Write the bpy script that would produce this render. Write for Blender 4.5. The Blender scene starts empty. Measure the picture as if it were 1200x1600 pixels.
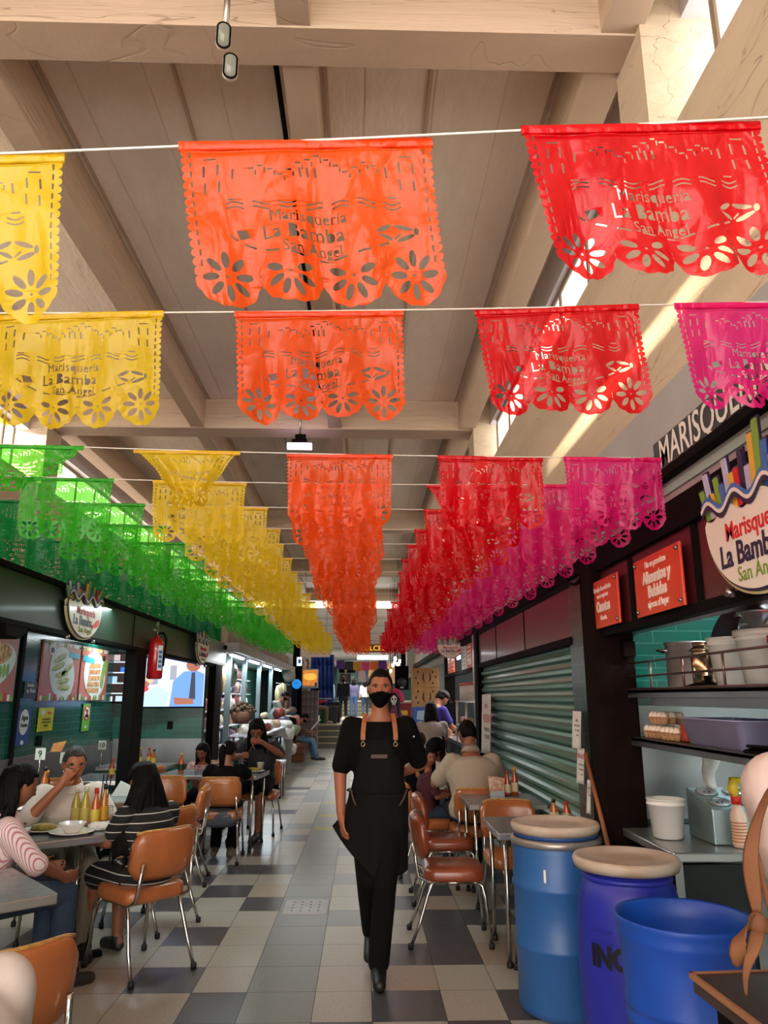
import bpy, bmesh, math, random
from mathutils import Vector as Vec, Matrix, Euler
R = math.radians
PI = math.pi
rnd = random.Random(7)
SC = bpy.context.scene
COL = SC.collection

# ------------------------------------------------------------------ camera, view, world, lights
cam_d = bpy.data.cameras.new('camera')
cam = bpy.data.objects.new('camera', cam_d); COL.objects.link(cam)
cam.location = (0, 0, 1.55)
cam.rotation_euler = (R(90 + 14), 0, R(-1.58))
cam_d.sensor_fit = 'VERTICAL'; cam_d.sensor_height = 24.0
cam_d.lens = 1160 / 1600 * 24.0
cam_d.clip_start = 0.05; cam_d.clip_end = 300
SC.camera = cam
SC.view_settings.view_transform = 'Standard'
SC.view_settings.look = 'None'
SC.view_settings.gamma = 1
SC.view_settings.use_curve_mapping = False
SC.view_settings.exposure = 1.15
SC.cycles.max_bounces = 12
SC.cycles.diffuse_bounces = 5
SC.cycles.glossy_bounces = 4
SC.cycles.transmission_bounces = 8
SC.cycles.transparent_max_bounces = 32
SC.cycles.sample_clamp_indirect = 6.0
SC.cycles.caustics_reflective = False
SC.cycles.caustics_refractive = False

W = bpy.data.worlds.new('world'); SC.world = W; W.use_nodes = True
bg = W.node_tree.nodes['Background']
bg.inputs[0].default_value = (1.0, 0.93, 0.86, 1)
bg.inputs[1].default_value = 3.0

def light(name, kind, loc, energy, color=(1, 1, 1), size=1.0, size_y=None, aim=None, rot=None):
    d = bpy.data.lights.new(name, kind); o = bpy.data.objects.new(name, d); COL.objects.link(o)
    o.location = loc; d.energy = energy; d.color = color
    if kind == 'AREA':
        d.size = size
        if size_y: d.shape = 'RECTANGLE'; d.size_y = size_y
    if kind == 'SUN': d.angle = R(size)
    if aim is not None:
        o.rotation_euler = (Vec(aim) - Vec(loc)).to_track_quat('-Z', 'Y').to_euler()
    if rot is not None: o.rotation_euler = rot
    return o
# sun low through a slit added in the unseen left clerestory: it makes the bright streaks on the right wall
light('sun', 'SUN', (-20, 0, 12), 13, (1.0, 0.86, 0.62), 1.3, aim=(-20 + 5.75, 2.2, 12 - 0.9))
BAYS = [(-2.9, 3.1), (3.45, 9.35), (9.7, 15.6), (15.95, 21.8), (22.1, 28)]
# ------------------------------------------------------------------ materials
def lin(h):
    h = h.lstrip('#'); c = [int(h[i:i + 2], 16) / 255 for i in (0, 2, 4)]
    return tuple((x / 12.92 if x <= .04045 else ((x + .055) / 1.055) ** 2.4) for x in c) + (1,)
MATS = {}
def mat(name, col, rough=.6, metal=0, var=0.0, vscale=6, bump=0.0, bscale=30, spec=None, coat=0, emit=None, estr=0, alpha=None, trans=0, stretch=None, col2=None, detail=4):
    if name in MATS: return MATS[name]
    m = bpy.data.materials.new(name); m.use_nodes = True; MATS[name] = m
    nt = m.node_tree; N = nt.nodes; L = nt.links; b = N['Principled BSDF']
    c = lin(col); b.inputs['Base Color'].default_value = c
    b.inputs['Roughness'].default_value = rough; b.inputs['Metallic'].default_value = metal
    if spec is not None: b.inputs['Specular IOR Level'].default_value = spec
    if coat: b.inputs['Coat Weight'].default_value = coat; b.inputs['Coat Roughness'].default_value = .12
    if trans: b.inputs['Transmission Weight'].default_value = trans
    if emit: b.inputs['Emission Color'].default_value = lin(emit); b.inputs['Emission Strength'].default_value = estr
    if var or bump:
        tc = N.new('ShaderNodeTexCoord'); mp = N.new('ShaderNodeMapping'); L.new(tc.outputs['Object'], mp.inputs[0])
        if stretch: mp.inputs['Scale'].default_value = stretch
    if var:
        n = N.new('ShaderNodeTexNoise'); n.inputs['Scale'].default_value = vscale; n.inputs['Detail'].default_value = detail
        L.new(mp.outputs[0], n.inputs['Vector'])
        r = N.new('ShaderNodeValToRGB'); r.color_ramp.elements[0].position = .32; r.color_ramp.elements[1].position = .68
        d = lin(col2) if col2 else tuple(x * (1 - var) for x in c[:3]) + (1,)
        r.color_ramp.elements[0].color = d; r.color_ramp.elements[1].color = c if col2 else tuple(min(1, x * (1 + var * .5)) for x in c[:3]) + (1,)
        L.new(n.outputs['Fac'], r.inputs[0]); L.new(r.outputs[0], b.inputs['Base Color'])
    if bump:
        n = N.new('ShaderNodeTexNoise'); n.inputs['Scale'].default_value = bscale; n.inputs['Detail'].default_value = 5
        L.new(mp.outputs[0], n.inputs['Vector'])
        u = N.new('ShaderNodeBump'); u.inputs['Strength'].default_value = bump; u.inputs['Distance'].default_value = .02
        L.new(n.outputs['Fac'], u.inputs['Height']); L.new(u.outputs[0], b.inputs['Normal'])
    return m
def stripes(name, base, line, scale, width, axis='Z', rough=.8, bump=.1, soft=.04):
    """cloth or board with regular stripes along an object axis"""
    m = mat(name, base, rough, bump=bump, bscale=18); nt = m.node_tree; N = nt.nodes; L = nt.links; b = N['Principled BSDF']
    tc = N.new('ShaderNodeTexCoord'); s = N.new('ShaderNodeSeparateXYZ'); L.new(tc.outputs['Object'], s.inputs[0])
    mu = N.new('ShaderNodeMath'); mu.operation = 'MULTIPLY'; mu.inputs[1].default_value = scale; L.new(s.outputs[axis], mu.inputs[0])
    fr = N.new('ShaderNodeMath'); fr.operation = 'FRACT'; L.new(mu.outputs[0], fr.inputs[0])
    r = N.new('ShaderNodeValToRGB'); e = r.color_ramp.elements
    e[0].position = 0; e[0].color = lin(line); e[1].position = width; e[1].color = lin(line)
    k = e.new(min(.98, width + soft)); k.color = lin(base); k2 = e.new(.999); k2.color = lin(base)
    L.new(fr.outputs[0], r.inputs[0]); L.new(r.outputs[0], b.inputs['Base Color'])
    return m
def bricks(name, c1, c2, mortar, bw, rh, ms=.008, rough=.25, plane='XZ', offset=.5, bump=.35, spec=.5):
    m = mat(name, c1, rough); nt = m.node_tree; N = nt.nodes; L = nt.links; b = N['Principled BSDF']
    tc = N.new('ShaderNodeTexCoord'); s = N.new('ShaderNodeSeparateXYZ'); L.new(tc.outputs['Object'], s.inputs[0])
    cb = N.new('ShaderNodeCombineXYZ'); L.new(s.outputs[plane[0]], cb.inputs[0]); L.new(s.outputs[plane[1]], cb.inputs[1])
    t = N.new('ShaderNodeTexBrick'); t.inputs['Scale'].default_value = 1; t.inputs['Brick Width'].default_value = bw; t.inputs['Row Height'].default_value = rh
    t.inputs['Mortar Size'].default_value = ms; t.inputs['Color1'].default_value = lin(c1); t.inputs['Color2'].default_value = lin(c2); t.inputs['Mortar'].default_value = lin(mortar)
    t.offset = offset
    L.new(cb.outputs[0], t.inputs['Vector']); L.new(t.outputs['Color'], b.inputs['Base Color'])
    u = N.new('ShaderNodeBump'); u.inputs['Strength'].default_value = bump; u.inputs['Distance'].default_value = .004; u.invert = True
    L.new(t.outputs['Fac'], u.inputs['Height']); L.new(u.outputs[0], b.inputs['Normal'])
    return m
def plaster(name, col, dark, cracks=.5, rough=.75, line_axis=None, line_scale=3.3, scale=(1, 1, 1)):
    """painted rough concrete with cracks and board-formwork lines"""
    m = mat(name, col, rough); nt = m.node_tree; N = nt.nodes; L = nt.links; b = N['Principled BSDF']
    tc = N.new('ShaderNodeTexCoord'); mp = N.new('ShaderNodeMapping'); mp.inputs['Scale'].default_value = scale; L.new(tc.outputs['Object'], mp.inputs[0])
    n = N.new('ShaderNodeTexNoise'); n.inputs['Scale'].default_value = 1.7; n.inputs['Detail'].default_value = 8; n.inputs['Roughness'].default_value = .65; L.new(mp.outputs[0], n.inputs['Vector'])
    r = N.new('ShaderNodeValToRGB'); r.color_ramp.elements[0].position = .35; r.color_ramp.elements[1].position = .62
    c = lin(col); d = tuple(a * .8 + q * .2 for a, q in zip(c, lin(dark))); r.color_ramp.elements[0].color = d; r.color_ramp.elements[1].color = c
    L.new(n.outputs['Fac'], r.inputs[0])
    v = N.new('ShaderNodeTexNoise'); v.inputs['Scale'].default_value = 2.3; v.inputs['Detail'].default_value = 3; v.inputs['Distortion'].default_value = 1.2; L.new(mp.outputs[0], v.inputs['Vector'])
    a1 = N.new('ShaderNodeMath'); a1.operation = 'SUBTRACT'; a1.inputs[1].default_value = .5; L.new(v.outputs['Fac'], a1.inputs[0])
    a2 = N.new('ShaderNodeMath'); a2.operation = 'ABSOLUTE'; L.new(a1.outputs[0], a2.inputs[0])
    rr = N.new('ShaderNodeValToRGB'); rr.color_ramp.elements[0].position = 0; rr.color_ramp.elements[0].color = (cracks,) * 3 + (1,); rr.color_ramp.elements[1].position = .004; rr.color_ramp.elements[1].color = (0, 0, 0, 1)
    L.new(a2.outputs[0], rr.inputs[0])
    last = rr.outputs[0]
    if line_axis:
        s = N.new('ShaderNodeSeparateXYZ'); L.new(tc.outputs['Object'], s.inputs[0])
        w = N.new('ShaderNodeTexNoise'); w.inputs['Scale'].default_value = .9; L.new(tc.outputs['Object'], w.inputs['Vector'])
        ad = N.new('ShaderNodeMath'); ad.operation = 'MULTIPLY_ADD'; ad.inputs[1].default_value = .05; L.new(w.outputs['Fac'], ad.inputs[0]); L.new(s.outputs[line_axis], ad.inputs[2])
        mu = N.new('ShaderNodeMath'); mu.operation = 'MULTIPLY'; mu.inputs[1].default_value = line_scale; L.new(ad.outputs[0], mu.inputs[0])
        fr = N.new('ShaderNodeMath'); fr.operation = 'FRACT'; L.new(mu.outputs[0], fr.inputs[0])
        r3 = N.new('ShaderNodeValToRGB'); r3.color_ramp.elements[0].position = 0; r3.color_ramp.elements[0].color = (.28,) * 3 + (1,); r3.color_ramp.elements[1].position = .03; r3.color_ramp.elements[1].color = (0, 0, 0, 1)
        L.new(fr.outputs[0], r3.inputs[0])
        mx0 = N.new('ShaderNodeMath'); mx0.operation = 'MAXIMUM'; L.new(last, mx0.inputs[0]); L.new(r3.outputs[0], mx0.inputs[1]); last = mx0.outputs[0]
    mx = N.new('ShaderNodeMixRGB'); L.new(last, mx.inputs[0]); L.new(r.outputs[0], mx.inputs[1]); mx.inputs[2].default_value = lin(dark)
    L.new(mx.outputs[0], b.inputs['Base Color'])
    n2 = N.new('ShaderNodeTexNoise'); n2.inputs['Scale'].default_value = 9; n2.inputs['Detail'].default_value = 8; L.new(mp.outputs[0], n2.inputs['Vector'])
    sb = N.new('ShaderNodeMath'); sb.operation = 'SUBTRACT'; L.new(n2.outputs['Fac'], sb.inputs[0]); L.new(last, sb.inputs[1])
    u = N.new('ShaderNodeBump'); u.inputs['Strength'].default_value = .55; u.inputs['Distance'].default_value = .03
    L.new(sb.outputs[0], u.inputs['Height']); L.new(u.outputs[0], b.inputs['Normal'])
    return m
def film(name, col, deep):
    """thin glossy coloured plastic of the banners: part of the light comes through it"""
    m = bpy.data.materials.new(name); m.use_nodes = True; MATS[name] = m
    nt = m.node_tree; N = nt.nodes; L = nt.links; N.clear()
    out = N.new('ShaderNodeOutputMaterial')
    tc = N.new('ShaderNodeTexCoord'); mp = N.new('ShaderNodeMapping'); mp.inputs['Scale'].default_value = (1.6, 1, .8); L.new(tc.outputs['Object'], mp.inputs[0])
    n = N.new('ShaderNodeTexNoise'); n.inputs['Scale'].default_value = 8; n.inputs['Detail'].default_value = 1.5; n.inputs['Distortion'].default_value = 1.6; L.new(mp.outputs[0], n.inputs['Vector'])
    u = N.new('ShaderNodeBump'); u.inputs['Strength'].default_value = .45; u.inputs['Distance'].default_value = .03; L.new(n.outputs['Fac'], u.inputs['Height'])
    p = N.new('ShaderNodeBsdfPrincipled'); p.inputs['Base Color'].default_value = lin(col); p.inputs['Roughness'].default_value = .22
    L.new(u.outputs[0], p.inputs['Normal'])
    p.inputs['Coat Weight'].default_value = .35; p.inputs['Coat Roughness'].default_value = .06
    nf = N.new('ShaderNodeTexNoise'); nf.inputs['Scale'].default_value = 26; nf.inputs['Detail'].default_value = 1; nf.inputs['Distortion'].default_value = 2.5; L.new(mp.outputs[0], nf.inputs['Vector'])
    u2 = N.new('ShaderNodeBump'); u2.inputs['Strength'].default_value = .35; u2.inputs['Distance'].default_value = .02; L.new(nf.outputs['Fac'], u2.inputs['Height']); L.new(u.outputs[0], u2.inputs['Normal']); L.new(u2.outputs[0], p.inputs['Coat Normal'])
    t = N.new('ShaderNodeBsdfTranslucent'); t.inputs[0].default_value = lin(col)
    a = N.new('ShaderNodeMixShader'); a.inputs[0].default_value = .5; L.new(p.outputs[0], a.inputs[1]); L.new(t.outputs[0], a.inputs[2])
    tr = N.new('ShaderNodeBsdfTransparent'); tr.inputs[0].default_value = lin(deep)
    b = N.new('ShaderNodeMixShader'); b.inputs[0].default_value = .22; L.new(a.outputs[0], b.inputs[1]); L.new(tr.outputs[0], b.inputs[2])
    L.new(b.outputs[0], out.inputs[0])
    return m
def glass(name, col='#dfeeee', mix=.88, rough=.03):
    m = bpy.data.materials.new(name); m.use_nodes = True; MATS[name] = m
    nt = m.node_tree; N = nt.nodes; L = nt.links; N.clear()
    out = N.new('ShaderNodeOutputMaterial'); g = N.new('ShaderNodeBsdfGlossy'); g.inputs['Roughness'].default_value = rough
    t = N.new('ShaderNodeBsdfTransparent'); t.inputs[0].default_value = lin(col)
    x = N.new('ShaderNodeMixShader'); x.inputs[0].default_value = mix; L.new(g.outputs[0], x.inputs[1]); L.new(t.outputs[0], x.inputs[2]); L.new(x.outputs[0], out.inputs[0])
    return m

# ------------------------------------------------------------------ mesh helpers
class MB:
    def __init__(s): s.v = []; s.f = []; s.m = []; s.sm = []
    def add(s, vs, fs, mi=0, smooth=False):
        o = len(s.v); s.v += [tuple(v) for v in vs]
        for f in fs: s.f.append([o + i for i in f]); s.m.append(mi); s.sm.append(smooth)
        return s
    def box(s, c, d, mi=0, rot=None, ch=0.0):
        hx, hy, hz = d[0] / 2, d[1] / 2, d[2] / 2
        if ch > 0:
            ch = min(ch, hx * .95, hy * .95, hz * .95)
            vs = []
            for x in (-1, 1):
                for y in (-1, 1):
                    for z in (-1, 1):
                        vs += [(x * hx, y * (hy - ch), z * (hz - ch)), (x * (hx - ch), y * hy, z * (hz - ch)), (x * (hx - ch), y * (hy - ch), z * hz)]
            bm = bmesh.new(); [bm.verts.new(v) for v in vs]; bmesh.ops.convex_hull(bm, input=bm.verts); bm.verts.index_update()
            vv = [Vec(v.co) for v in bm.verts]; ff = [[v.index for v in f.verts] for f in bm.faces]; bm.free()
        else:
            vv = [Vec((x * hx, y * hy, z * hz)) for x in (-1, 1) for y in (-1, 1) for z in (-1, 1)]
            ff = [(0, 1, 3, 2), (4, 6, 7, 5), (0, 4, 5, 1), (2, 3, 7, 6), (0, 2, 6, 4), (1, 5, 7, 3)]
        if rot is not None:
            rm = rot if isinstance(rot, Matrix) else Euler(rot).to_matrix(); vv = [rm @ v for v in vv]
        return s.add([v + Vec(c) for v in vv], ff, mi)
    def bb(s, x0, x1, y0, y1, z0, z1, mi=0, ch=0.0):
        return s.box(((x0 + x1) / 2, (y0 + y1) / 2, (z0 + z1) / 2), (abs(x1 - x0), abs(y1 - y0), abs(z1 - z0)), mi, ch=ch)
    def rings(s, rings, mi=0, cap=True, smooth=True, closed=False):
        n = len(rings[0]); vs = [v for r in rings for v in r]; fs = []
        m = len(rings)
        for i in range(m if closed else m - 1):
            j = (i + 1) % m
            for k in range(n):
                fs.append((i * n + k, i * n + (k + 1) % n, j * n + (k + 1) % n, j * n + k))
        if cap and not closed: fs.append(tuple(range(n))[::-1]); fs.append(tuple((m - 1) * n + k for k in range(n)))
        return s.add(vs, fs, mi, smooth)
    def tube(s, pts, r, mi=0, seg=8, cap=True, smooth=True, flat=1.0):
        pts = [Vec(p) for p in pts]; rs = r if isinstance(r, (list, tuple)) else [r] * len(pts)
        rg = []; ref = Vec((0, 0, 1)); prev = None
        for i, p in enumerate(pts):
            t = (pts[min(i + 1, len(pts) - 1)] - pts[max(i - 1, 0)]); t.normalize()
            if prev is None:
                a = t.cross(ref)
                if a.length < .05: a = t.cross(Vec((1, 0, 0)))
            else:
                a = prev - t * prev.dot(t)
                if a.length < 1e-4: a = t.cross(ref)
            a.normalize(); b = t.cross(a); prev = a
            rg.append([p + (a * math.cos(2 * PI * k / seg) + b * math.sin(2 * PI * k / seg) * flat) * rs[i] for k in range(seg)])
        return s.rings(rg, mi, cap, smooth)
    def capsule(s, p0, p1, r0, r1, seg=14, mi=0):
        p0 = Vec(p0); p1 = Vec(p1); d = p1 - p0; L = d.length
        if L < 1e-5: d = Vec((0, 0, 1)); L = 0
        else: d.normalize()
        pts = []; rs = []
        for k in range(1, 5):
            a = PI / 2 * k / 4 - PI / 2 * 0; pts.append(p0 - d * r0 * math.cos(a)); rs.append(max(1e-4, r0 * math.sin(a)))
        for k in range(1, 4): pts.append(p0 + d * L * k / 4); rs.append(r0 + (r1 - r0) * k / 4)
        for k in range(4, 0, -1):
            a = PI / 2 * k / 4; pts.append(p1 + d * r1 * math.cos(a)); rs.append(max(1e-4, r1 * math.sin(a)))
        return s.tube(pts, rs, mi, seg)
    def ell(s, c, r, rot=None, mi=0, nu=20, nv=12):
        c = Vec(c); rm = rot if isinstance(rot, Matrix) else (Euler(rot).to_matrix() if rot is not None else Matrix.Identity(3))
        rg = []
        for j in range(nv + 1):
            t = PI * (j + .02) / (nv + .04)
            rg.append([c + rm @ Vec((r[0] * math.sin(t) * math.cos(2 * PI * k / nu), r[1] * math.sin(t) * math.sin(2 * PI * k / nu), -r[2] * math.cos(t))) for k in range(nu)])
        return s.rings(rg, mi)
    def lathe(s, prof, c=(0, 0, 0), seg=32, mi=0, cap=True, smooth=True, axis=None):
        c = Vec(c); rg = []
        for (r, z) in prof:
            rg.append([c + Vec((r * math.cos(2 * PI * k / seg), r * math.sin(2 * PI * k / seg), z)) for k in range(seg)])
        if axis is not None:
            q = Vec((0, 0, 1)).rotation_difference(Vec(axis)); rg = [[c + q @ (p - c) for p in r_] for r_ in rg]
        return s.rings(rg, mi, cap, smooth)
    def prism(s, poly, o, ax, ay, depth, mi=0, n=None):
        """polygon (2D) in the plane o + x*ax + y*ay, given thickness `depth` along ax x ay"""
        o = Vec(o); ax = Vec(ax); ay = Vec(ay); nn = ax.cross(ay).normalized()
        a = [o + ax * p[0] + ay * p[1] + nn * depth / 2 for p in poly]; b = [p - nn * depth for p in a]; k = len(poly)
        fs = [tuple(range(k)), tuple(range(2 * k - 1, k - 1, -1))] + [(i, i + k, (i + 1) % k + k, (i + 1) % k) for i in range(k)]
        return s.add(a + b, fs, mi)
    def mesh(s, name='m'):
        me = bpy.data.meshes.new(name); me.from_pydata(s.v, [], s.f); 
        me.polygons.foreach_set('material_index', s.m); me.polygons.foreach_set('use_smooth', s.sm); me.update(); return me
    def build(s, name, mats, parent=None, loc=None, rot=None, bevel=0, subsurf=0, fixn=True):
        me = s.mesh(name)
        if fixn:
            bm = bmesh.new(); bm.from_mesh(me); bmesh.ops.recalc_face_normals(bm, faces=bm.faces); bm.to_mesh(me); bm.free()
        for m in (mats if isinstance(mats, (list, tuple)) else [mats]): me.materials.append(m)
        o = bpy.data.objects.new(name, me); COL.objects.link(o)
        if parent is not None: o.parent = parent
        if loc is not None: o.location = loc
        if rot is not None: o.rotation_euler = rot
        if bevel:
            b = o.modifiers.new('b', 'BEVEL'); b.width = bevel; b.segments = 2; b.limit_method = 'ANGLE'; b.angle_limit = R(50)
        if subsurf:
            b = o.modifiers.new('s', 'SUBSURF'); b.levels = subsurf; b.render_levels = subsurf
        return o
def tag(o, label=None, cat=None, group=None, kind=None):
    if label: o['label'] = label
    if cat: o['category'] = cat
    if group: o['group'] = group
    if kind: o['kind'] = kind
    return o
def thing(name, label, cat, loc=(0, 0, 0), rz=0, group=None):
    o = bpy.data.objects.new(name, None); COL.objects.link(o); o.location = loc; o.rotation_euler = (0, 0, rz); o.empty_display_size = .05
    return tag(o, label, cat, group)
def struct(name, mb, m, **k):
    o = mb.build(name, m, **k); o['kind'] = 'structure'; return o
def copy_tree(o, parent=None):
    c = o.copy(); COL.objects.link(c); c.parent = parent
    for ch in list(o.children): copy_tree(ch, c)
    return c
DG = None
def eval_mesh(o):
    dg = bpy.context.evaluated_depsgraph_get()
    return bpy.data.meshes.new_from_object(o.evaluated_get(dg), depsgraph=dg)
def text_mesh(txt, size=1, extrude=0.0, align='CENTER', sx=1.0, bold=0.0, res=3):
    c = bpy.data.curves.new('t', 'FONT'); c.body = txt; c.size = size; c.extrude = extrude; c.align_x = align; c.align_y = 'CENTER'; c.resolution_u = res; c.offset = bold
    o = bpy.data.objects.new('t', c); COL.objects.link(o); me = eval_mesh(o); bpy.data.objects.remove(o); bpy.data.curves.remove(c)
    for v in me.vertices: v.co.x *= sx
    return me
def text(txt, m, origin, ax, ay, size, name='lettering', parent=None, sx=1.0, bold=0.0, depth=.002, align='CENTER', label=None):
    """raised lettering: centre at origin, running along ax, upright along ay"""
    me = text_mesh(txt, size, depth / 2, align, sx, bold); me.name = name; me.materials.append(m)
    ax = Vec(ax).normalized(); ay = Vec(ay).normalized(); n = ax.cross(ay)
    mx = Matrix((ax, ay, n)).transposed().to_4x4(); mx.translation = Vec(origin)
    me.transform(mx)
    o = bpy.data.objects.new(name, me); COL.objects.link(o)
    if parent is not None: o.parent = parent
    if label: o['label'] = label
    return o
ORD = ['nearest', 'second', 'third', 'fourth', 'fifth', 'sixth', 'seventh', 'eighth', 'ninth', 'tenth', 'eleventh', 'twelfth', 'thirteenth', 'fourteenth', 'fifteenth', 'sixteenth', 'seventeenth', 'eighteenth', 'nineteenth', 'twentieth', 'twenty first', 'twenty second', 'twenty third', 'twenty fourth', 'twenty fifth', 'twenty sixth']
XL = Vec((0, 1, 0)); UP = Vec((0, 0, 1))      # text on the left wall reads towards +Y; on the right wall towards -Y
# ================================================================== THE HALL
m_ceil = plaster('painted_boards', '#e2d3c6', '#7b6658', .0, line_axis='X', line_scale=2.1, scale=(1.1, .4, 1))
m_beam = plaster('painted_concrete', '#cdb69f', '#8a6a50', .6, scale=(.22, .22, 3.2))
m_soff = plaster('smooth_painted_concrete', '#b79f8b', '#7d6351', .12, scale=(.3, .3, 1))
m_wallc = plaster('cream_plaster', '#d2bfa6', '#7a634c', .35, scale=(1, .3, 1.6))
m_grey = mat('grey_paint', '#adacae', .55, var=.12, vscale=2)
m_white = mat('white_paint', '#c6c2cb', .6, var=.08, vscale=3)
SOF, CEI = 5.07, 5.5
XR, XLW = 1.5, -4.25
# floor: terrazzo tiles laid in columns of two widths, the drain column all grey
tile_m = [mat('terrazzo_cream', '#a8a195', .34, var=.14, vscale=60, bump=.04, detail=8), mat('terrazzo_dark', '#4f4e53', .3, var=.25, vscale=70, detail=8),
          mat('terrazzo_grey', '#7d7e7d', .32, var=.16, vscale=65, detail=8), mat('terrazzo_buff', '#a59585', .34, var=.16, vscale=60, detail=8),
          mat('tile_joint', '#4d4a46', .8), mat('yellow_floor_paint', '#c4bb3a', .5, var=.4, vscale=40, col2='#8f9078')]
colx = [0.057, 0.429, 0.739]
edges = [-0.915, -0.617, -0.245, 0.057, 0.429, 0.735, 1.107, 1.413, 1.785, 2.09, 2.46, 2.77, 3.1]
left = [-0.915 - .375]
while left[-1] > -4.3: left.append(left[-1] - (.305 if len(left) % 2 else .372))
edges = left[::-1] + edges
ci = {round(e, 3): i for i, e in enumerate(edges)}; i0 = ci[-0.915]
pat = {0: [0, 1, 2, 0, 1, 0], 1: [1, 0, 2, 0, 3, 0], 2: [0, 0, 2, 0, 1, 1], 3: [1, 0, 2, 0, 0, 1], 4: [0, 0, 2, 2, 0, 1], 5: [0, 1, 2, 0, 1, 3], 6: [1, 3, 2, 0, 0, 1],
       7: [0, 0, 2, 2, 1, 0], 8: [1, 1, 2, 0, 0, 1], 9: [0, 0, 2, 0, 1, 0], 10: [1, 0, 2, 2, 3, 0], 11: [1, 0, 2, 0, 0, 1], 12: [0, 1, 2, 0, 1, 0]}
fl = MB(); fl.bb(-4.4, 3.2, -4.2, 24.1, -.12, -.003, 4)
g = .0018
ys0 = 4.15 - .395 * 20
for r in range(71):
    y0 = ys0 + .395 * r; k = r - 20
    for c in range(len(edges) - 1):
        x0, x1 = edges[c], edges[c + 1]; j = c - i0 + 1      # j = 0 is the column left of -0.915
        if k in pat and 0 <= j <= 5: t = pat[k][j]
        elif j == 2: t = 2
        else:
            q = rnd.random()
            if k > 12: t = 0 if q < .55 else (2 if q < .85 else (3 if q < .93 else 1))
            else: t = (1 if (c + r) % 2 and q < .75 else (0 if q < .8 else 3))
        fl.add([(x0 + g, y0 + g, 0), (x1 - g, y0 + g, 0), (x1 - g, y0 + .395 - g, 0), (x0 + g, y0 + .395 - g, 0)], [(0, 1, 2, 3)], t)
for (yy) in (9.6, 10.6, 11.9, 13.6):
    x0 = -.60; fl.add([(x0 + .03, yy, .001), (x0 + .3, yy, .001), (x0 + .3, yy + .22, .001), (x0 + .03, yy + .22, .001)], [(0, 1, 2, 3)], 5)
struct('floor', fl, tile_m)
hc = thing('drain_cover', 'pale pierced metal drain cover set in the grey tiles of the aisle', 'drain cover', (-.42, 6.22, .0))
mb = MB(); mb.bb(-.165, .165, -.2, .2, .0005, .006); mb.build('plate', mat('galvanised', '#b5b4b4', .45, .3, var=.15), hc)
for i in range(4):
    for j in range(4):
        mb = MB(); mb.lathe([(.007, .006), (.007, .0075)], (-.1 + .066 * i, -.12 + .08 * j, 0), 8); mb.build('hole', mat('black_gap', '#0c0c0c', .9), hc)

# ceiling slab, beams, joists
cb = MB(); cb.bb(-4.9, 2.2, -4.2, 30, CEI, CEI + .2); struct('ceiling', cb, m_ceil)
BY = [(-3.1, -2.8), (3.28, 3.53), (9.5, 9.85), (15.7, 16.05), (21.9, 22.2), (28.0, 28.3)]
for i, (a, b) in enumerate(BY):
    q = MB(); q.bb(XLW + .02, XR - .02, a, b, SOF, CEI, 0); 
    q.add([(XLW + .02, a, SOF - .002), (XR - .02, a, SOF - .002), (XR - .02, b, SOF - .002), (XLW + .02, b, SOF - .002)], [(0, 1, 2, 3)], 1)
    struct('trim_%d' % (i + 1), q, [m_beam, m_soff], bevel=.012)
JX = [(-4.25, -4.02), (-2.34, -2.16), (-.49, -.31), (1.28, 1.5)]
n = 10
for (a, b) in JX:
    for k in range(len(BY) - 1):
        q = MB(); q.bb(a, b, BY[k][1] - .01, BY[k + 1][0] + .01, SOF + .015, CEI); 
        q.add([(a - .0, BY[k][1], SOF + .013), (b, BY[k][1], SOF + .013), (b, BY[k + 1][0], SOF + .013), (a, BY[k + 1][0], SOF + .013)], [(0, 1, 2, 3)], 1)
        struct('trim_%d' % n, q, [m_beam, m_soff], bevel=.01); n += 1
# thin fillets where the boards meet the joists
for x in (-2.12, -.27, .42, -1.25, 1.24):
    q = MB(); q.bb(x - .012, x + .012, -3, 28, CEI - .018, CEI); struct('trim_%d' % n, q, m_soff); n += 1

# right wall: vertical wall above the stalls, sill, clerestory, lintel
q = MB()
q.bb(XR, XR + .3, -4.2, 28.2, 3.05, 4.26, 0); q.bb(XR + .02, XR + .3, -4.2, 28.2, 2.30, 3.05, 1)
struct('wall_right', q, [m_wallc, m_grey])
q = MB(); q.bb(XR + .20, XR + .5, -4.2, 28.2, 5.13, CEI, 0)
for (a, b) in BY: q.bb(XR - .03, XR + .5, a - .06, b + .06, 4.26, CEI, 1)
struct('trim_%d' % n, q, [m_white, m_wallc]); n += 1
# left wall and its clerestory; its unseen camera bay gets an added wall further down
q = MB(); q.bb(XLW - .3, XLW, -4.2, 28.2, 0, 4.26, 0); struct('wall_left', q, [m_wallc])
q = MB(); q.bb(XLW - .5, XLW - .2, 7.2, 28.2, 5.0, CEI, 0)
for (a, b) in BY[2:]: q.bb(XLW - .5, XLW + .03, a - .06, b + .06, 4.26, CEI, 1)
struct('trim_%d' % n, q, [m_white, m_wallc]); n += 1

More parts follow.
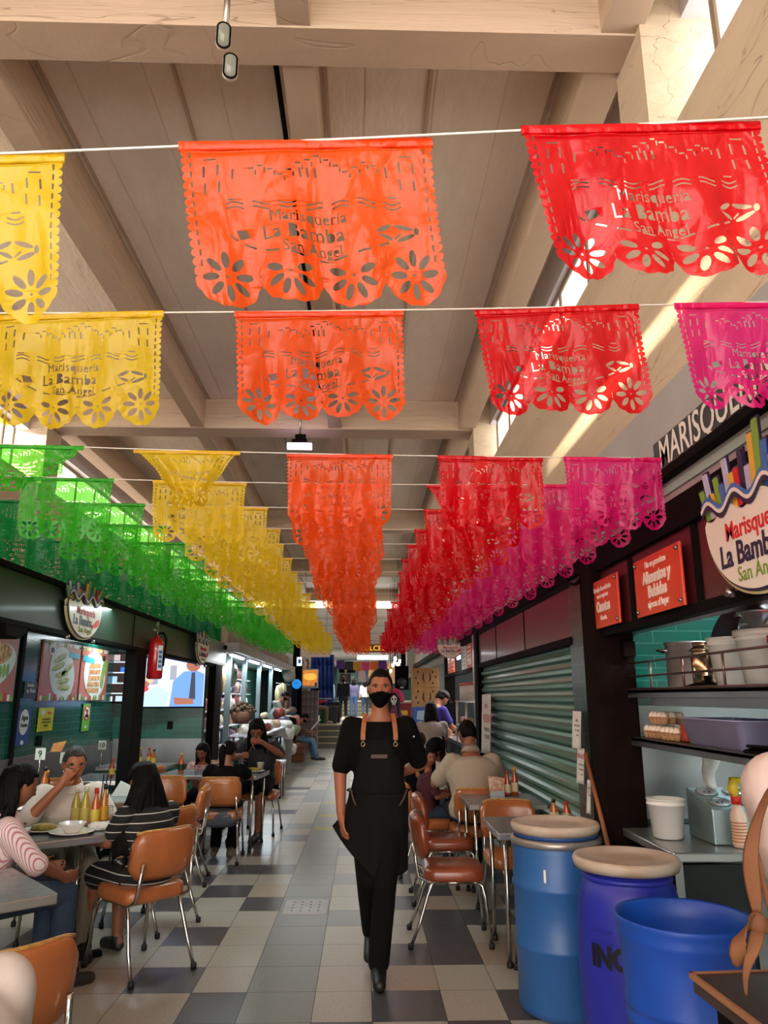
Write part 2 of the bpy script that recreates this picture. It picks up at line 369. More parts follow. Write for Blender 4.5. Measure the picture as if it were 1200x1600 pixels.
m_pane = mat('frosted_pane', '#e8efe9', .5, emit='#fff3e0', estr=.55, var=.1, vscale=2)
m_pane_l = mat('frosted_pane_sunny', '#efeadf', .5, emit='#fff0dc', estr=1.7, var=.1, vscale=2)
m_frame = mat('window_steel', '#8d7a66', .5, .2)
wi = 1
for (a, b) in BAYS:
    for side in (1, -1):
        if side == -1 and a < 3: continue
        if side == -1 and a < 9: a = 7.2
        xw = XR + .27 if side == 1 else XLW - .32
        zt = 5.13 if side == 1 else 5.0
        w = thing('window_%d' % wi, None, None, (xw, 0, 0)); w['kind'] = 'structure'; wi += 1
        f = MB(); f.bb(-.02, .02, a + .1, b - .1, 4.26, 4.31); f.bb(-.02, .02, a + .1, b - .1, zt - .05, zt)
        npn = 7; st = (b - a - .2) / npn
        for k in range(npn + 1): f.bb(-.02, .02, a + .1 + st * k - .02, a + .1 + st * k + .02, 4.31, zt - .05)
        fo = f.build('window_frame', m_frame, w); fo['kind'] = 'structure'
        for k in range(npn):
            p = MB(); p.bb(-.004, .004, a + .12 + st * k, a + .08 + st * (k + 1), 4.31, zt - .05); po = p.build('window_pane', m_pane if side == 1 else m_pane_l, w); po['kind'] = 'structure'
# added wall out of view on the left, with a slit shaping the sun
sl = MB()
SUN = Vec((5.75, 2.2, -0.9))
def added_slit_wall():
    """added unseen wall: panes glow onto the right wall, slit shapes the sun streak"""
    targets = [[(1.9, 3.14), (1.9, 3.37), (4.3, 3.41), (5.8, 3.37), (5.8, 3.34), (4.3, 3.21)]]
    dx = XR - (XLW - .3); t = dx / SUN.x
    c = bpy.data.curves.new('c', 'CURVE'); c.dimensions = '2D'; c.fill_mode = 'BOTH'; c.extrude = .01
    def sp(pts):
        s = c.splines.new('POLY'); s.points.add(len(pts) - 1)
        for i, p in enumerate(pts): s.points[i].co = (p[0], p[1], 0, 1)
        s.use_cyclic_u = True
    sp([(-4.2, 3.9), (7.2, 3.9), (7.2, 6.6), (-4.2, 6.6)])
    for tg in targets: sp([(y - SUN.y * t, z - SUN.z * t) for (y, z) in tg])
    o = bpy.data.objects.new('c', c); COL.objects.link(o); me = eval_mesh(o); bpy.data.objects.remove(o)
    mx = Matrix(((0, 0, 1, XLW - .3), (1, 0, 0, 0), (0, 1, 0, 0), (0, 0, 0, 1))); me.transform(mx)
    me.materials.clear(); me.materials.append(m_pane_l)  # pane glow added here out of view to brighten the right wall
    o = bpy.data.objects.new('window_90', me); COL.objects.link(o); o['kind'] = 'structure'
added_slit_wall()

# far end of the hall: corrugated translucent band, concrete beam, wall below
q = MB(); q.bb(-4.6, 1.9, 28.4, 28.6, 4.55, 4.85, 0); q.bb(-4.6, 1.9, 28.4, 28.6, 5.62, 6.2, 0)
q.bb(-4.6, 1.9, 28.42, 28.6, 3.35, 4.55, 1)
struct('wall_back', q, [mat('end_beam', '#b9bcc0', .6), stripes('end_boards', '#b6b4b2', '#8b8a89', 3.6, .06, 'Z')])
q = MB()
for k in range(130): q.bb(-4.6 + k * .05, -4.575 + k * .05, 28.46, 28.50, 4.85, 5.5, 0)
q.bb(-4.6, 1.9, 28.50, 28.52, 4.85, 5.5, 0)
struct('window_%d' % wi, q, mat('corrugated_pane', '#e6efe6', .5, emit='#f2f6ec', estr=.8)); wi += 1
light('daylight_end', 'AREA', (-1, 28.2, 5.1), 60, (.9, .97, 1), 5, .6, aim=(-1, 10, 2))
# ================================================================== STALL FRONTS
m_blk = mat('black_paint', '#090706', .75, spec=.1)
m_dkbrown = mat('dark_brown_steel', '#170b08', .8, var=.3, vscale=9, spec=.08)
m_maroon = mat('maroon_panel', '#4d1820', .35, var=.2, vscale=2, coat=.15)
m_teal = bricks('green_glazed_brick', '#12594a', '#0f4d41', '#2f6a5c', .30, .075, .004, .18, 'YZ')
m_teal_x = bricks('green_glazed_brick_b', '#12594a', '#0f4d41', '#2f6a5c', .30, .075, .004, .18, 'XZ')
m_gtile = bricks('dark_green_tile', '#26403a', '#1f3933', '#4e5f58', .22, .11, .004, .3, 'YZ')
m_steel = mat('stainless_steel', '#b9b9b8', .3, .85, var=.12, vscale=2, stretch=(.4, 6, 1))
m_steel_b = mat('stainless_sheet', '#8f9192', .36, .85, var=.15, vscale=3)
m_darkint = mat('dark_interior', '#1b2222', .8)
m_fgreen = mat('dark_green_fascia', '#12291e', .5, var=.4, vscale=2.5, coat=.1)
m_pinkgrey = mat('mauve_grey_strip', '#a3979c', .5, var=.15, vscale=3)
FX = XR - .06        # face of the right stall fronts

# ---- right stall front: beam, grey strip, black ledge, sign band
q = MB()
q.bb(FX - .02, XR + .3, -4.2, 24, 2.34, 2.44, 0)             # black beam
q.bb(FX + .03, XR + .3, -4.2, 24, 2.44, 2.56, 1)             # mauve strip
q.bb(FX - .03, XR + .3, -4.2, 4.9, 2.555, 2.60, 0)           # black ledge under the sign
q.bb(FX + .03, XR + .3, 4.9, 24, 2.56, 2.75, 1)
q.bb(FX + .05, XR + .3, -4.2, 24, 2.75, 3.05, 2)
struct('trim_%d' % n, q, [m_blk, m_pinkgrey, m_grey], bevel=.004); n += 1
# sign band MARISQUERIA
sg = thing('market_aisle_sign', 'long dark grey sign band with white capitals MARISQUERIA above the right stalls', 'sign', (FX - .0, 2.4, 2.675))
mb = MB(); mb.bb(-.012, .03, -1.6, 1.05, -.075, .085); mb.build('board', mat('sign_grey', '#49474a', .6, spec=.2), sg)
text('MARISQUERIA', mat('white_letters', '#e9e4de', .5), (-.016, .98, .0), (0, -1, 0), UP, .198, parent=sg, sx=.82, align='LEFT', bold=.001)

# maroon fascia panels with black frames and the roller shutter
def box_thing(name, label, cat, mats, f, loc=(0, 0, 0), group=None, bevel=0.003, rz=0):
    q = MB(); f(q); o = q.build(name, mats, None, loc, (0, 0, rz), bevel=bevel); return tag(o, label, cat, group)
q = MB()
q.bb(FX, XR + .2, 5.2, 9.35, 1.93, 2.34, 0); q.bb(FX - .015, XR, 5.15, 9.4, 1.9, 1.955, 1); q.bb(FX - .01, XR, 5.15, 9.4, 2.30, 2.345, 1)
q.bb(FX - .006, XR, 6.65, 6.67, 1.95, 2.3, 1); q.bb(FX - .006, XR, 8.1, 8.12, 1.95, 2.3, 1)
q.bb(FX, XR + .2, -4.2, 4.62, 1.93, 2.34, 0); q.bb(FX - .015, XR + .0, -4.2, 4.66, 1.90, 1.945, 1)
for y in (4.6, 3.92, 3.12): q.bb(FX - .008, XR, y - .03, y + .03, 1.94, 2.34, 1)
q.bb(FX - .03, XR, -4.2, 4.7, 2.29, 2.345, 1)
struct('trim_%d' % n, q, [m_maroon, m_blk], bevel=.003); n += 1
q = MB(); q.bb(FX + .0, XR + .3, 4.78, 5.2, 0, 2.34, 0); struct('wall_right', q, [m_gtile])
q = MB(); q.bb(FX - .06, XR + .12, 4.46, 4.66, 0, 2.34); q.bb(FX - .035, XR + .12, 4.66, 4.78, 0, 2.34)
tag(q.build('stall_post', m_dkbrown, bevel=.01), 'dark brown steel post at the far corner of the kitchen stall', 'post')
q = MB(); q.bb(FX - .03, XR + .12, 9.35, 9.6, 0, 2.34); tag(q.build('stall_post', m_blk, bevel=.01), 'black post at the far end of the green roller shutter', 'post')
q = MB(); q.bb(FX - .02, XR + .1, 9.64, 9.8, 0, 2.34); tag(q.build('stall_post', m_steel, bevel=.01), 'bright steel post just past the roller shutter on the right', 'post')
# roller shutter
sh = thing('roller_shutter', 'closed green and silver corrugated roller shutter behind the right hand tables', 'shutter', (FX + .05, 7.28, 0))
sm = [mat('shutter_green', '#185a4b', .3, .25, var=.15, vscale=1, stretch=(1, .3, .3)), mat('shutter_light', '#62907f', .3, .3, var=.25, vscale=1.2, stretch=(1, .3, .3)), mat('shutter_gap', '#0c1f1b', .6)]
q = MB(); zz = .02; k = 0
while zz < 1.9:
    h = .098; p = []
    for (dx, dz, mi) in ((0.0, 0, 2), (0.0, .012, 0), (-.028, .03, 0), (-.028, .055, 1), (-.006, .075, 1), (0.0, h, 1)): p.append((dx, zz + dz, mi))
    for a, b in zip(p[:-1], p[1:]):
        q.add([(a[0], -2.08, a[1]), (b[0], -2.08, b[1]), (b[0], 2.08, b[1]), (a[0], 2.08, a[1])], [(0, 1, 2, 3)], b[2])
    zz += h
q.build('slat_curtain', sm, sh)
q = MB(); q.bb(-.04, .05, -2.1, 2.1, 0, .05); q.build('bottom_rail', m_steel, sh)
q = MB(); q.bb(.03, .06, -2.1, 2.1, 0, 1.95); q.build('backing', m_darkint, sh)
# papers taped to the shutter
def paper(label, c, ax, ay, w, h, col='#e8e2df', lines=(), curl=.01, tilt=0, nm='paper_notice', cat='notice', group=None):
    """a hanging sheet, slightly curled, with printed lines: lines = (text, y, size, colour)"""
    ax = Vec(ax).normalized(); ay = Vec(ay).normalized(); nn = ax.cross(ay)
    o = bpy.data.objects.new(nm, None); o.empty_display_size = .02; COL.objects.link(o); o.location = c; tag(o, label, cat, group)
    q = MB(); vs = []; nx, ny = 8, 8
    for j in range(ny + 1):
        for i in range(nx + 1):
            u = (i / nx - .5) * w; v = (j / ny - .5) * h
            vs.append(ax * (u + tilt * v) + ay * v + nn * (curl * (abs(u / w * 2) ** 3) * (1 - j / ny) + .002))
    q.add(vs, [(j * (nx + 1) + i, j * (nx + 1) + i + 1, (j + 1) * (nx + 1) + i + 1, (j + 1) * (nx + 1) + i) for j in range(ny) for i in range(nx)], 0, True)
    so = q.build('sheet', mat('paper' + col, col, .8, var=.06, vscale=20), o); m = so.modifiers.new('s', 'SOLIDIFY'); m.thickness = .0012
    for (t, y, sz, cc) in lines:
        text(t, mat('ink' + cc, cc, .7), ax * (tilt * y) + ay * y + nn * (.0045 + curl * .15), ax, ay, sz, parent=o, sx=.9, depth=.0005)
    return o
RY = Vec((0, -1, 0))
paper('white paper with large red letters taped to the far end of the roller shutter', (FX - .02, 8.75, 1.25), RY, UP, .62, .66, lines=(('CLAUSURADO', .06, .135, '#c2272b'), ('SUSPENSION DE', -.06, .06, '#3a3436'), ('ACTIVIDADES', -.14, .06, '#3a3436'), ('AVISO', .2, .07, '#c06a6c')), curl=.03)
paper('small white paper hanging at the near end of the roller shutter', (FX - .03, 5.02, 1.34), RY, UP, .2, .24, lines=(('AVISO', .06, .022, '#5a5658'), ('horario de servicio', .03, .018, '#5a5658'), ('lunes a domingo', .0, .018, '#5a5658'), ('gracias', -.03, .018, '#5a5658')), curl=.02)
paper('white paper with red heading low on the green tiled pillar', (FX - .03, 4.98, 1.12), RY, UP, .16, .22, lines=(('CERRADO', .06, .04, '#c2272b'), ('por vacaciones', .01, .02, '#5a5658'), ('hasta nuevo', -.02, .02, '#5a5658'), ('aviso', -.05, .02, '#5a5658')), curl=.02)
paper('narrow torn white paper strip at the foot of the green tiled pillar', (FX - .03, 4.84, .95), RY, UP, .07, .2, lines=(('C', .03, .08, '#c2272b'),), curl=.02)

# signs on the maroon fascia
m_or = mat('orange_board', '#e2492a', .3, coat=.5, var=.05, vscale=3); m_wl = mat('white_lettering', '#f6e6dc', .5); m_bolt = mat('bolt_chrome', '#9a948e', .25, .9)
def fascia_sign(label, y0, y1, z0, z1, lines):
    yc, zc = (y0 + y1) / 2, (z0 + z1) / 2
    o = thing('notice_board', label, 'sign', (FX - .035, yc, zc), 0, 'orange notice boards over the kitchen stall')
    q = MB(); q.bb(-.006, .006, -(y1 - y0) / 2, (y1 - y0) / 2, -(z1 - z0) / 2, (z1 - z0) / 2); q.build('board', m_or, o, bevel=.002)
    for sy in (-1, 1):
        for sz in (-1, 1):
            q = MB(); q.lathe([(.011, 0), (.011, .008), (.006, .013)], (-.006, sy * ((y1 - y0) / 2 - .025), sz * ((z1 - z0) / 2 - .025)), 10, axis=(-1, 0, 0)); q.build('bolt', m_bolt, o)
    for (t, z, sz, b, sx) in lines: text(t, m_wl, (-.008, 0, z), RY, UP, sz, parent=o, sx=sx, bold=b, depth=.003)
fascia_sign('smaller orange notice board reading Disculpe las molestias no se separan Cuentas Gracias', 4.04, 4.56, 1.945, 2.225, (('Disculpe las molestias', .085, .042, 0, .85), ('no se separan', .045, .042, 0, .85), ('Cuentas', -.02, .085, .003, .85), ('Gracias.', -.085, .042, 0, .85)))
fascia_sign('larger orange notice board reading No se permiten Alimentos y Bebidas ajenos al lugar', 3.2, 3.77, 1.94, 2.225, (('No se permiten', .1, .047, 0, .85), ('Alimentos y', .035, .082, .003, .85), ('Bebidas', -.035, .082, .003, .9), ('ajenos al lugar', -.095, .052, 0, .85)))
q = MB(); q.bb(-.004, .004, -.05, .05, -.03, .03); tag(q.build('sticker', mat('sticker_cream', '#e6c9a8', .6), None, (FX - .03, 4.64, 1.965), bevel=.001), 'small cream sticker on the post left of the Cuentas board', 'sticker')

# the restaurant's bowl shaped sign
m_sb = mat('sign_cream', '#ece2d8', .4, coat=.3); m_gold = mat('sign_edge', '#cdbb8a', .5); m_navy = mat('sign_navy', '#241b3f', .5); m_blue = mat('sign_blue', '#3d6bb3', .5)
m_red = mat('sign_red', '#d4202a', .5); m_lime = mat('sign_lime', '#7fa63a', .5); m_yel = mat('sign_yellow', '#e3b03a', .5); m_lilac = mat('sign_lilac', '#b9b4d2', .5); m_olive = mat('sign_green_text', '#77902f', .5)
def bowl_outline(w, h, n=40, wave=0.0):
    pts = []
    for k in range(n + 1):
        a = PI + PI * k / n; pts.append((w * math.cos(a), h * math.sin(a) * (1 if True else 1)))
    top = []
    for k in range(1, n):
        x = w - 2 * w * k / n; top.append((x, .10 * h + wave * math.sin(k / n * PI * 6)))
    return pts + top
def bamba_sign(label, loc, ax, s=1.0, hf=1.0, bar=1.0, tx=1.0):
    """bars standing in a bowl with a wavy rim, lettering and a red fish"""
    o = thing('restaurant_sign', label, 'sign', loc, 0, 'bowl shaped restaurant signs')
    ax = Vec(ax); nn = ax.cross(UP)
    w, h = .30 * s, .30 * s * hf
    def P(poly, d, th, m, nm): q = MB(); q.prism(poly, nn * d, ax, UP, th); return q.build(nm, m, o)
    P(bowl_outline(w * 1.05, h * 1.05, wave=.018 * s), 0, .016, m_gold, 'bowl_rim'); P(bowl_outline(w * 1.015, h * 1.015, wave=.018 * s), .006, .016, m_navy, 'bowl_outline'); P(bowl_outline(w * .985, h * .98, wave=.018 * s), .012, .016, m_sb, 'bowl')
    cols = [m_lime, m_lilac, m_yel, m_lime, m_blue, m_lilac, m_yel, m_red, m_navy, m_lilac, m_yel, m_lime, m_blue, m_yel, m_lime, m_navy, m_red, m_lilac, m_lime, m_yel]
    hs = [v * bar for v in (.17, .25, .13, .2, .15, .27, .18, .19, .26, .17, .31, .36, .24, .16, .3, .22, .26, .2, .28, .14)]
    x = -w * .98
    for k, (c, hh) in enumerate(zip(cols, hs)):
        bw = w * 1.96 / len(cols); lean = (x / w) * .04 * s
        bot = .02 * s
        pl = [(x, bot), (x + bw, bot), (x + bw + lean, hh * s + .02 * s), (x + lean, hh * s + .02 * s)]
        P([(pl[0][0] - .006 * s, bot), (pl[1][0] + .003 * s, bot), (pl[2][0] + .003 * s, pl[2][1] + .008 * s), (pl[3][0] - .006 * s, pl[3][1] + .008 * s)], .0, .008, m_navy, 'bar_outline')
        P([(pl[0][0], bot), (pl[1][0] - .002 * s, bot), (pl[2][0] - .002 * s, pl[2][1]), (pl[3][0], pl[3][1])], .006, .008, c, 'bar')
        x += bw
    for (dz, th, m, d) in ((.042, .014, m_blue, .024), (.028, .012, m_sb, .027), (.014, .016, m_navy, .024)):
        up = []; dn = []
        for k in range(41):
            xx = -w + 2 * w * k / 40; z = (dz + .022 * math.sin(k / 40 * PI * 7)) * s + .02 * s; up.append((xx, z + th * s * .5)); dn.append((xx, z - th * s * .5))
        q = MB()
        for k in range(40): q.prism([dn[k], dn[k + 1], up[k + 1], up[k]], nn * d, ax, UP, .003)
        q.build('wave', m, o)
    text('Marisquería', m_red, nn * .022 + UP * (-.055 * s * tx), ax, UP, .088 * s * tx, parent=o, sx=.8 / tx, bold=.001 * s)
    text('La Bamba', m_navy, nn * .022 + UP * (-.135 * s * tx) - ax * (.05 * s), ax, UP, .108 * s * tx, parent=o, sx=.78 / tx, bold=.002 * s)
    text('San Ángel', m_olive, nn * .022 + UP * (-.205 * s * tx), ax, UP, .07 * s * tx, parent=o, sx=.85 / tx)
    q = MB(); q.prism([(p[0] * s, p[1] * s * tx) for p in ((.12, -.15), (.165, -.13), (.2, -.1), (.245, -.085), (.25, -.115), (.225, -.15), (.18, -.165), (.15, -.158), (.13, -.185))], nn * .022, ax, UP, .004); q.build('fish', m_red, o)
    for (dx, dz) in ((-.27, -.02), (.2, -.2), (-.2, -.2)):
        q = MB(); q.lathe([(.014 * s, -.01), (.014 * s, .02)], nn * -.01 + ax * (dx * 1.12 * s) + UP * dz * 1.1 * s, 10, axis=nn); q.build('bolt', m_bolt, o)
    return o
bamba_sign('big bowl shaped restaurant sign with coloured bars above the kitchen stall', (FX - .07, 2.47, 2.2), RY, 1.22, .8, .62, .9)
bamba_sign('bowl shaped restaurant sign on the left fascia above the food posters', (-2.07, 5.57, 2.205), XL, 1.12, .70, .42, .78)
bamba_sign('bowl shaped restaurant sign on the left fascia above the large television', (-2.04, 9.6, 2.19), XL, 1.15, .66, .4, .75)
s_ = bamba_sign('bowl shaped sign projecting over the second right hand stall', (1.30, 11.2, 2.3), (1, -.25, 0), .62)

# ---- kitchen stall interior (right foreground)
q = MB(); q.bb(2.9, 3.0, -4.2, 4.78, 0, 2.6); struct('wall_kitchen_back', q, m_teal)
q = MB(); q.bb(XR + .12, 3.0, 4.62, 4.78, 0, 2.6); struct('wall_kitchen_end', q, m_teal_x)
q = MB(); q.bb(XR - .04, 3.0, -4.2, 4.78, 2.5, 2.56); struct('ceiling_kitchen', q, mat('stall_ceiling', '#9fb0ab', .7))
q = MB(); q.bb(XR + .1, 2.85, 4.585, 4.615, .86, 1.5); q.bb(1.62, 1.66, 4.575, 4.6, .86, 1.5); tag(q.build('splashback', m_steel_b), 'brushed steel splashback behind the white bucket in the kitchen stall', 'splashback')
light('kitchen_tube', 'AREA', (2.5, 3.3, 2.42), 36, (.82, .95, 1.0), 1.2, .12, aim=(2.5, 3.3, 0))
ft = thing('fluorescent_lamp', 'fluorescent tube lamp on the kitchen stall ceiling at the right', 'lamp', (2.5, 3.3, 2.47))
m_tube = mat('lit_tube', '#ffffff', .5, emit='#eafaff', estr=9)
q = MB(); q.bb(-.05, .05, -.6, .6, -.01, .03); q.build('housing', m_white, ft); q = MB(); q.tube([(0, -.57, -.025), (0, .57, -.025)], .014); q.build('tube', m_tube, ft)
# steel counter with open under-shelf
ct = thing('steel_counter', 'stainless steel counter in the kitchen stall carrying the white bucket', 'counter', (2.15, 4.18, 0))
q = MB(); q.bb(-.68, .72, -.42, .4, .79, .835); q.build('worktop', m_steel, ct, bevel=.008)
q = MB(); q.bb(-.66, -.62, -.38, -.34, 0, .79); q.build('leg', m_steel_b, ct); q = MB(); q.bb(-.3, -.26, -.38, -.34, 0, .79); q.build('leg', m_steel_b, ct); q = MB(); q.bb(.66, .7, -.38, -.34, 0, .79); q.build('leg', m_steel_b, ct)
q = MB(); q.bb(-.66, -.3, -.36, -.34, .05, .77); q.build('side_panel', m_darkint, ct)
q = MB(); q.bb(-.66, .7, -.36, .36, .2, .22); q.build('lower_shelf', m_steel_b, ct)
# bucket on the counter
def bucket(label, loc, r0, r1, h, col='#e9e6e0', name='plastic_bucket', lid=None, handle=True, group=None, rz=0):
    o = thing(name, label, 'bucket', loc, rz, group); m = mat('plastic' + col, col, .4, var=.05, vscale=8)
    q = MB(); q.lathe([(r0 * .9, 0), (r0, .006), (r1, h * .84), (r1 * 1.06, h * .845), (r1 * 1.06, h * .88), (r1 * 1.02, h * .885), (r1 * 1.03, h * .97), (r1 * 1.07, h * .975), (r1 * 1.07, h), (r1 * .97, h), (r0 * .95, .01), (.001, .01)], seg=36); q.build('tub', m, o)
    if handle:
        q = MB(); q.tube([(r1 * 1.06 * math.cos(a), -r1 * 1.06 * math.sin(a) * .99, h * .86 - .5 * r1 * math.sin(a)) for a in [PI * k / 14 for k in range(15)]], .0025); q.build('handle', m_bolt, o)
    if lid:
        q = MB(); q.lathe([(.001, h + .004), (r1 * 1.0, h + .004), (r1 * 1.1, h + .008), (r1 * 1.1, h - .02), (r1 * 1.06, h - .02)], seg=36); q.build('lid', mat('lid' + lid, lid, .4), o)
    return o
bucket('white plastic bucket standing on the steel kitchen counter', (1.60, 4.13, .837), .075, .092, .195, handle=False)
# condiment box with four wells
cbx = thing('condiment_station', 'steel condiment station with four round wells on the kitchen counter', 'condiment station', (1.90, 4.06, .837))
q = MB(); q.prism([(-.14, 0), (.16, 0), (.16, .24), (-.14, .17)], (0, 0, 0), (0, 1, 0), (0, 0, 1), .30); q.build('body', mat('station_steel', '#9db2b6', .3, .6, var=.1), cbx, bevel=.006)
for ix in (-.07, .07):
    for iy in (-.06, .08):
        zz = .17 + (iy + .14) * .07 / .3; ax_ = Vec((0, -.227, .974))
        q = MB(); q.lathe([(.056, 0), (.056, .008), (.048, .010), (.044, .004), (.02, -.0), (.001, 0)], (ix, iy, zz + .001), 24, axis=ax_); q.build('well', m_steel, cbx)
        for d in (-.014, .014):
            q = MB(); q.lathe([(.006, 0), (.006, .001)], (ix + d, iy, zz + .004), 8, axis=ax_); q.build('drain_hole', m_blk, cbx)
# squeeze bottle
sb = thing('sauce_bottle', 'squeeze bottle with red and yellow cap and a printed label on the kitchen counter', 'bottle', (1.85, 3.86, .837))
q = MB(); q.lathe([(.03, 0), (.037, .01), (.037, .15), (.02, .19), (.02, .2)], seg=20); q.build('bottle_body', mat('bottle_pale', '#dcb8a4', .3), sb)
q = MB(); q.lathe([(.0375, .02), (.0375, .12)], seg=20, cap=False); q.build('label_band', stripes('label_print', '#d9b195', '#a35f44', 70, .35), sb)
q = MB(); q.lathe([(.024, .2), (.026, .235), (.01, .24)], seg=16); q.build('collar', mat('cap_red', '#d3231f', .4), sb); q = MB(); q.tube([(0, 0, .235), (-.012, 0, .27), (-.004, 0, .31), (.03, 0, .315)], [.022, .026, .024, .014], seg=10); q.build('cap', mat('cap_yellow', '#f0c832', .4), sb)
q = MB(); q.tube([(-.05, 0, .245), (.0, -.02, .25), (.06, -.02, .24), (.05, .03, .24)], .005); q.build('wire', m_bolt, sb)
# towel hanging from the shelf
q = MB(); rg = []
for k in range(9):
    z = -k * .03; w_ = .05 * (1 - k / 9 * .75) + .006; cx = .02 * math.sin(k * .7) + k * .006
    rg.append([(cx + w_ * math.cos(a) * (1 + .25 * math.sin(3 * a + k)), .012 * math.sin(a) * (1 + .4 * math.sin(2 * a)), z) for a in [2 * PI * j / 16 for j in range(16)]])
q.rings(rg); tag(q.build('rag', mat('rag_white', '#cfc9c2', .9, bump=.5, bscale=40), None, (1.86, 4.2, 1.30)), 'crumpled white rag hanging under the lower kitchen shelf', 'cloth')

# shelves
def shelf(label, x0, x1, z, rail=False):
    o = thing('steel_shelf', label, 'shelf', ((x0 + x1) / 2, 3.3, z)); hx = (x1 - x0) / 2
    q = MB(); q.bb(-hx, hx, -1.75, 1.25, -.02, 0); q.bb(-hx, -hx + .012, -1.75, 1.25, -.045, 0); q.build('board', m_steel_b, o, bevel=.003)
    if rail:
        rm = mat('rail_steel', '#8c6d68', .3, .8)
        for zz in (.005, .075, .15):
            q = MB(); q.tube([(-hx, -1.75, zz), (-hx, 1.2, zz)], .006); q.build('rail', rm, o)
        for y in [1.2 - .42 * k for k in range(7)]:
            q = MB(); q.tube([(-hx, y, 0), (-hx, y, .15)], .006); q.build('rail_post', rm, o)
        q = MB(); q.bb(-hx + .005, -hx + .03, -1.7, .82, -.085, -.02); q.build('drop_panel', m_steel_b, o)
    return o
shelf('upper steel kitchen shelf with a wire rail holding pots and tubs', 1.56, 1.98, 1.59, True)
shelf('lower steel kitchen shelf holding egg cartons and a lilac tub', 1.56, 1.98, 1.325)
# things on the upper shelf
pt = thing('stock_pot', 'dull aluminium stock pot at the far end of the railed kitchen shelf', 'pot', (1.80, 4.12, 1.591))
q = MB(); q.lathe([(.12, 0), (.125, .01), (.125, .24), (.132, .245), (.132, .252), (.12, .252), (.118, .02), (.001, .02)], seg=36); q.build('body', mat('aluminium', '#b8a8a4', .35, .7, var=.15), pt)
for sgn in (-1, 1):
    q = MB(); q.tube([(-.05 , sgn * .122, .2), (-.05, sgn * .165, .21), (.05, sgn * .165, .21), (.05, sgn * .122, .2)], .007); q.build('handle', m_bolt, pt)
q = MB(); q.tube([(-.124, .04, .2), (-.165, .035, .21), (-.165, -.035, .21), (-.124, -.04, .2)], .007); q.build('handle', m_bolt, pt)
jg = thing('steel_container', 'tall shiny metal canister with a collar beside the stock pot', 'canister', (1.74, 3.80, 1.591))
q = MB(); q.lathe([(.06, 0), (.068, .02), (.07, .17), (.058, .18), (.066, .185), (.066, .2), (.055, .205), (.055, .225), (.06, .23), (.001, .23)], seg=28); q.build('body', mat('warm_chrome', '#c0a084', .15, .95), jg)
pn = thing('frying_pan', 'black frying pan leaning above the tubs on the railed kitchen shelf', 'pan', (1.84, 3.62, 1.845))
q = MB(); q.lathe([(.001, 0), (.10, 0), (.145, .05), (.15, .05), (.104, -.006), (.001, -.006)], seg=36, axis=(-.8, -.15, .35)); q.build('pan_body', mat('cast_black', '#0d0c0d', .4), pn)
q = MB(); q.tube([(.05, .1, -.05), (.06, .2, -.12), (.06, .3, -.18)], .009); q.build('handle', m_blk, pn)
bucket('tapered white plastic tub just behind the frying pan on the railed shelf', (1.74, 3.50, 1.591), .085, .11, .23, handle=False, name='plastic_tub')
bucket('tall white plastic tub in the middle of the railed kitchen shelf', (1.76, 3.22, 1.591), .11, .128, .235, handle=False, name='plastic_tub', lid='#e4dcd3')
o = bucket('clear plastic tub with a red lid on the railed kitchen shelf', (1.74, 2.92, 1.591), .11, .12, .19, col='#c8c4be', handle=True, name='plastic_tub', lid='#b32025')
bucket('pinkish plastic pail at the near end of the railed kitchen shelf', (1.74, 2.62, 1.591), .1, .12, .23, col='#d2a7a1', handle=True)
bw = thing('steel_bowl', 'upturned steel mixing bowl lying on top of the tall white tub', 'bowl', (1.80, 3.20, 1.838))
q = MB(); q.lathe([(.16, 0), (.155, .03), (.12, .09), (.06, .12), (.001, .125), (.001, .12), (.058, .115), (.115, .085), (.15, .02)], seg=36); q.build('shell', m_steel, bw)
q = MB(); q.tube([(0, -.03, .12), (-.02, -.05, .17), (-.0, -.08, .2)], .008); q.build('grip', m_bolt, bw)
st = thing('strainer', 'small steel strainer in front of the upturned bowl', 'strainer', (1.68, 3.13, 1.90)); q = MB(); q.lathe([(.001, -.06), (.04, -.05), (.07, -.01), (.085, 0), (.085, .006), (.07, .003), (.001, -.055)], seg=28); q.build('basket', m_steel_b, st); q = MB(); q.tube([(.0, .08, 0), (.0, .2, .01)], .006); q.build('handle', m_bolt, st)
lp = thing('saucepan_lid', 'black lid lying flat behind the rail beside the canister', 'lid', (1.68, 3.66, 1.591)); q = MB(); q.lathe([(.001, .03), (.06, .028), (.11, .012), (.115, 0), (.001, 0)], seg=32); q.build('dome', m_blk, lp); q = MB(); q.lathe([(.012, .03), (.02, .05), (.02, .06), (.001, .062)], seg=14); q.build('knob', m_blk, lp)
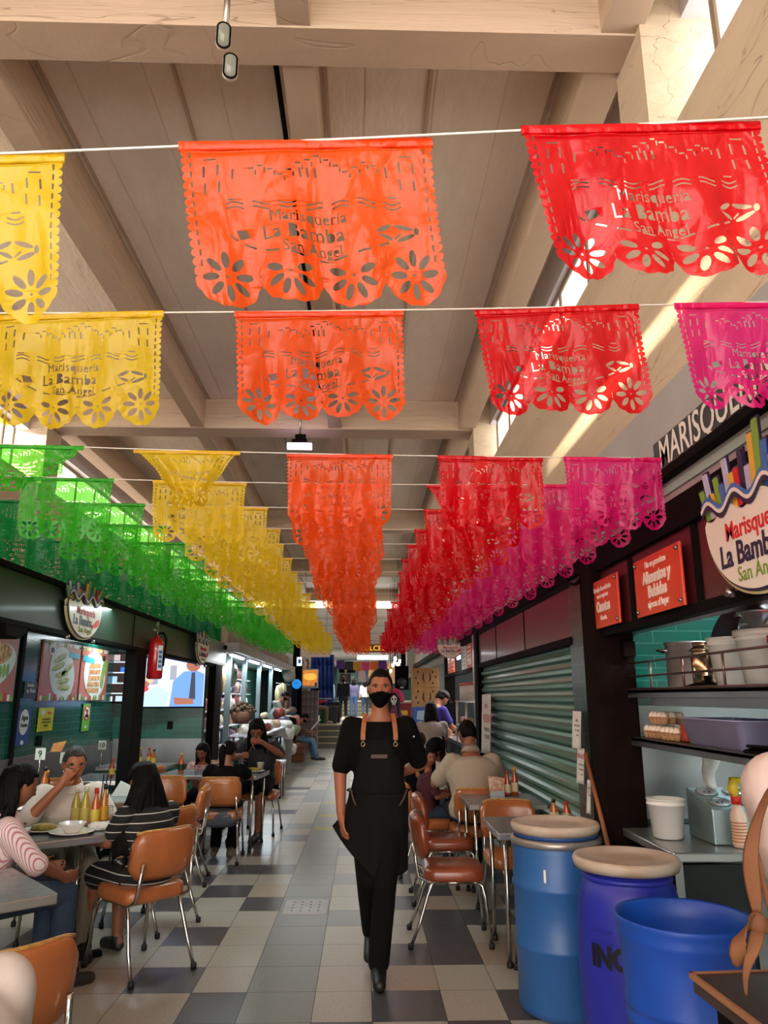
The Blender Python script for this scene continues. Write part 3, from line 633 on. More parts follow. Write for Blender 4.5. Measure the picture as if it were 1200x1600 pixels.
# lower shelf: egg cartons with eggs, tub, tray
m_cart = mat('carton_pulp', '#b98c63', .9, bump=.4, bscale=60); m_egg = mat('egg_shell', '#efdccb', .5)
def carton(label, loc, nx=3, ny=3, rz=0, eggs=True):
    o = thing('egg_carton', label, 'egg carton', loc, rz, 'egg cartons on the lower kitchen shelf'); q = MB(); s = .045
    for i in range(nx):
        for j in range(ny): q.lathe([(.010, 0), (.016, .004), (.0235, .042), (.020, .042), (.012, .008)], ((i - (nx - 1) / 2) * s, (j - (ny - 1) / 2) * s, 0), 8)
    q.bb(-nx * s / 2, nx * s / 2, -ny * s / 2, ny * s / 2, .036, .042); q.build('tray', m_cart, o)
    return o
egg0 = None
def eggs_in(loc, nx, ny, rz, where):
    global egg0
    s = .045; k = 0
    for i in range(nx):
        for j in range(ny):
            p = Matrix.Rotation(rz, 3, 'Z') @ Vec(((i - (nx - 1) / 2) * s, (j - (ny - 1) / 2) * s, .043))
            if egg0 is None:
                q = MB(); q.ell((0, 0, 0), (.021, .021, .027)); e = q.build('egg', m_egg); egg0 = e
            else: e = egg0.copy(); COL.objects.link(e)
            e.location = Vec(loc) + p; tag(e, 'pale egg sitting in the ' + where, 'egg', 'eggs in the ' + where); k += 1
for (l, lo, wh) in (('brown egg carton, lower one nearest the dark post', (1.66, 4.26, 1.328), 'lower carton nearest the dark post'), ('brown egg carton, lower one touching the lilac tub', (1.66, 4.02, 1.328), 'lower carton touching the lilac tub'), ('brown egg carton stacked on top near the dark post', (1.68, 4.22, 1.403), 'upper carton near the dark post')):
    carton(l, lo, 3, 4, .1); eggs_in(lo, 3, 4, .1, wh)
tb = thing('lilac_tub', 'lilac rectangular plastic tub on the lower kitchen shelf', 'tub', (1.73, 3.52, 1.327))
def tub_mesh(lx, ly, h, t=.006, flare=.03):
    q = MB()
    def rr(x, y, z, r=.03): 
        p = []
        for (cx, cy, a0) in ((x - r, y - r, 0), (-x + r, y - r, PI / 2), (-x + r, -y + r, PI), (x - r, -y + r, 1.5 * PI)):
            for k in range(5): a = a0 + PI / 2 * k / 4; p.append((cx + r * math.cos(a), cy + r * math.sin(a), z))
        return p
    q.rings([rr(lx - flare, ly - flare, 0), rr(lx - flare * .1, ly - flare * .1, h * .97), rr(lx + .012, ly + .012, h * .97), rr(lx + .012, ly + .012, h), rr(lx - t, ly - t, h), rr(lx - flare - t, ly - flare - t, t)])
    return q
tub_mesh(.15, .3, .125).build('tub_body', mat('lilac_plastic', '#c2bbe6', .35, var=.08), tb)
q = MB(); q.bb(-.03, .03, -.03, .03, 0, .1); tag(q.build('chilli_bag', mat('red_bag', '#a83c22', .5, bump=.5), None, (1.64, 3.87, 1.327), bevel=.02), 'reddish bag of food wedged between the egg cartons and lilac tub', 'bag')
tr = thing('steel_tray', 'deep steel tray with a lid at the near end of the lower kitchen shelf', 'tray', (1.73, 2.78, 1.327)); tub_mesh(.12, .17, .12, flare=.02).build('pan', m_steel, tr); q = MB(); q.bb(-.14, .14, -.2, .19, .122, .128); q.build('lid', m_steel_b, tr)
q = MB()
q.tube([(.02 * math.cos(t * 1.3) * 3, .06 * math.sin(t) + t * .004, .012 + .012 * math.sin(t * .7)) for t in [k * .35 for k in range(48)]], .006, seg=6); tag(q.build('coiled_cable', m_blk, None, (1.63, 3.08, 1.332)), 'tangle of black cable in front of the lilac tub', 'cable')
q = MB()
for k in range(26):
    a = rnd.uniform(0, PI); q.tube([(-.03 * math.cos(a), -.05 * math.sin(a) + rnd.uniform(-.03, .03), rnd.uniform(.004, .02)), (.04 * math.cos(a), .06 * math.sin(a), rnd.uniform(.004, .02))], .003, seg=5)
tag(q.build('straw_brush', mat('straw', '#b88a4d', .8), None, (1.62, 2.95, 1.328)), 'flat straw scourer lying beside the black cable', 'scourer')
# conduit on the fascia, camera bracket
q = MB(); q.tube([(FX - .03, 5.1, 2.39), (FX - .05, 5.0, 2.30), (FX - .05, 4.8, 2.27), (FX - .03, 4.65, 2.30)], .012); tag(q.build('cable', m_blk), 'black cable looping from the beam to the post left of the Cuentas board', 'cable')
q = MB(); q.tube([(XR - .03, 5.6, 2.98), (XR - .08, 5.6, 2.97)], .03); q.tube([(XR - .09, 5.6 + .05 * math.cos(a), 3.03 + .05 * math.sin(a)) for a in [k * .5 for k in range(13)]], .006); tag(q.build('wall_hook', m_bolt), 'small metal bracket with a wire ring on the upper right wall', 'bracket')
q = MB(); q.lathe([(.0, 0), (.03, 0), (.03, .02), (.0, .02)], (1.58, 4.42, 1.86), 12, axis=(-1, 0, 0)); q.bb(1.53, 1.6, 4.38, 4.44, 1.78, 1.87); tag(q.build('door_latch', m_dkbrown, bevel=.005), 'rusty latch block at the top of the dark kitchen post', 'latch')

# ================================================================== SECOND RIGHT STALL AND BEYOND
q = MB(); q.bb(FX, XR + .2, 9.8, 13.2, 2.28, 2.34, 0); q.bb(FX - .01, XR + .1, 13.2, 13.34, 0, 2.34, 0); q.bb(FX - .01, XR + .02, 9.8, 13.2, 1.88, 1.93, 0)
struct('trim_%d' % n, q, [m_blk]); n += 1
q = MB(); q.bb(3.2, 3.3, 4.78, 24, 0, 2.6); q.bb(XR + .3, 3.2, 9.4, 9.55, 0, 2.5); q.bb(XR + .1, 3.2, 14.2, 14.3, 0, 2.5); struct('wall_stall_back', q, m_darkint)
for i, (y, c, l) in enumerate(((12.6, 'o', 'farthest orange menu board of the second right hand stall'), (12.1, 'o', 'orange menu board just left of the projecting bowl sign'), (10.75, 'w', 'white menu board between the orange ones in the second right hand stall'), (10.15, 'o', 'widest orange menu board beside the bright steel post'))):
    o = thing('menu_board', l, 'menu board', (FX + .0, y, 2.1), 0, 'menu boards over the second right hand stall'); w_ = .32 if i < 2 else .42
    q = MB(); q.bb(-.01, .01, -w_ / 2, w_ / 2, -.17, .15); q.build('panel', m_or if c == 'o' else mat('menu_white', '#d8d4cf', .5), o, bevel=.002)
    for k in range(5):
        q = MB(); q.bb(-.014, -.01, -w_ * .4, w_ * .35, .1 - k * .055, .115 - k * .055); q.build('text_line', m_wl if c == 'o' else m_grey, o)
q = MB(); q.bb(-.01, .01, -.16, .16, -.09, .09); tag(q.build('lit_sign', mat('sign_lit_cyan', '#bfe6f0', .5, emit='#bfe9ff', estr=1.5), None, (FX + .0, 11.35, 2.19), bevel=.003), 'bright pale blue lit panel behind the projecting bowl sign', 'sign')
sf = thing('display_shelf', 'steel serving shelf with two levels in the second right hand stall', 'shelf', (1.52, 10.4, 0))
for z in (1.5, 1.18): q = MB(); q.bb(-.2, .2, -.55, .55, z - .02, z); q.build('board', m_steel, sf)
for y in (-.5, .5): q = MB(); q.tube([(-.18, y, .95), (-.18, y, 1.5)], .015); q.build('post', m_steel, sf)
ctr = thing('stall_counter', 'steel topped lunch counter of the second right hand stall', 'counter', (1.52, 11.2, 0)); q = MB(); q.bb(-.2, .3, -1.5, 1.9, .9, .95); q.build('worktop', m_steel, ctr); q = MB(); q.bb(-.1, .28, -1.45, 1.85, 0, .9); q.build('front_panel', m_darkint, ctr)
jar0 = None
for k in range(9):
    y = 10.85 - k * .115
    if jar0 is None:
        jar0 = thing('drink_jar', '', 'jar', (1.42, y, 1.502)); q = MB(); q.lathe([(.04, 0), (.045, .01), (.042, .2), (.03, .22)], seg=14); q.build('glass_body', mat('jar_pale', '#cfc4bd', .25, var=.3, vscale=14), jar0); q = MB(); q.lathe([(.044, .2), (.044, .235), (.001, .24)], seg=14); q.build('lid', mat('lid_red', '#b9413a', .5), jar0); j = jar0
    else: j = copy_tree(jar0); j.location = (1.42, y, 1.502)
    tag(j, 'tall pale jar with red lid, %s from the camera on the second stall top shelf' % ORD[8 - k], 'jar', 'red lidded jars on the second stall shelf')
for k, c in enumerate(('#b8935a', '#9c5d3a', '#c9c2b5', '#a84c38')):
    y = 10.25 + .2 * k; q = MB(); q.lathe([(.03, 0), (.05, .04), (.052, .09), (.03, .1)], seg=14); tag(q.build('food_bowl', mat('bowl' + c, c, .5), None, (1.42, y, 1.182)), 'small %s bowl, %s from the camera on the second stall lower shelf' % (('tan', 'brown', 'white', 'red')[k], ORD[k]), 'bowl', 'bowls on the second stall lower shelf')
q = MB(); q.lathe([(.03, 0), (.035, .01), (.035, .14), (.012, .18), (.012, .21), (.02, .215), (.001, .22)], seg=14); tag(q.build('sanitiser_bottle', mat('sanitiser', '#7f9fd6', .2), None, (1.40, 9.95, .952)), 'blue and clear pump bottle on the second stall counter', 'bottle')
light('stall_tube', 'AREA', (2.0, 11.5, 2.2), 14, (.85, .95, 1), 2.4, .2, aim=(2.0, 11.5, 0))

# beyond: fridge, boxes, speaker, stacked things
fr = thing('drinks_fridge', 'blue chest fridge under the two cardboard boxes on the right', 'fridge', (1.27, 15.6, 0))
q = MB(); q.bb(-.27, .27, -.3, .3, .04, 1.36); q.build('cabinet', mat('fridge_blue', '#2b58a8', .3, coat=.3), fr, bevel=.02); q = MB(); q.bb(-.25, .25, -.31, -.3, .2, 1.05); q.build('door', mat('fridge_dark', '#14315e', .2), fr)
q = MB(); q.prism([(-.2, 1.12), (0, 1.1), (.0, 1.3), (-.18, 1.28)], (0, -.302, 0), (1, 0, 0), (0, 0, 1), .004); q.build('sticker', mat('sticker_pale', '#9fb3cc', .5), fr); q = MB(); q.lathe([(.001, 0), (.06, 0), (.06, .004)], (.17, -.302, 1.24), 20, axis=(0, -1, 0)); q.build('round_badge', mat('badge_red', '#b8404a', .5), fr)
m_card = mat('cardboard', '#b98d5e', .85, var=.1, vscale=5); m_ink = mat('box_print', '#3c2a1e', .8); m_tape = mat('tape', '#a57c50', .4)
for k, l in enumerate(('lower cardboard box resting on the blue fridge', 'upper cardboard box stacked on another above the blue fridge')):
    o = thing('cardboard_box', l, 'box', (1.27, 15.6, 1.36 + .385 * k), 0, 'cardboard boxes on the fridge')
    q = MB(); q.bb(-.27, .27, -.2, .2, 0, .38); q.build('carton', m_card, o, bevel=.006); q = MB(); q.bb(-.02, .02, -.203, -.199, 0, .38); q.build('tape_strip', m_tape, o)
    for sgn in (-1, 1):
        q = MB(); q.prism([(sgn * .035, .08), (sgn * .09, .16), (sgn * .08, .26), (sgn * .06, .3), (sgn * .06, .16)], (0.02, -.204, 0), (1, 0, 0), (0, 0, 1), .003); q.build('printed_mark', m_ink, o)
    for (x, z) in ((-.16, .3), (.14, .3), (-.16, .08), (.14, .08), (.2, .2), (-.2, .18)):
        q = MB(); q.prism([(x - .015, z - .02), (x + .015, z - .02), (x + .02, z + .02), (x - .01, z + .025)], (0, -.204, 0), (1, 0, 0), (0, 0, 1), .003); q.build('printed_mark', m_ink, o)
for k in range(2):
    q = MB(); q.bb(-.02, .02, -.25, .25, 0, .68); tag(q.build('flattened_carton', m_card, None, (.94 + .05 * k, 15.6, 1.362 if False else .0), (0, 0, 0)), 'flattened carton leaning left of the blue fridge, %s one' % ('outer' if k == 0 else 'inner'), 'cardboard')
# ================================================================== LEFT: OPEN RESTAURANT BAY
LX = -2.13
q = MB(); q.bb(LX - .05, LX + .03, 1.0, 10.7, 1.99, 2.31, 0); q.bb(LX - .06, LX + .045, -4.2, 10.75, 1.965, 2.0, 1); q.bb(LX - .06, LX + .05, -4.2, 10.75, 2.29, 2.325, 1)
q.bb(LX - .05, LX + .03, -4.2, 1.0, 1.99, 2.31, 0)
for y in (6.9, 10.68): q.bb(LX - .05, LX + .036, y, y + .012, 1.99, 2.31, 1)
struct('trim_%d' % n, q, [m_fgreen, m_blk, m_grey], bevel=.003); n += 1
q = MB(); q.bb(LX - .02, LX + .06, 9.95, 11.45, 2.0, 2.33); tag(q.build('steel_fascia_plate', m_steel_b, None, bevel=.004), 'bright steel fascia plate at the far end of the left restaurant bay', 'panel')
q = MB(); q.bb(-3.42, -3.3, 1.0, 10.5, 0, 2.6, 0); struct('wall_bay_side', q, m_teal)
q = MB(); q.bb(-3.42, LX + .0, 10.3, 10.45, 0, 2.6, 0); struct('wall_bay_end', q, m_teal_x)
q = MB(); q.bb(-3.4, LX - .05, .5, 10.4, 2.29, 2.32); struct('ceiling_bay', q, m_white)
q = MB(); q.bb(-3.3, -3.285, 1, 10.3, .35, .98); q.bb(-3.3, -3.28, 1, 10.3, .965, .99); tag(q.build('steel_dado', m_steel_b), 'brushed steel dado sheet along the green tiled side wall', 'panel')
q = MB(); q.bb(-3.28, LX, 10.282, 10.3, .70, 1.02); tag(q.build('steel_dado', m_steel_b), 'brushed steel dado strip on the green wall below the large television', 'panel')
q = MB(); q.bb(-3.3, -3.27, 7.34, 7.40, 0, 2.28); tag(q.build('wall_batten', m_blk, None), 'dark vertical batten on the green wall left of the food posters', 'batten')
q = MB(); q.bb(LX - .06, LX + .05, 7.02, 7.34, 0, 2.0); tag(q.build('stall_post', m_blk, bevel=.008), 'black post between the food posters and the large television', 'post')
q = MB(); q.bb(LX - .03, LX + .07, 10.7, 11.05, 0, 2.0); q.bb(LX - .03, LX + .05, 11.1, 11.3, 0, 2.0); tag(q.build('stall_post', m_blk, bevel=.008), 'black post at the far end of the left restaurant bay', 'post')
light('bay_tube', 'AREA', (-2.8, 6.2, 2.26), 28, (.8, 1.0, .98), 4.5, .15, aim=(-2.8, 6.2, 0))
light('bay_tube', 'AREA', (-2.7, 9.3, 2.26), 10, (.85, .97, 1), 1.2, .15, aim=(-2.7, 9.3, 0))
# food posters
m_pr = mat('poster_terracotta', '#bf6a55', .45, var=.15, vscale=1.5); m_pl = mat('poster_plate', '#dfe3da', .5); m_taco = mat('poster_taco', '#d6d39a', .6, var=.4, vscale=30, col2='#a9a35c')
m_meat = mat('poster_meat', '#9a5a34', .6, var=.5, vscale=25, col2='#e0b27a'); m_avo = mat('poster_green', '#8aa84e', .6, var=.3, vscale=30); m_cy = mat('poster_cyan', '#3fa6ba', .5); m_dk = mat('poster_dark', '#2b1512', .6)
def flat(o, nm, m, poly, d, org=(0, 0, 0), ax=XL):
    q = MB(); nn = Vec(ax).cross(UP); q.prism(poly, Vec(org) + nn * d, ax, UP, .002); return q.build(nm, m, o)
def oval(cx, cy, rx, ry, n=28, rot=0):
    return [(cx + rx * math.cos(a) * math.cos(rot) - ry * math.sin(a) * math.sin(rot), cy + rx * math.cos(a) * math.sin(rot) + ry * math.sin(a) * math.cos(rot)) for a in [2 * PI * k / n for k in range(n)]]
def poster(label, y0, y1, kind):
    w_ = y1 - y0; h = .62; o = thing('food_poster', label, 'poster', (-3.275, (y0 + y1) / 2, 1.82), 0, 'food posters on the green wall')
    q = MB(); q.bb(-.02, .0, -w_ / 2, w_ / 2, -h / 2, h / 2); q.build('board', m_pr, o, bevel=.002)
    hw = w_ / 2
    for k in range(14):
        c = (m_pl, m_avo, m_yel, m_pl, m_pr, m_pl)[k % 6]; x = -hw + w_ * (k + .1) / 14
        flat(o, 'border_bar', c, [(x, h / 2 - .045), (x + w_ / 17, h / 2 - .045), (x + w_ / 17, h / 2 - .008), (x, h / 2 - .008)], .002)
        hh = .03 + .05 * rnd.random(); flat(o, 'border_bar', (m_pl, m_avo, m_lime, m_pl, m_avo, m_red)[k % 6], [(x, -h / 2 + .005), (x + w_ / 20, -h / 2 + .005), (x + w_ / 20, -h / 2 + hh), (x, -h / 2 + hh)], .004)
    if kind == 'taco':
        flat(o, 'plate', m_pl, oval(.02, -.02, .36, .27, rot=-.35), .003)
        flat(o, 'plate', m_pl, oval(-.3, .22, .09, .06), .0035); flat(o, 'sauce_cup', m_dk, oval(-.3, .21, .045, .03), .005)
        for (a, b, r) in ((-.06, .14, .3), (-.1, .05, .25), (.0, -.03, .15), (.06, -.10, .1), (.1, -.17, 0), (.14, .03, .4)): flat(o, 'taco', m_taco, oval(a, b, .17, .034, rot=r), .006); flat(o, 'taco_filling', m_avo, oval(a + .01, b - .018, .13, .008, rot=r), .009)
        flat(o, 'caption', m_cy, [(.16, .16), (.46, .15), (.46, .21), (.16, .22)], .006)
    elif kind == 'meat':
        flat(o, 'plate', m_pl, oval(.0, .0, .38, .27, rot=-.2), .003)
        for k in range(5): flat(o, 'meat_strip', m_meat, [(-.24 + .01 * k, -.22 + k * .07), (.16, -.22 + k * .075), (.17, -.165 + k * .075), (-.23 + .01 * k, -.16 + k * .07)], .006)
        flat(o, 'garnish', m_avo, oval(.32, .08, .12, .08, rot=.9), .006); flat(o, 'garnish', m_avo, oval(.26, -.05, .06, .12), .0065); flat(o, 'sauce_cup', m_dk, oval(.27, .2, .06, .035), .007)
        flat(o, 'caption', m_cy, [(-.44, .14), (-.06, .12), (-.06, .18), (-.44, .21)], .006)
    else:
        flat(o, 'plate', m_pl, oval(-.05, -.02, .5, .2, rot=.25), .003)
        flat(o, 'fish_fillet', m_meat, oval(-.02, .1, .36, .11, rot=.1), .006)
        for k in range(6): flat(o, 'cucumber_slice', m_avo, oval(-.06 + k * .07, -.08 + .01 * k, .03, .06), .007)
    for sy in (-1, 1): 
        q = MB(); q.lathe([(.012, 0), (.012, .006), (.001, .007)], (0, sy * (hw - .03), h / 2 - .03), 8, axis=(1, 0, 0)); q.build('bolt', m_blk, o)
poster('food poster of folded tacos on a white oval plate', 7.83, 8.85, 'taco')
poster('food poster of grilled meat strips with avocado on a plate', 8.90, 9.83, 'meat')
poster('food poster of a fried fish with cucumber slices at the left edge', 6.3, 7.26, 'fish')
# smaller wall notices
def wall_notice(label, y0, y1, z0, z1, col, parts, name='wall_sign', x=-3.29):
    o = thing(name, label, 'sign', (x, (y0 + y1) / 2, (z0 + z1) / 2)); q = MB(); q.bb(0, .006, -(y1 - y0) / 2, (y1 - y0) / 2, -(z1 - z0) / 2, (z1 - z0) / 2); q.build('board', mat('notice' + col, col, .5), o); parts(o); return o
def p1(o):
    flat(o, 'white_oval', m_pl, oval(0, .05, .1, .12), .008); text('Agua', m_blk, (.012, 0, .09), XL, UP, .07, parent=o); text('Potable', m_blk, (.012, .0, .02), XL, UP, .05, parent=o); flat(o, 'small_crest', m_pl, oval(0, -.14, .03, .02), .008)
wall_notice('tall blue notice with a white oval left of the yellow notice', 7.42, 7.72, 1.10, 1.43, '#27458f', p1)
def p2(o):
    flat(o, 'crest', m_pl, oval(-.09, .07, .05, .03), .008); text('Aviso', m_or, (.012, .06, .065), XL, UP, .045, parent=o)
    for t, z in (('LA PROPINA NO', -.0), ('ES OBLIGATORIA', -.03), ('GRACIAS', -.065)): text(t, mat('ink_green', '#4a5a1c', .6), (.012, 0, z), XL, UP, .028, parent=o)
wall_notice('bright yellow notice with small print under the taco poster', 7.9, 8.27, 1.21, 1.445, '#d9d31f', p2)
def p3(o):
    flat(o, 'red_ring', m_red, oval(0, .05, .1, .085), .008); flat(o, 'white_disc', m_pl, oval(0, .05, .083, .068), .010); flat(o, 'figure', m_blk, [(-.05, -.0), (.05, -.0), (.05, .02), (.02, .03), (.03, .09), (.0, .09), (-.01, .04), (-.05, .03)], .012); flat(o, 'red_slash', m_red, [(-.07, .1), (-.055, .11), (.07, -.0), (.055, -.01)], .014); flat(o, 'small_crest', m_pl, oval(0, -.11, .03, .015), .008)
wall_notice('green no smoking style notice with a red ring under the grilled meat poster', 9.12, 9.36, 1.16, 1.475, '#6fae3a', p3)
def p4(o):
    text('Gracias', m_pl, (.012, -.02, .045), XL, UP, .05, parent=o); text('su Visita', m_pl, (.012, .0, -.01), XL, UP, .06, parent=o)
wall_notice('small navy notice left of the taco poster', 7.5, 7.78, 1.54, 1.70, '#1c2238', p4)
q = MB(); q.bb(0, .012, -.05, .05, -.05, .05); tag(q.build('wall_socket', m_blk, None, (-3.29, 7.98, 1.12), bevel=.003), 'black wall socket below the yellow notice', 'socket')
q = MB(); q.bb(-.035, .035, -.012, 0, -.05, .05); tag(q.build('wall_socket', m_blk, None, (-2.55, 10.29, 1.19), bevel=.003), 'black wall socket below the large television', 'socket')
so = thing('light_switch', 'beige switch plate just right of the black middle post', 'switch', (-3.07, 10.29, 1.07)); q = MB(); q.bb(-.04, .04, -.008, 0, -.05, .05); q.build('plate', mat('beige_plate', '#a58f76', .6), so); q = MB(); q.bb(-.012, .012, -.014, -.008, -.02, .02); q.build('rocker', m_pl, so)
# dark speaker box under the fascia at the far left
spk = thing('hanging_speaker', 'black speaker box hanging under the left fascia left of the bowl sign', 'speaker', (-2.2, 4.55, 2.0)); q = MB(); q.prism([(-.16, 0), (.2, 0), (.16, -.07), (.06, -.11), (-.1, -.1)], (0, 0, 0), (0, 1, 0), (0, 0, 1), .22); q.build('cabinet', m_blk, spk, bevel=.01); q = MB(); q.bb(-.02, .02, -.02, .02, 0, .05); q.build('bracket', m_bolt, spk)

# televisions: the large one turned toward the aisle
def tv(label, loc, rz, w, h, draw):
    o = thing('television', label, 'television', loc, rz); q = MB(); q.bb(-w / 2 - .015, w / 2 + .015, -.0, .045, -h / 2 - .02, h / 2 + .015); q.build('casing', m_blk, o, bevel=.006)
    q = MB(); q.bb(-.1, .1, .045, .16, -.1, .1); q.build('wall_mount', m_blk, o); draw(o, w, h); return o
def scr(name, col, s=1.0): return mat('screen_' + name, '#000000', .4, emit=col, estr=s)
def sflat(o, nm, m, poly, d): q = MB(); q.prism(poly, (0, -.002 - d, 0), (1, 0, 0), (0, 0, 1), .0008); return q.build(nm, m, o)
def show(o, w, h):
    a, b = w / 2, h / 2
    sflat(o, 'screen', scr('bg', '#b9c4e8', .9), [(-a, -b), (a, -b), (a, b), (-a, b)], 0)
    sflat(o, 'picture_area', scr('panelgrey', '#8e8f9c', .8), [(-.62 * a, -.1 * b), (-.3 * a, -.1 * b), (-.3 * a, .75 * b), (-.62 * a, .75 * b)], .001)
    sflat(o, 'picture_area', scr('panelgrey', '#8e8f9c', .8), [(.02 * a, .1 * b), (.2 * a, .1 * b), (.2 * a, .7 * b), (.02 * a, .7 * b)], .001)
    skin_ = scr('skin', '#a0604a', .7); sflat(o, 'picture_area', scr('shirt', '#5a86d6', .9), [(.05 * a, -b), (.98 * a, -b), (.98 * a, .35 * b), (.75 * a, .5 * b), (.4 * a, .45 * b), (.12 * a, .05 * b)], .002)
    sflat(o, 'picture_area', skin_, oval(.66 * a, .72 * b, .2 * a, .27 * b), .003); sflat(o, 'picture_area', scr('hair', '#3a2620', .5), [(.46 * a, .85 * b), (.86 * a, .85 * b), (.8 * a, b), (.5 * a, b)], .004)
    sflat(o, 'picture_area', scr('tie', '#2f3448', .6), [(.62 * a, .42 * b), (.72 * a, .42 * b), (.76 * a, -.7 * b), (.58 * a, -.7 * b)], .004)
    sflat(o, 'picture_area', skin_, [(.15 * a, -.62 * b), (.7 * a, -.68 * b), (.72 * a, -.9 * b), (.2 * a, -.92 * b)], .005)
    sflat(o, 'picture_area', scr('hat', '#c9b39c', .7), oval(-.72 * a, .08 * b, .3 * a, .2 * b), .003); sflat(o, 'picture_area', scr('red', '#c8323c', .7), oval(-.74 * a, -.28 * b, .2 * a, .14 * b), .004)
    sflat(o, 'picture_area', skin_, oval(-.7 * a, -.1 * b, .17 * a, .16 * b), .0035); sflat(o, 'picture_area', scr('white', '#9dbbe8', .95), [(-a, -b), (-.05 * a, -b), (.02 * a, -.45 * b), (-.3 * a, -.15 * b), (-.6 * a, -.45 * b), (-a, -.3 * b)], .0045)
tv('large television showing a man in a blue shirt on the left end wall', (-2.56, 10.12, 1.74), R(12), .92, .62, show)
def shelfshow(o, w, h):
    a, b = w / 2, h / 2; sflat(o, 'screen', scr('brown', '#2c1a18', .6), [(-a, -b), (a, -b), (a, b), (-a, b)], 0)
    for z in (.62, .18, -.26, -.68): sflat(o, 'picture_area', scr('pale', '#b8c4d6', .8), [(-.95 * a, z * b), (.8 * a, z * b), (.8 * a, (z + .05) * b), (-.95 * a, (z + .05) * b)], .001)
    for (x, z, ww, hh, c) in ((-.2, .23, .4, .2, '#2f62c0'), (-.85, -.21, .45, .26, '#8fb2dc'), (-.9, -.98, .25, .2, '#c6d2e2'), (-.4, -.98, .5, .22, '#a8bcd8'), (.75, -.2, .18, .8, '#b9d6ee'), (-.8, .7, .5, .25, '#a89a9a')): sflat(o, 'picture_area', scr('c' + c, c, .8), [(x * a, z * b), ((x + ww) * a, z * b), ((x + ww) * a, (z + hh) * b), (x * a, (z + hh) * b)], .002)
tv('narrow seen television showing lit shelves beside the grilled meat poster', (-3.17, 10.12, 1.80), R(0), .34, .62, shelfshow)

# fire extinguisher
fe = thing('fire_extinguisher', 'red fire extinguisher hanging right of the black middle post', 'fire extinguisher', (-2.03, 7.45, 1.72))
q = MB(); q.lathe([(.06, 0), (.075, .015), (.075, .33), (.06, .38), (.025, .4), (.02, .42)], seg=24); q.build('cylinder', mat('extinguisher_red', '#b3141c', .25, coat=.5), fe)
q = MB(); q.lathe([(.0762, .07), (.0762, .30)], seg=24, cap=False); 
q = MB(); q.box((.055, -.05, .2), (.045, .012, .24), rot=(0, 0, R(40))); q.build('label_panel', m_pl, fe)
for k in range(4): q = MB(); q.box((.060, -.057, .12 + k * .045), (.03, .008, .03), rot=(0, 0, R(40))); q.build('label_mark', m_blue, fe)
q = MB(); q.tube([(0, 0, .42), (0, 0, .47)], .014); q.bb(-.012, .012, -.09, .03, .455, .47); q.box((0, -.05, .495), (.024, .1, .012), rot=(R(15), 0, 0)); q.build('valve', m_bolt, fe)
q = MB(); q.tube([(.02, -.02, .44), (.07, -.03, .44), (.1, -.03, .38), (.09, -.03, .2), (.085, -.03, .12)], .011); q.build('hose', m_blk, fe)
q = MB(); q.bb(-.01, .01, -.015, .015, .47, .55); q.build('hook', m_bolt, fe)

# ================================================================== LEFT: DRY GOODS STALL BEYOND THE BAY
q = MB(); q.bb(-3.9, -3.8, 10.5, 24, 0, 2.8, 0); q.bb(-3.8, LX, 20.6, 20.75, 0, 2.6, 1); struct('wall_stall_left', q, [mat('stall_teal', '#1c5a50', .6), m_darkint])
q = MB(); q.bb(-3.85, LX + .1, 11.3, 20.7, 2.24, 2.3, 0); struct('ceiling_stall_left', q, [mat('stall_ceiling_pale', '#a9bdb9', .7)])
q = MB(); q.bb(LX + .02, LX + .28, 11.3, 20.7, 2.2, 2.34, 0); q.bb(LX + .0, LX + .1, 11.3, 20.7, 2.34, 2.62, 1); struct('trim_%d' % n, q, [m_grey, mat('rusty_boards', '#8a6a55', .7, var=.5, vscale=5, stretch=(1, 5, .5), col2='#b9a89c')]); n += 1
q = MB(); q.bb(LX + .2, LX + .55, 18.3, 20.9, 1.95, 2.55); 
for k, y in enumerate((12.1, 13.7, 15.6, 17.6)):
    q = MB(); q.bb(LX - .04, LX + .04, y - .04, y + .04, 0, 2.22); tag(q.build('steel_upright', mat('upright_pale', '#7d9096', .35, .5), bevel=.004), 'pale steel upright of the dry goods stall, %s from the camera' % ORD[k], 'post', 'steel uprights of the dry goods stall')
for k, y in enumerate((12.0, 13.9, 15.8, 17.8)):
    o = thing('fluorescent_lamp', 'lit fluorescent tube along the dry goods stall front, %s from the camera' % ORD[k], 'lamp', (LX + .14, y, 2.18), 0, 'fluorescent tubes of the dry goods stall')
    q = MB(); q.bb(-.04, .04, -.62, .62, 0, .025); q.build('housing', m_white, o); q = MB(); q.tube([(0, -.6, -.016), (0, .6, -.016)], .016); q.build('tube', m_tube, o)
    light('stall_tube', 'AREA', (LX + .1, y, 2.12), 11, (.86, .97, 1), 1.2, .1, aim=(LX - .3, y, 0))
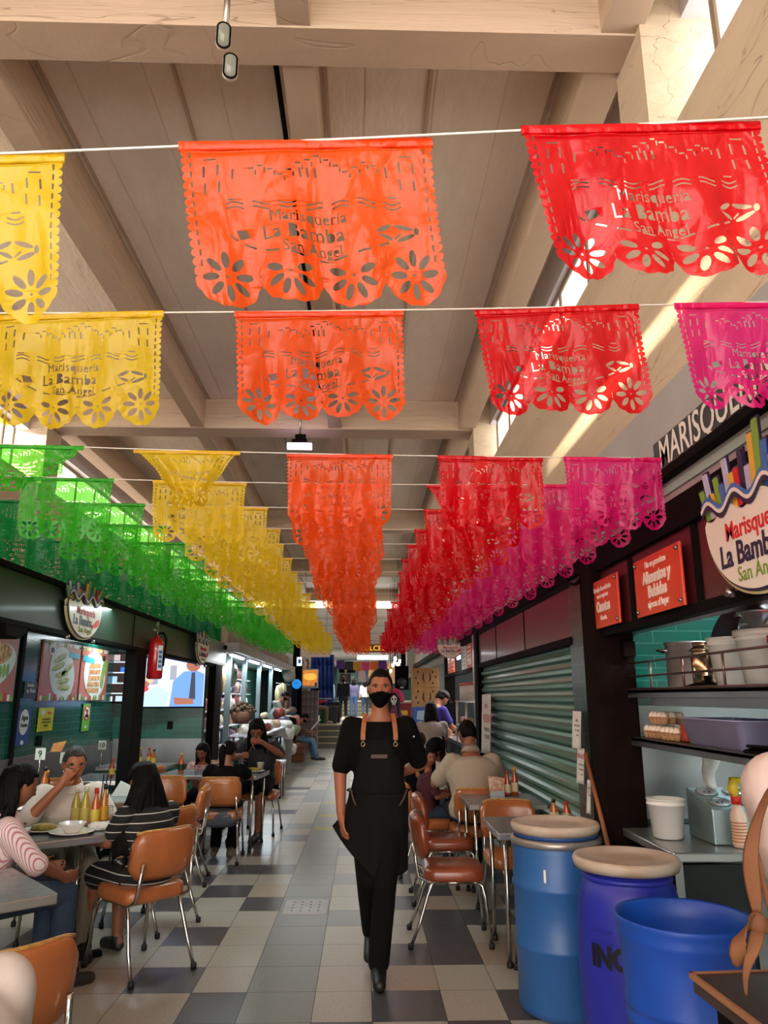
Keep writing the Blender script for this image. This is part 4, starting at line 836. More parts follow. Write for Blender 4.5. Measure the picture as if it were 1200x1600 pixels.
# goods: sacks, shelves of jars, baskets, loofahs
m_sack = mat('raffia', '#a8916a', .9, var=.3, vscale=22, bump=.6, bscale=30)
def lump(name, label, cat, loc, r, m, seed=0, group=None, sq=1.0):
    rr = random.Random(seed); q = MB(); nu, nv = 20, 14; rg = []; ph = [rr.uniform(0, 6) for _ in range(6)]
    for j in range(nv + 1):
        t = PI * (j + .03) / (nv + .06); ring = []
        for k in range(nu):
            a = 2 * PI * k / nu; d = 1 + .1 * math.sin(3 * a + ph[0] + 2 * t) + .07 * math.sin(5 * a + ph[1]) * math.sin(4 * t + ph[2]) + .05 * math.sin(9 * a + ph[3] + 5 * t)
            c_, s_ = math.cos(a), math.sin(a); p_ = sq; cx = math.copysign(abs(c_) ** p_, c_); sx = math.copysign(abs(s_) ** p_, s_)
            ring.append((r[0] * math.sin(t) ** .7 * cx * d, r[1] * math.sin(t) ** .7 * sx * d, -r[2] * math.cos(t)))
        rg.append(ring)
    q.rings(rg); return tag(q.build(name, m, None, loc), label, cat, group)
lump('raffia_bundle', 'big bagged bundle of tan raffia hanging in the first window of the dry goods stall', 'bundle', (LX - .12, 11.6, 1.83), (.16, .28, .33), m_sack, 3, sq=.7)
lump('plastic_bag', 'dark clear bag hung behind the first upright of the dry goods stall', 'bag', (LX - .15, 12.9, 1.95), (.13, .38, .25), mat('dark_film', '#3c4a44', .2, bump=.8, bscale=12), 5, sq=.8)
lump('plastic_bag', 'clear plastic bag bunched under the last fluorescent tube of the dry goods stall', 'bag', (LX + .25, 19.3, 2.08), (.15, .42, .17), mat('clear_film', '#a9b5b3', .15, bump=.8, bscale=12), 6, sq=.8)
q = MB(); q.bb(-2.86, -2.83, 11.35, 20.5, .2, 2.2); tag(q.build('back_board', mat('board_teal', '#3d8276', .5)), 'teal back board behind the packet shelves of the dry goods stall', 'board')
# tiers of bags and packets inside the stall
cols = ['#cfc7bb', '#8a4a4a', '#d8d3ca', '#a8896a', '#6d4c6e', '#b9a58c', '#7a8a6a', '#dfd8d0', '#b56a58', '#4a4e66', '#c2b37c', '#8d3a36']
gi = 0
def goods(x, y0, y1, z, nn_, sc=1.0, where=''):
    global gi
    for k in range(nn_):
        y = y0 + (y1 - y0) * (k + .5) / nn_; c = cols[rnd.randrange(len(cols))]; h = rnd.uniform(.09, .15) * sc
        lump('goods_packet', 'packet on the %s, %s from the camera in the dry goods stall' % (where, ORD[k]), 'packet', (x + rnd.uniform(-.03, .03), y, z + h), (.08 * sc, min(.13, (y1 - y0) / nn_ * .48), h), mat('packet' + c, c, .45, var=.4, vscale=18, bump=.4, bscale=20), gi, 'packets on the ' + where, .75); gi += 1
for (x, z, w_) in ((-2.45, .5, 'lowest packet shelf'), (-2.45, .78, 'low packet shelf'), (-2.5, 1.06, 'middle packet shelf'), (-2.55, 1.34, 'upper packet shelf'), (-2.6, 1.62, 'top packet shelf'), (-2.62, 1.9, 'highest packet shelf')):
    q = MB(); q.bb(x - .18, x + .14, 11.35, 16.8, z - .02, z); tag(q.build('goods_shelf', m_white, None), 'white board carrying goods, the ' + w_ + ' in the dry goods stall', 'shelf')
    goods(x, 11.4, 16.7, z, 24, .95, w_)
bk = thing('dried_flower_basket', 'basket heaped with dark dried flowers behind the man with long hair', 'basket', (-2.02, 12.9, 1.12))
q = MB(); q.lathe([(.1, 0), (.16, .06), (.2, .2), (.19, .2), (.15, .08), (.001, .02)], seg=20); q.build('basket_body', mat('basket_brown', '#6a4636', .8, bump=.6), bk)
q = MB()
for k in range(60):
    a = rnd.uniform(0, 2 * PI); e = rnd.uniform(0, 1) ** .5; q.ell((.22 * e * math.cos(a), .22 * e * math.sin(a), .2 + .14 * (1 - e * e)), (.032, .032, .026), nu=8, nv=5)
q.build('flower_heads', mat('dried_heads', '#6d553f', .9, var=.6, vscale=30, col2='#2b1e18'), bk)
lt = thing('goods_table', 'low white table covered with packets in front of the dry goods stall', 'table', (-1.92, 14.9, 0))
q = MB(); q.bb(-.25, .3, -2.2, 1.8, .92, .95); q.build('table_top', m_white, lt)
for (x, y) in ((-.2, -2.1), (.25, -2.1), (-.2, 1.7), (.25, 1.7)): q = MB(); q.tube([(x, y, 0), (x, y, .92)], .02); q.build('leg', m_steel_b, lt)
for k in range(20):
    c = cols[(k * 5) % len(cols)]; y = 12.8 + k * .19
    lump('goods_packet', 'packet lying on the low white goods table, %s from the camera' % ORD[k], 'packet', (-1.86 + rnd.uniform(-.1, .1), y, .95 + .07), (.10, .085, .06 + .05 * rnd.random()), mat('packet' + c, c, .45, var=.4, vscale=18, bump=.4, bscale=20), 40 + k, 'packets on the low white table', .8)
q = MB(); q.tube([(-.02, -.2, 0), (-.02, .2, 0)], [.05, .05]); tag(q.build('paper_roll', mat('cream_roll', '#ded8b8', .6), None, (-1.78, 14.1, 1.23)), 'pale cream roll lying on the goods by the second upright', 'roll')
# loofahs hanging
for k, (y, z, l) in enumerate(((17.7, 1.60, .2), (18.0, 1.62, .2), (18.5, 1.72, .16), (18.9, 1.70, .17))):
    q = MB(); rg = []
    for j in range(13): t = j / 12; r = .075 * math.sin(PI * min(1, t * .9 + .08)) ** .5; rg.append([(r * math.cos(a), r * math.sin(a) * 1.2, l - 2 * l * t) for a in [2 * PI * i / 12 for i in range(12)]])
    q.rings(rg); tag(q.build('loofah', mat('loofah_cream', '#d6cfa6', .9, bump=.7, bscale=60), None, (-1.96, y, z)), 'cream loofah sponge hanging at the goods stall, %s from the camera' % ORD[k], 'loofah', 'loofahs hanging in a row')
q = MB(); q.tube([(LX + .17, 17.3, 1.86), (LX + .17, 20.5, 1.86)], .01); tag(q.build('hanging_rail', m_steel), 'thin steel rail from which the loofahs hang', 'rail')
for k in range(6):
    lump('hanging_bundle', 'dark bundle hanging under the loofah rail, %s from the camera' % ORD[k], 'bundle', (-1.98, 18.6 + k * .33, 1.42 - .06 * (k % 2)), (.09, .12, .2), mat('packet' + cols[(k * 3 + 4) % 12], cols[(k * 3 + 4) % 12], .5), 80 + k, 'bundles under the loofah rail', .8)
# bin with bags, grey
bn = thing('rubbish_bin', 'tall grey rubbish bin with a clear liner beside the goods stall', 'bin', (-1.66, 16.35, 0))
q = MB(); q.lathe([(.15, 0), (.16, .01), (.2, .86), (.215, .865), (.215, .9), (.19, .9), (.15, .03), (.001, .03)], seg=28); q.build('body', mat('bin_grey', '#8d9088', .5, var=.15), bn)
q = MB(); q.lathe([(.2, .7), (.225, .78), (.222, .9), (.2, .93), (.17, .88)], seg=28, cap=False); q.build('liner', mat('liner_film', '#c9ccc6', .3, bump=.7, bscale=20), bn)
lump('plastic_bag', 'pile of pale carrier bags heaped on the grey rubbish bin', 'bag', (-1.66, 16.35, .98), (.19, .19, .1), mat('carrier_white', '#c9cbc6', .4, bump=.8, bscale=16), 21, sq=.8)
lump('plastic_bag', 'clear bag hanging on the side of the black rack left of the grey bin', 'bag', (-1.55, 14.6, .62), (.1, .14, .2), mat('clear_film_b', '#9fb0b4', .2, bump=.8, bscale=14), 22, sq=.8)
rk = thing('black_rack', 'low black wire rack between the goods table and the grey bin', 'rack', (-1.62, 13.9, 0))
for (x, y) in ((-.15, -.3), (.12, -.3), (-.15, .3), (.12, .3)): q = MB(); q.tube([(x, y, 0), (x, y, .86)], .015); q.build('post', m_blk, rk)
for z in (.3, .86): q = MB(); q.bb(-.17, .14, -.32, .32, z - .01, z + .01); q.build('shelf', m_blk, rk)
st_ = thing('step_stool', 'white topped low stool on a black crate in front of the grey bin', 'stool', (-1.42, 12.6, 0)); q = MB(); q.bb(-.18, .18, -.2, .2, .52, .56); q.build('top', m_white, st_, bevel=.008); q = MB(); q.bb(-.14, .14, -.16, .16, 0, .3); q.build('crate', m_blk, st_, bevel=.01)
for (x, y) in ((-.15, -.17), (.15, -.17), (-.15, .17), (.15, .17)): q = MB(); q.tube([(x, y, 0), (x, y, .52)], .012); q.build('leg', m_steel, st_)
# piles of goods by the seated vendor
for k in range(24):
    c = cols[(k * 7 + 2) % len(cols)]; lump('market_bundle', 'bundle in the heap around the masked vendors, %s from the camera' % ORD[k], 'bundle', (-1.85 + rnd.uniform(-.2, .3), 17.0 + k * .135, .35 + .75 * ((k * 3) % 5) / 4 + .1), (.13, .14, .12), mat('packet' + c, c, .45, var=.4, vscale=18, bump=.4, bscale=20), 60 + k, 'bundles heaped around the vendors', .85)
bx = thing('wooden_crate', 'brown wooden crate that the reading vendor sits on', 'crate', (-1.68, 19.6, 0)); q = MB(); q.bb(-.22, .22, -.25, .25, 0, .44); q.build('crate_body', mat('crate_wood', '#7a4a32', .7, var=.3, vscale=4, stretch=(1, 1, 6)), bx, bevel=.006)
for z in (.1, .25, .4): q = MB(); q.bb(-.23, .23, -.26, -.25, z - .05, z + .04); q.build('slat', mat('crate_slat', '#8f5638', .7), bx)
q = MB(); q.bb(LX + .3, LX + .5, 18.9, 20.4, .0, .95)
# black column with navy curtain, lit picture box, crate stack
q = MB(); q.bb(-1.98, -1.72, 21.4, 21.6, 0, 3.1); tag(q.build('dark_column', m_blk), 'black column between the dry goods stall and the lit food picture', 'column')
q = MB(); rg = []
for z in (0.2, 1.0, 1.75): rg.append([(-1.98 + .14 * u + .0, 21.3 + .03 * math.sin(u * 40), z) for u in [k / 24 for k in range(25)]])
for a, b in zip(rg[:-1], rg[1:]):
    q.add(a + b, [(i, i + 1, 26 + i, 25 + i) for i in range(24)], 0, True)
cu = q.build('navy_curtain', mat('navy_cloth', '#1b2440', .8)); m_ = cu.modifiers.new('s', 'SOLIDIFY'); m_.thickness = .01; tag(cu, 'narrow navy curtain hanging below the round blue sign', 'curtain')
rs = thing('round_sign', 'round bright blue sign on the black column', 'sign', (-1.83, 21.1, 1.90)); q = MB(); q.lathe([(.001, 0), (.13, 0), (.13, .02), (.001, .02)], (0, 0, 0), 28, axis=(0, -1, 0)); q.build('disc', mat('round_blue', '#1f84d8', .4, emit='#1f84d8', estr=.5), rs); q = MB(); q.prism(oval(0, .02, .05, .02), (0, -.023, 0), (1, 0, 0), (0, 0, 1), .003); q.build('mark', m_pl, rs)
q = MB(); q.tube([(-.25, 0, 0), (0, 0, 0)], .008); q.build('arm', m_bolt, rs)
sn = thing('small_sign', 'small white sign with a blue mark above the lit food picture', 'sign', (-1.78, 21.3, 2.52)); q = MB(); q.bb(-.08, .06, -.01, .01, -.12, .12); q.build('board', mat('lit_white', '#dfeaf0', .5, emit='#dfeef8', estr=.6), sn); q = MB(); q.bb(-.04, .03, -.014, -.01, -.05, .06); q.build('mark', m_blue, sn)
lb = thing('light_box', 'lit picture box of golden bread above the stack of crates', 'light box', (-1.53, 22.0, 2.02))
q = MB(); q.bb(-.24, .24, 0, .08, -.22, .32); q.build('frame', mat('frame_white', '#c9d3da', .4), lb, bevel=.006); q = MB(); q.bb(-.21, .21, -.004, 0, -.15, .29); q.build('picture', mat('bread_picture', '#e0892f', .4, var=.6, vscale=7, col2='#5a2c12', emit='#c97a2c', estr=.45), lb); q = MB(); q.prism(oval(0, .1, .19, .1), (0, -.006, 0), (1, 0, 0), (0, 0, 1), .002); q.build('bread_loaf', mat('bread_gold', '#f0a040', .4, emit='#f0a040', estr=.6), lb)
q = MB(); q.bb(-.21, .21, -.004, 0, -.2, -.155); q.build('caption', m_pl, lb); q = MB(); q.bb(.14, .2, -.008, -.004, -.19, -.06); q.build('blue_mark', m_blue, lb)
mcr = mat('crate_mauve', '#8f7f80', .6, var=.5, vscale=14, col2='#54463f'); c0 = None
for i in range(4):
    for j in range(8):
        if c0 is None: q = MB(); q.bb(-.058, .058, -.2, .2, 0, .205); c0 = q.build('egg_tray_pack', mcr, None, bevel=.01); o = c0
        else: o = c0.copy(); COL.objects.link(o)
        o.location = (-1.70 + i * .121, 22.1, .05 + j * .21); tag(o, 'mottled packed carton in column %s from the left, layer %s from the floor' % (ORD[i] if i else 'first', ORD[j] if j else 'first'), 'carton', 'packed cartons stacked below the lit bread picture')
# ================================================================== STEPS AND FAR END
m_step = bricks('step_tiles', '#6c6c62', '#5f6058', '#4a4a44', .42, .5, .006, .4, 'XZ', 0.0); m_nose = mat('step_nosing', '#c9b47a', .4, .3); m_plat = mat('platform_tiles', '#a5a49a', .35, var=.15, vscale=6)
q = MB()
for k in range(4):
    y = 24.1 + k * .32; q.bb(-1.75, 3.2, y, 36, .17 * k, .17 * (k + 1), 0); q.bb(-1.75, 3.2, y - .015, y + .04, .17 * (k + 1) - .02, .17 * (k + 1) + .003, 1)
q.bb(-4.4, 3.2, 25.1, 48, .67, .683, 2); q.bb(-4.4, -1.75, 24.1, 48, 0, .67, 0)
for k in range(4):
    y = 35.5 + k * .34; q.bb(-1.2, 3.2, y, 48, .68 + .17 * k, .68 + .17 * (k + 1), 0); q.bb(-1.2, 3.2, y - .015, y + .04, .66 + .17 * (k + 1), .683 + .17 * (k + 1), 1)
struct('floor_steps', q, [m_step, m_nose, m_plat])
q = MB(); q.tube([(-1.42, 24.0, .0), (-1.42, 24.0, .5), (-1.42, 24.02, .70)], .03); q.bb(-1.74, -1.4, 24.05, 24.12, .66, .70); tag(q.build('stair_edge_rail', m_nose), 'pale metal edging at the left end of the steps', 'rail')
q = MB(); q.bb(-4.4, 3.4, 47.8, 48, 0, 5.0); struct('wall_far', q, mat('far_wall', '#4e6b66', .7))
q = MB(); q.bb(3.2, 3.4, 24, 48, 0, 4, 0); q.bb(-4.6, -4.4, 28, 48, 0, 4, 0); q.bb(-4.4, 3.4, 28.6, 48, 3.35, 3.5, 1); struct('wall_annex', q, [m_darkint, m_white])
light('far_lamp', 'AREA', (0, 33, 3.25), 180, (1, .92, .8), 3, 4, aim=(0, 33, 0))
light('far_lamp', 'AREA', (0, 41, 3.25), 260, (1, .95, .9), 3, 5, aim=(0, 41, 0))
# hanging things between hall and annex
q = MB(); q.bb(-.9, -.0, -.02, .02, -.32, .32)
hs_ = thing('hanging_sign', 'pale pink hanging sign whose last letters AS show beside the yellow banners', 'sign', (-1.1, 20.5, 2.92)); q = MB(); q.bb(-.6, .2, -.015, .015, -.32, .22); q.build('board', mat('sign_pale_pink', '#e3cfc8', .5), hs_); text('VERDURAS', m_grey, (-.18, -.018, .1), (1, 0, 0), UP, .13, parent=hs_); text('frescas', m_red, (-.2, -.018, -.12), (1, 0, 0), UP, .12, parent=hs_)
for x in (-.5, .1): q = MB(); q.tube([(x, 0, .22), (x, 0, 2.55)], .006); q.build('wire', m_bolt, hs_)
ys_ = thing('hanging_sign', 'sign with raised golden letters beyond the red banners', 'sign', (.15, 25.5, 3.15)); q = MB(); q.bb(-.45, .8, -.02, .02, -.14, .14); q.build('board', mat('sign_brown', '#5a3a26', .5), ys_); text('DULCES', mat('gold_letters', '#f2b02a', .4, emit='#f2a61a', estr=.7), (.15, -.03, 0), (1, 0, 0), UP, .24, parent=ys_)
ls = thing('lit_lamp_panel', 'long bright white lamp panel under the golden letters', 'lamp', (.25, 25.6, 2.85)); q = MB(); q.bb(-.45, .6, -.03, .03, -.07, .07); q.build('diffuser', mat('lit_panel', '#ffffff', .5, emit='#eef6ff', estr=3), ls); q = MB(); q.bb(-.47, .62, .03, .06, -.09, .09); q.build('housing', m_blk, ls)
# small bunting far away
bc = ['#5c2a91', '#1c1a20', '#e8a02c', '#e64a9c', '#f07a30', '#6a2aa8']
sx0 = -1.05
for k, c in enumerate(bc):
    q = MB(); q.prism([(0, 0), (.32, 0), (.32, -.3), (.26, -.36), (.18, -.31), (.12, -.36), (.05, -.31), (0, -.34)], (0, 0, 0), (1, 0, 0), (0, 0, 1), .002)
    tag(q.build('small_banner', mat('bunting' + c, c, .5), None, (sx0 + k * .33, 29.8 + .02 * k, 2.96 - .05 * k * (5 - k) / 5)), '%s paper banner on the far string over the upper steps' % ('dark purple', 'black', 'amber', 'pink', 'orange', 'violet')[k], 'banner', 'small banners on the far string')
# blue tarp, counter kiosk, stools, bins on the platform
q = MB(); rg = []
for z in (.9, 1.8, 2.7, 3.1): rg.append([(-1.95 + .85 * u, 28.5 + .05 * math.sin(u * 34 + z), z) for u in [k / 40 for k in range(41)]])
for a, b in zip(rg[:-1], rg[1:]): q.add(a + b, [(i, i + 1, 42 + i, 41 + i) for i in range(40)], 0, True)
tp = q.build('blue_tarpaulin', mat('tarp_blue', '#1f3f9c', .5)); m_ = tp.modifiers.new('s', 'SOLIDIFY'); m_.thickness = .01; tag(tp, 'blue tarpaulin hanging beside the upper walkway', 'tarpaulin')
q = MB(); q.bb(-2.02, -1.97, 28.35, 28.42, .68, 3.2); tag(q.build('white_pole', m_white), 'thin white pole at the left edge of the blue tarpaulin', 'pole')
kt = thing('food_kiosk', 'green kiosk front at the far end of the upper walkway', 'kiosk', (-.75, 38, .68)); q = MB(); q.bb(-.55, .45, 0, .4, 0, 2.6); q.build('body', mat('kiosk_green', '#4f7f78', .5), kt); q = MB(); q.bb(-.45, .35, -.03, 0, 2.05, 2.35); q.build('grille', m_blk, kt); q = MB(); q.bb(-.4, .3, -.02, 0, 1.0, 1.9); q.build('opening', mat('kiosk_inside', '#9ab4ac', .6), kt)
ktb = thing('snack_table', 'small table where the person in the red top sits', 'table', (-1.42, 27.4, .68)); q = MB(); q.bb(-.3, .3, -.25, .25, .8, .83); q.build('table_top', m_white, ktb); q = MB(); q.tube([(0, 0, 0), (0, 0, .8)], .03); q.build('pedestal', m_blk, ktb)
gs0 = None
for k, (x, y) in enumerate(((-1.62, 26.0), (-1.38, 26.5), (-1.35, 26.0 + 1.0))):
    if gs0 is None:
        gs0 = thing('plastic_stool', '', 'stool', (x, y, .683)); q = MB(); q.lathe([(.13, 0), (.1, .4), (.115, .42), (.115, .45), (.001, .455)], seg=8, smooth=False); q.build('seat_and_base', mat('stool_green', '#3f8a5c', .45), gs0); o = gs0
    else: o = copy_tree(gs0); o.location = (x, y, .683)
    tag(o, 'green plastic stool on the upper walkway, %s' % ('the left one', 'the right one in front', 'the rearmost')[k], 'stool', 'green stools on the walkway')
bn2 = thing('rubbish_bin', 'square black rubbish bin on the edge of the upper walkway', 'bin', (-1.02, 26.2, .683)); q = MB(); q.prism([(-.13, 0), (.13, 0), (.17, .55), (-.17, .55)], (0, 0, 0), (1, 0, 0), (0, 0, 1), .3); q.build('body', mat('bin_black', '#1e2622', .5), bn2, bevel=.01); q = MB(); q.bb(-.185, .185, -.17, .17, .53, .57); q.build('rim', mat('bin_black2', '#232d29', .4), bn2)
q = MB(); q.bb(-.2, .2, -.2, .2, 0, .7); tag(q.build('stacked_crates', mat('crates_black', '#17181a', .6, bump=.5), None, (-1.0, 27.2, .683), bevel=.02), 'dark stack of crates behind the square black bin', 'crate')
# hanging clothes on the left above the person in red
for k, c in enumerate(('#b89a86', '#2a2024', '#d89a9a', '#c8b6a6', '#5a4038')):
    q = MB(); q.prism([(-.1, 0), (.1, 0), (.16, -.12), (.1, -.16), (.1, -.6), (-.1, -.6), (-.1, -.16), (-.16, -.12)], (0, 0, 0), (.3, 1, 0), UP, .03)
    tag(q.build('hanging_garment', mat('garment' + c, c, .8, bump=.4), None, (-1.95 + .02 * k, 23.2 + .55 * k, 2.78 - .08 * (k % 2)), bevel=.01), '%s garment hanging above the stall left of the blue tarpaulin' % ('tan', 'black', 'pink', 'beige', 'brown')[k], 'garment', 'garments hanging left of the tarpaulin')
q = MB(); q.bb(-.1, .1, -1.4, 1.2, 0, 1.6); tag(q.build('cluttered_partition', mat('clutter_brown', '#7d6a60', .8, var=.6, vscale=5, col2='#38302c'), None, (-2.05, 24.9, .3), bevel=.02), 'brown cluttered partition behind the person in the red top', 'partition')
# right side far: bright dressed stall with hanging pale clothes, fascia sign, speaker, altar
q = MB(); q.bb(1.25, 1.6, 21.5, 30, 2.2, 3.3, 0); struct('trim_%d' % n, q, [m_grey]); n += 1
sp2 = thing('speaker_tower', 'tall black loudspeaker hanging beyond the waiter on the right', 'speaker', (.93, 18.3, 1.72)); q = MB(); q.bb(-.16, .16, -.14, .14, 0, .56); q.build('cabinet', m_blk, sp2, bevel=.01); q = MB(); q.lathe([(.001, 0), (.11, 0), (.11, .01)], (0, -.142, .17), 20, axis=(0, -1, 0)); q.build('driver', mat('driver_grey', '#2b2a2b', .5), sp2); q = MB(); q.bb(-.02, .1, -.02, .02, .56, .95); q.build('bracket', m_blk, sp2); q = MB(); q.bb(-.04, .04, -.15, -.14, .04, .07); q.build('badge', m_pl, sp2)
for k, c in enumerate(('#e4e2ee', '#e9c67a', '#f0c486', '#f4dfc2', '#e8a95a')):
    q = MB(); w_ = .24; q.prism([(-.07, 0), (.07, 0), (w_, -.12), (w_ * .8, -.3), (w_ * .6, -.25), (w_ * .62, -.85), (-w_ * .62, -.85), (-w_ * .6, -.25), (-w_ * .8, -.3), (-w_, -.12)], (0, 0, 0), (1, 0, 0), UP, .05)
    tag(q.build('hanging_garment', mat('garment' + c, c, .8, bump=.4), None, (-.05 + .42 * k, 30.6 + .3 * (k % 2), 3.0 - .02 * k), bevel=.01), '%s shirt hanging high at the far end of the market' % ('white', 'yellow', 'golden', 'cream', 'orange')[k], 'garment', 'shirts hanging at the far end')
for k in range(7):
    o = thing('bare_bulb', 'glowing bulb over the far right stall, %s from the camera' % ORD[k], 'lamp', (.95 + .09 * (k % 2), 20.6 + k * .9, 2.42 + .12 * (k % 3)), 0, 'bulbs over the far right stall'); q = MB(); q.ell((0, 0, 0), (.045, .045, .055)); q.build('glass_bulb', mat('bulb', '#ffffff', .4, emit='#ffe2b0', estr=7), o); q = MB(); q.tube([(0, 0, .04), (0, 0, .12), (0, 0, 3.0)], [.02, .012, .004]); q.build('socket_and_cord', m_blk, o)
q = MB(); q.bb(-.45, .5, -.03, .03, -.1, .1); tag(q.build('yellow_sign', mat('yellow_board', '#cdb23a', .5, var=.3, vscale=9), None, (.45, 29.4, 3.02), bevel=.004), 'long yellow sign over the far shirts', 'sign')
al = thing('market_altar', 'dark red stand behind the skeleton figure', 'stand', (.70, 17.2, 0)); q = MB(); q.bb(-.28, .42, -.05, .3, 0, 1.42); q.build('cloth_front', mat('altar_red', '#6f1d20', .8, var=.3, vscale=4), al, bevel=.01); q = MB(); q.bb(-.05, .3, -.06, -.05, 1.16, 1.26); q.build('gold_strip', mat('strip_gold', '#c79a2c', .5), al)
sk = thing('skeleton_doll', 'small skeleton doll with long black hair and a pink flower crown beside the waiter', 'figure', (.62, 15.4, .88))
q = MB(); q.capsule((0, 0, .0), (0, 0, .45), .14, .08); q.capsule((-.1, 0, .4), (-.2, -.03, .15), .04, .03); q.capsule((.1, 0, .4), (.2, -.03, .15), .04, .03); q.lathe([(.2, -.88), (.13, 0)], seg=16); q.build('dress', mat('doll_dress', '#2a1b2a', .8, var=.5, vscale=20, col2='#7a3a5c'), sk)
q = MB(); q.ell((0, -.02, .62), (.065, .07, .085)); q.ell((0, -.05, .56), (.045, .04, .045)); q.build('skull', mat('bone', '#d9d4cc', .5), sk)
for x in (-.026, .026): q = MB(); q.ell((x, -.083, .63), (.018, .012, .02), nu=10, nv=6); q.build('eye_socket', m_blk, sk)
q = MB(); q.ell((0, -.09, .595), (.008, .01, .013), nu=8, nv=6); q.bb(-.025, .025, -.093, -.085, .555, .562); q.build('nose_and_teeth', m_blk, sk)
q = MB(); q.ell((0, .03, .63), (.1, .08, .12)); q.capsule((-.09, .0, .62), (-.1, -.02, .35), .04, .03); q.capsule((.09, .0, .62), (.1, -.02, .35), .04, .03); q.build('hair', mat('doll_hair', '#0d0b0d', .6), sk)
q = MB()
for k in range(16):
    a = PI * (k + .2) / 15 * 1.1 - .15; q.ell((.165 * math.cos(a), -.0, .63 + .17 * math.sin(a)), (.05, .04, .05), nu=10, nv=6)
q.build('flower_crown', mat('crown_pink', '#d8366f', .7, bump=.8, bscale=40), sk)

# ================================================================== CEILING LAMPS AND PIPES
def hang_lamp(label, x, y, ztop, zl, heads):
    o = thing('hanging_lamp', label, 'lamp', (x, y, zl)); q = MB(); q.tube([(0, 0, 0), (0, 0, ztop - zl)], .016); q.build('stem', m_bolt, o)
    for (dx, dy, dz, tilt) in heads:
        q = MB(); pts = []
        def oring(w, h, dd): return [(w * math.cos(a) , dd, h * math.sin(a) + (.03 if math.sin(a) > 0 else -.03)) for a in [2 * PI * k / 24 + .01 for k in range(24)]]
        rm = Euler((tilt, 0, .2)).to_matrix(); tr = lambda rg: [rm @ Vec(p) + Vec((dx, dy, dz)) for p in rg]
        q.rings([tr(oring(.036, .03, 0)), tr(oring(.038, .034, .02)), tr(oring(.03, .028, .04))]); q.rings([tr(oring(.036, .03, -.004)), tr(oring(.03, .026, -.006))], 1); h_ = q.build('lamp_head', [mat('lamp_case', '#c9bdb0', .4), m_blk], o)
        q = MB(); q.rings([tr(oring(.027, .022, -.007)), tr(oring(.025, .02, -.010))]); q.build('lens', mat('lamp_lens', '#7f8478', .15), h_)
    return o
hang_lamp('twin headed spotlight hanging on a stem below the nearest beam', -.70, 3.0, CEI, 4.66, ((.0, -.03, .02, .5), (.035, -.0, -.13, .4)))
hl = thing('hanging_lamp', 'small lamp with a violet glow hanging under the second beam above the orange banners', 'lamp', (-.86, 9.35, 4.86)); q = MB(); q.tube([(0, 0, 0), (0, 0, CEI - 4.86)], .018); q.build('stem', m_bolt, hl); q = MB(); q.bb(-.1, .1, -.04, .04, -.05, 0); q.bb(-.06, .08, -.03, .03, 0, .07); q.build('housing', m_blk, hl); q = MB(); q.bb(-.16, .16, -.05, .05, -.12, -.06); q.build('lit_lens', mat('violet_lens', '#ffffff', .4, emit='#e9c8ff', estr=8), hl)
q = MB(); q.tube([(-.58, 3.53, CEI - .05), (-.58, 9.5, CEI - .05)], .018); tag(q.build('conduit', m_blk, None), 'thin dark conduit running along the ceiling between the first two beams', 'pipe')
q = MB(); q.tube([(-.66, -2.8, CEI - .05), (-.66, 3.28, CEI - .05)], .022); tag(q.build('conduit', m_bolt, None), 'grey conduit on the ceiling in front of the nearest beam', 'pipe')
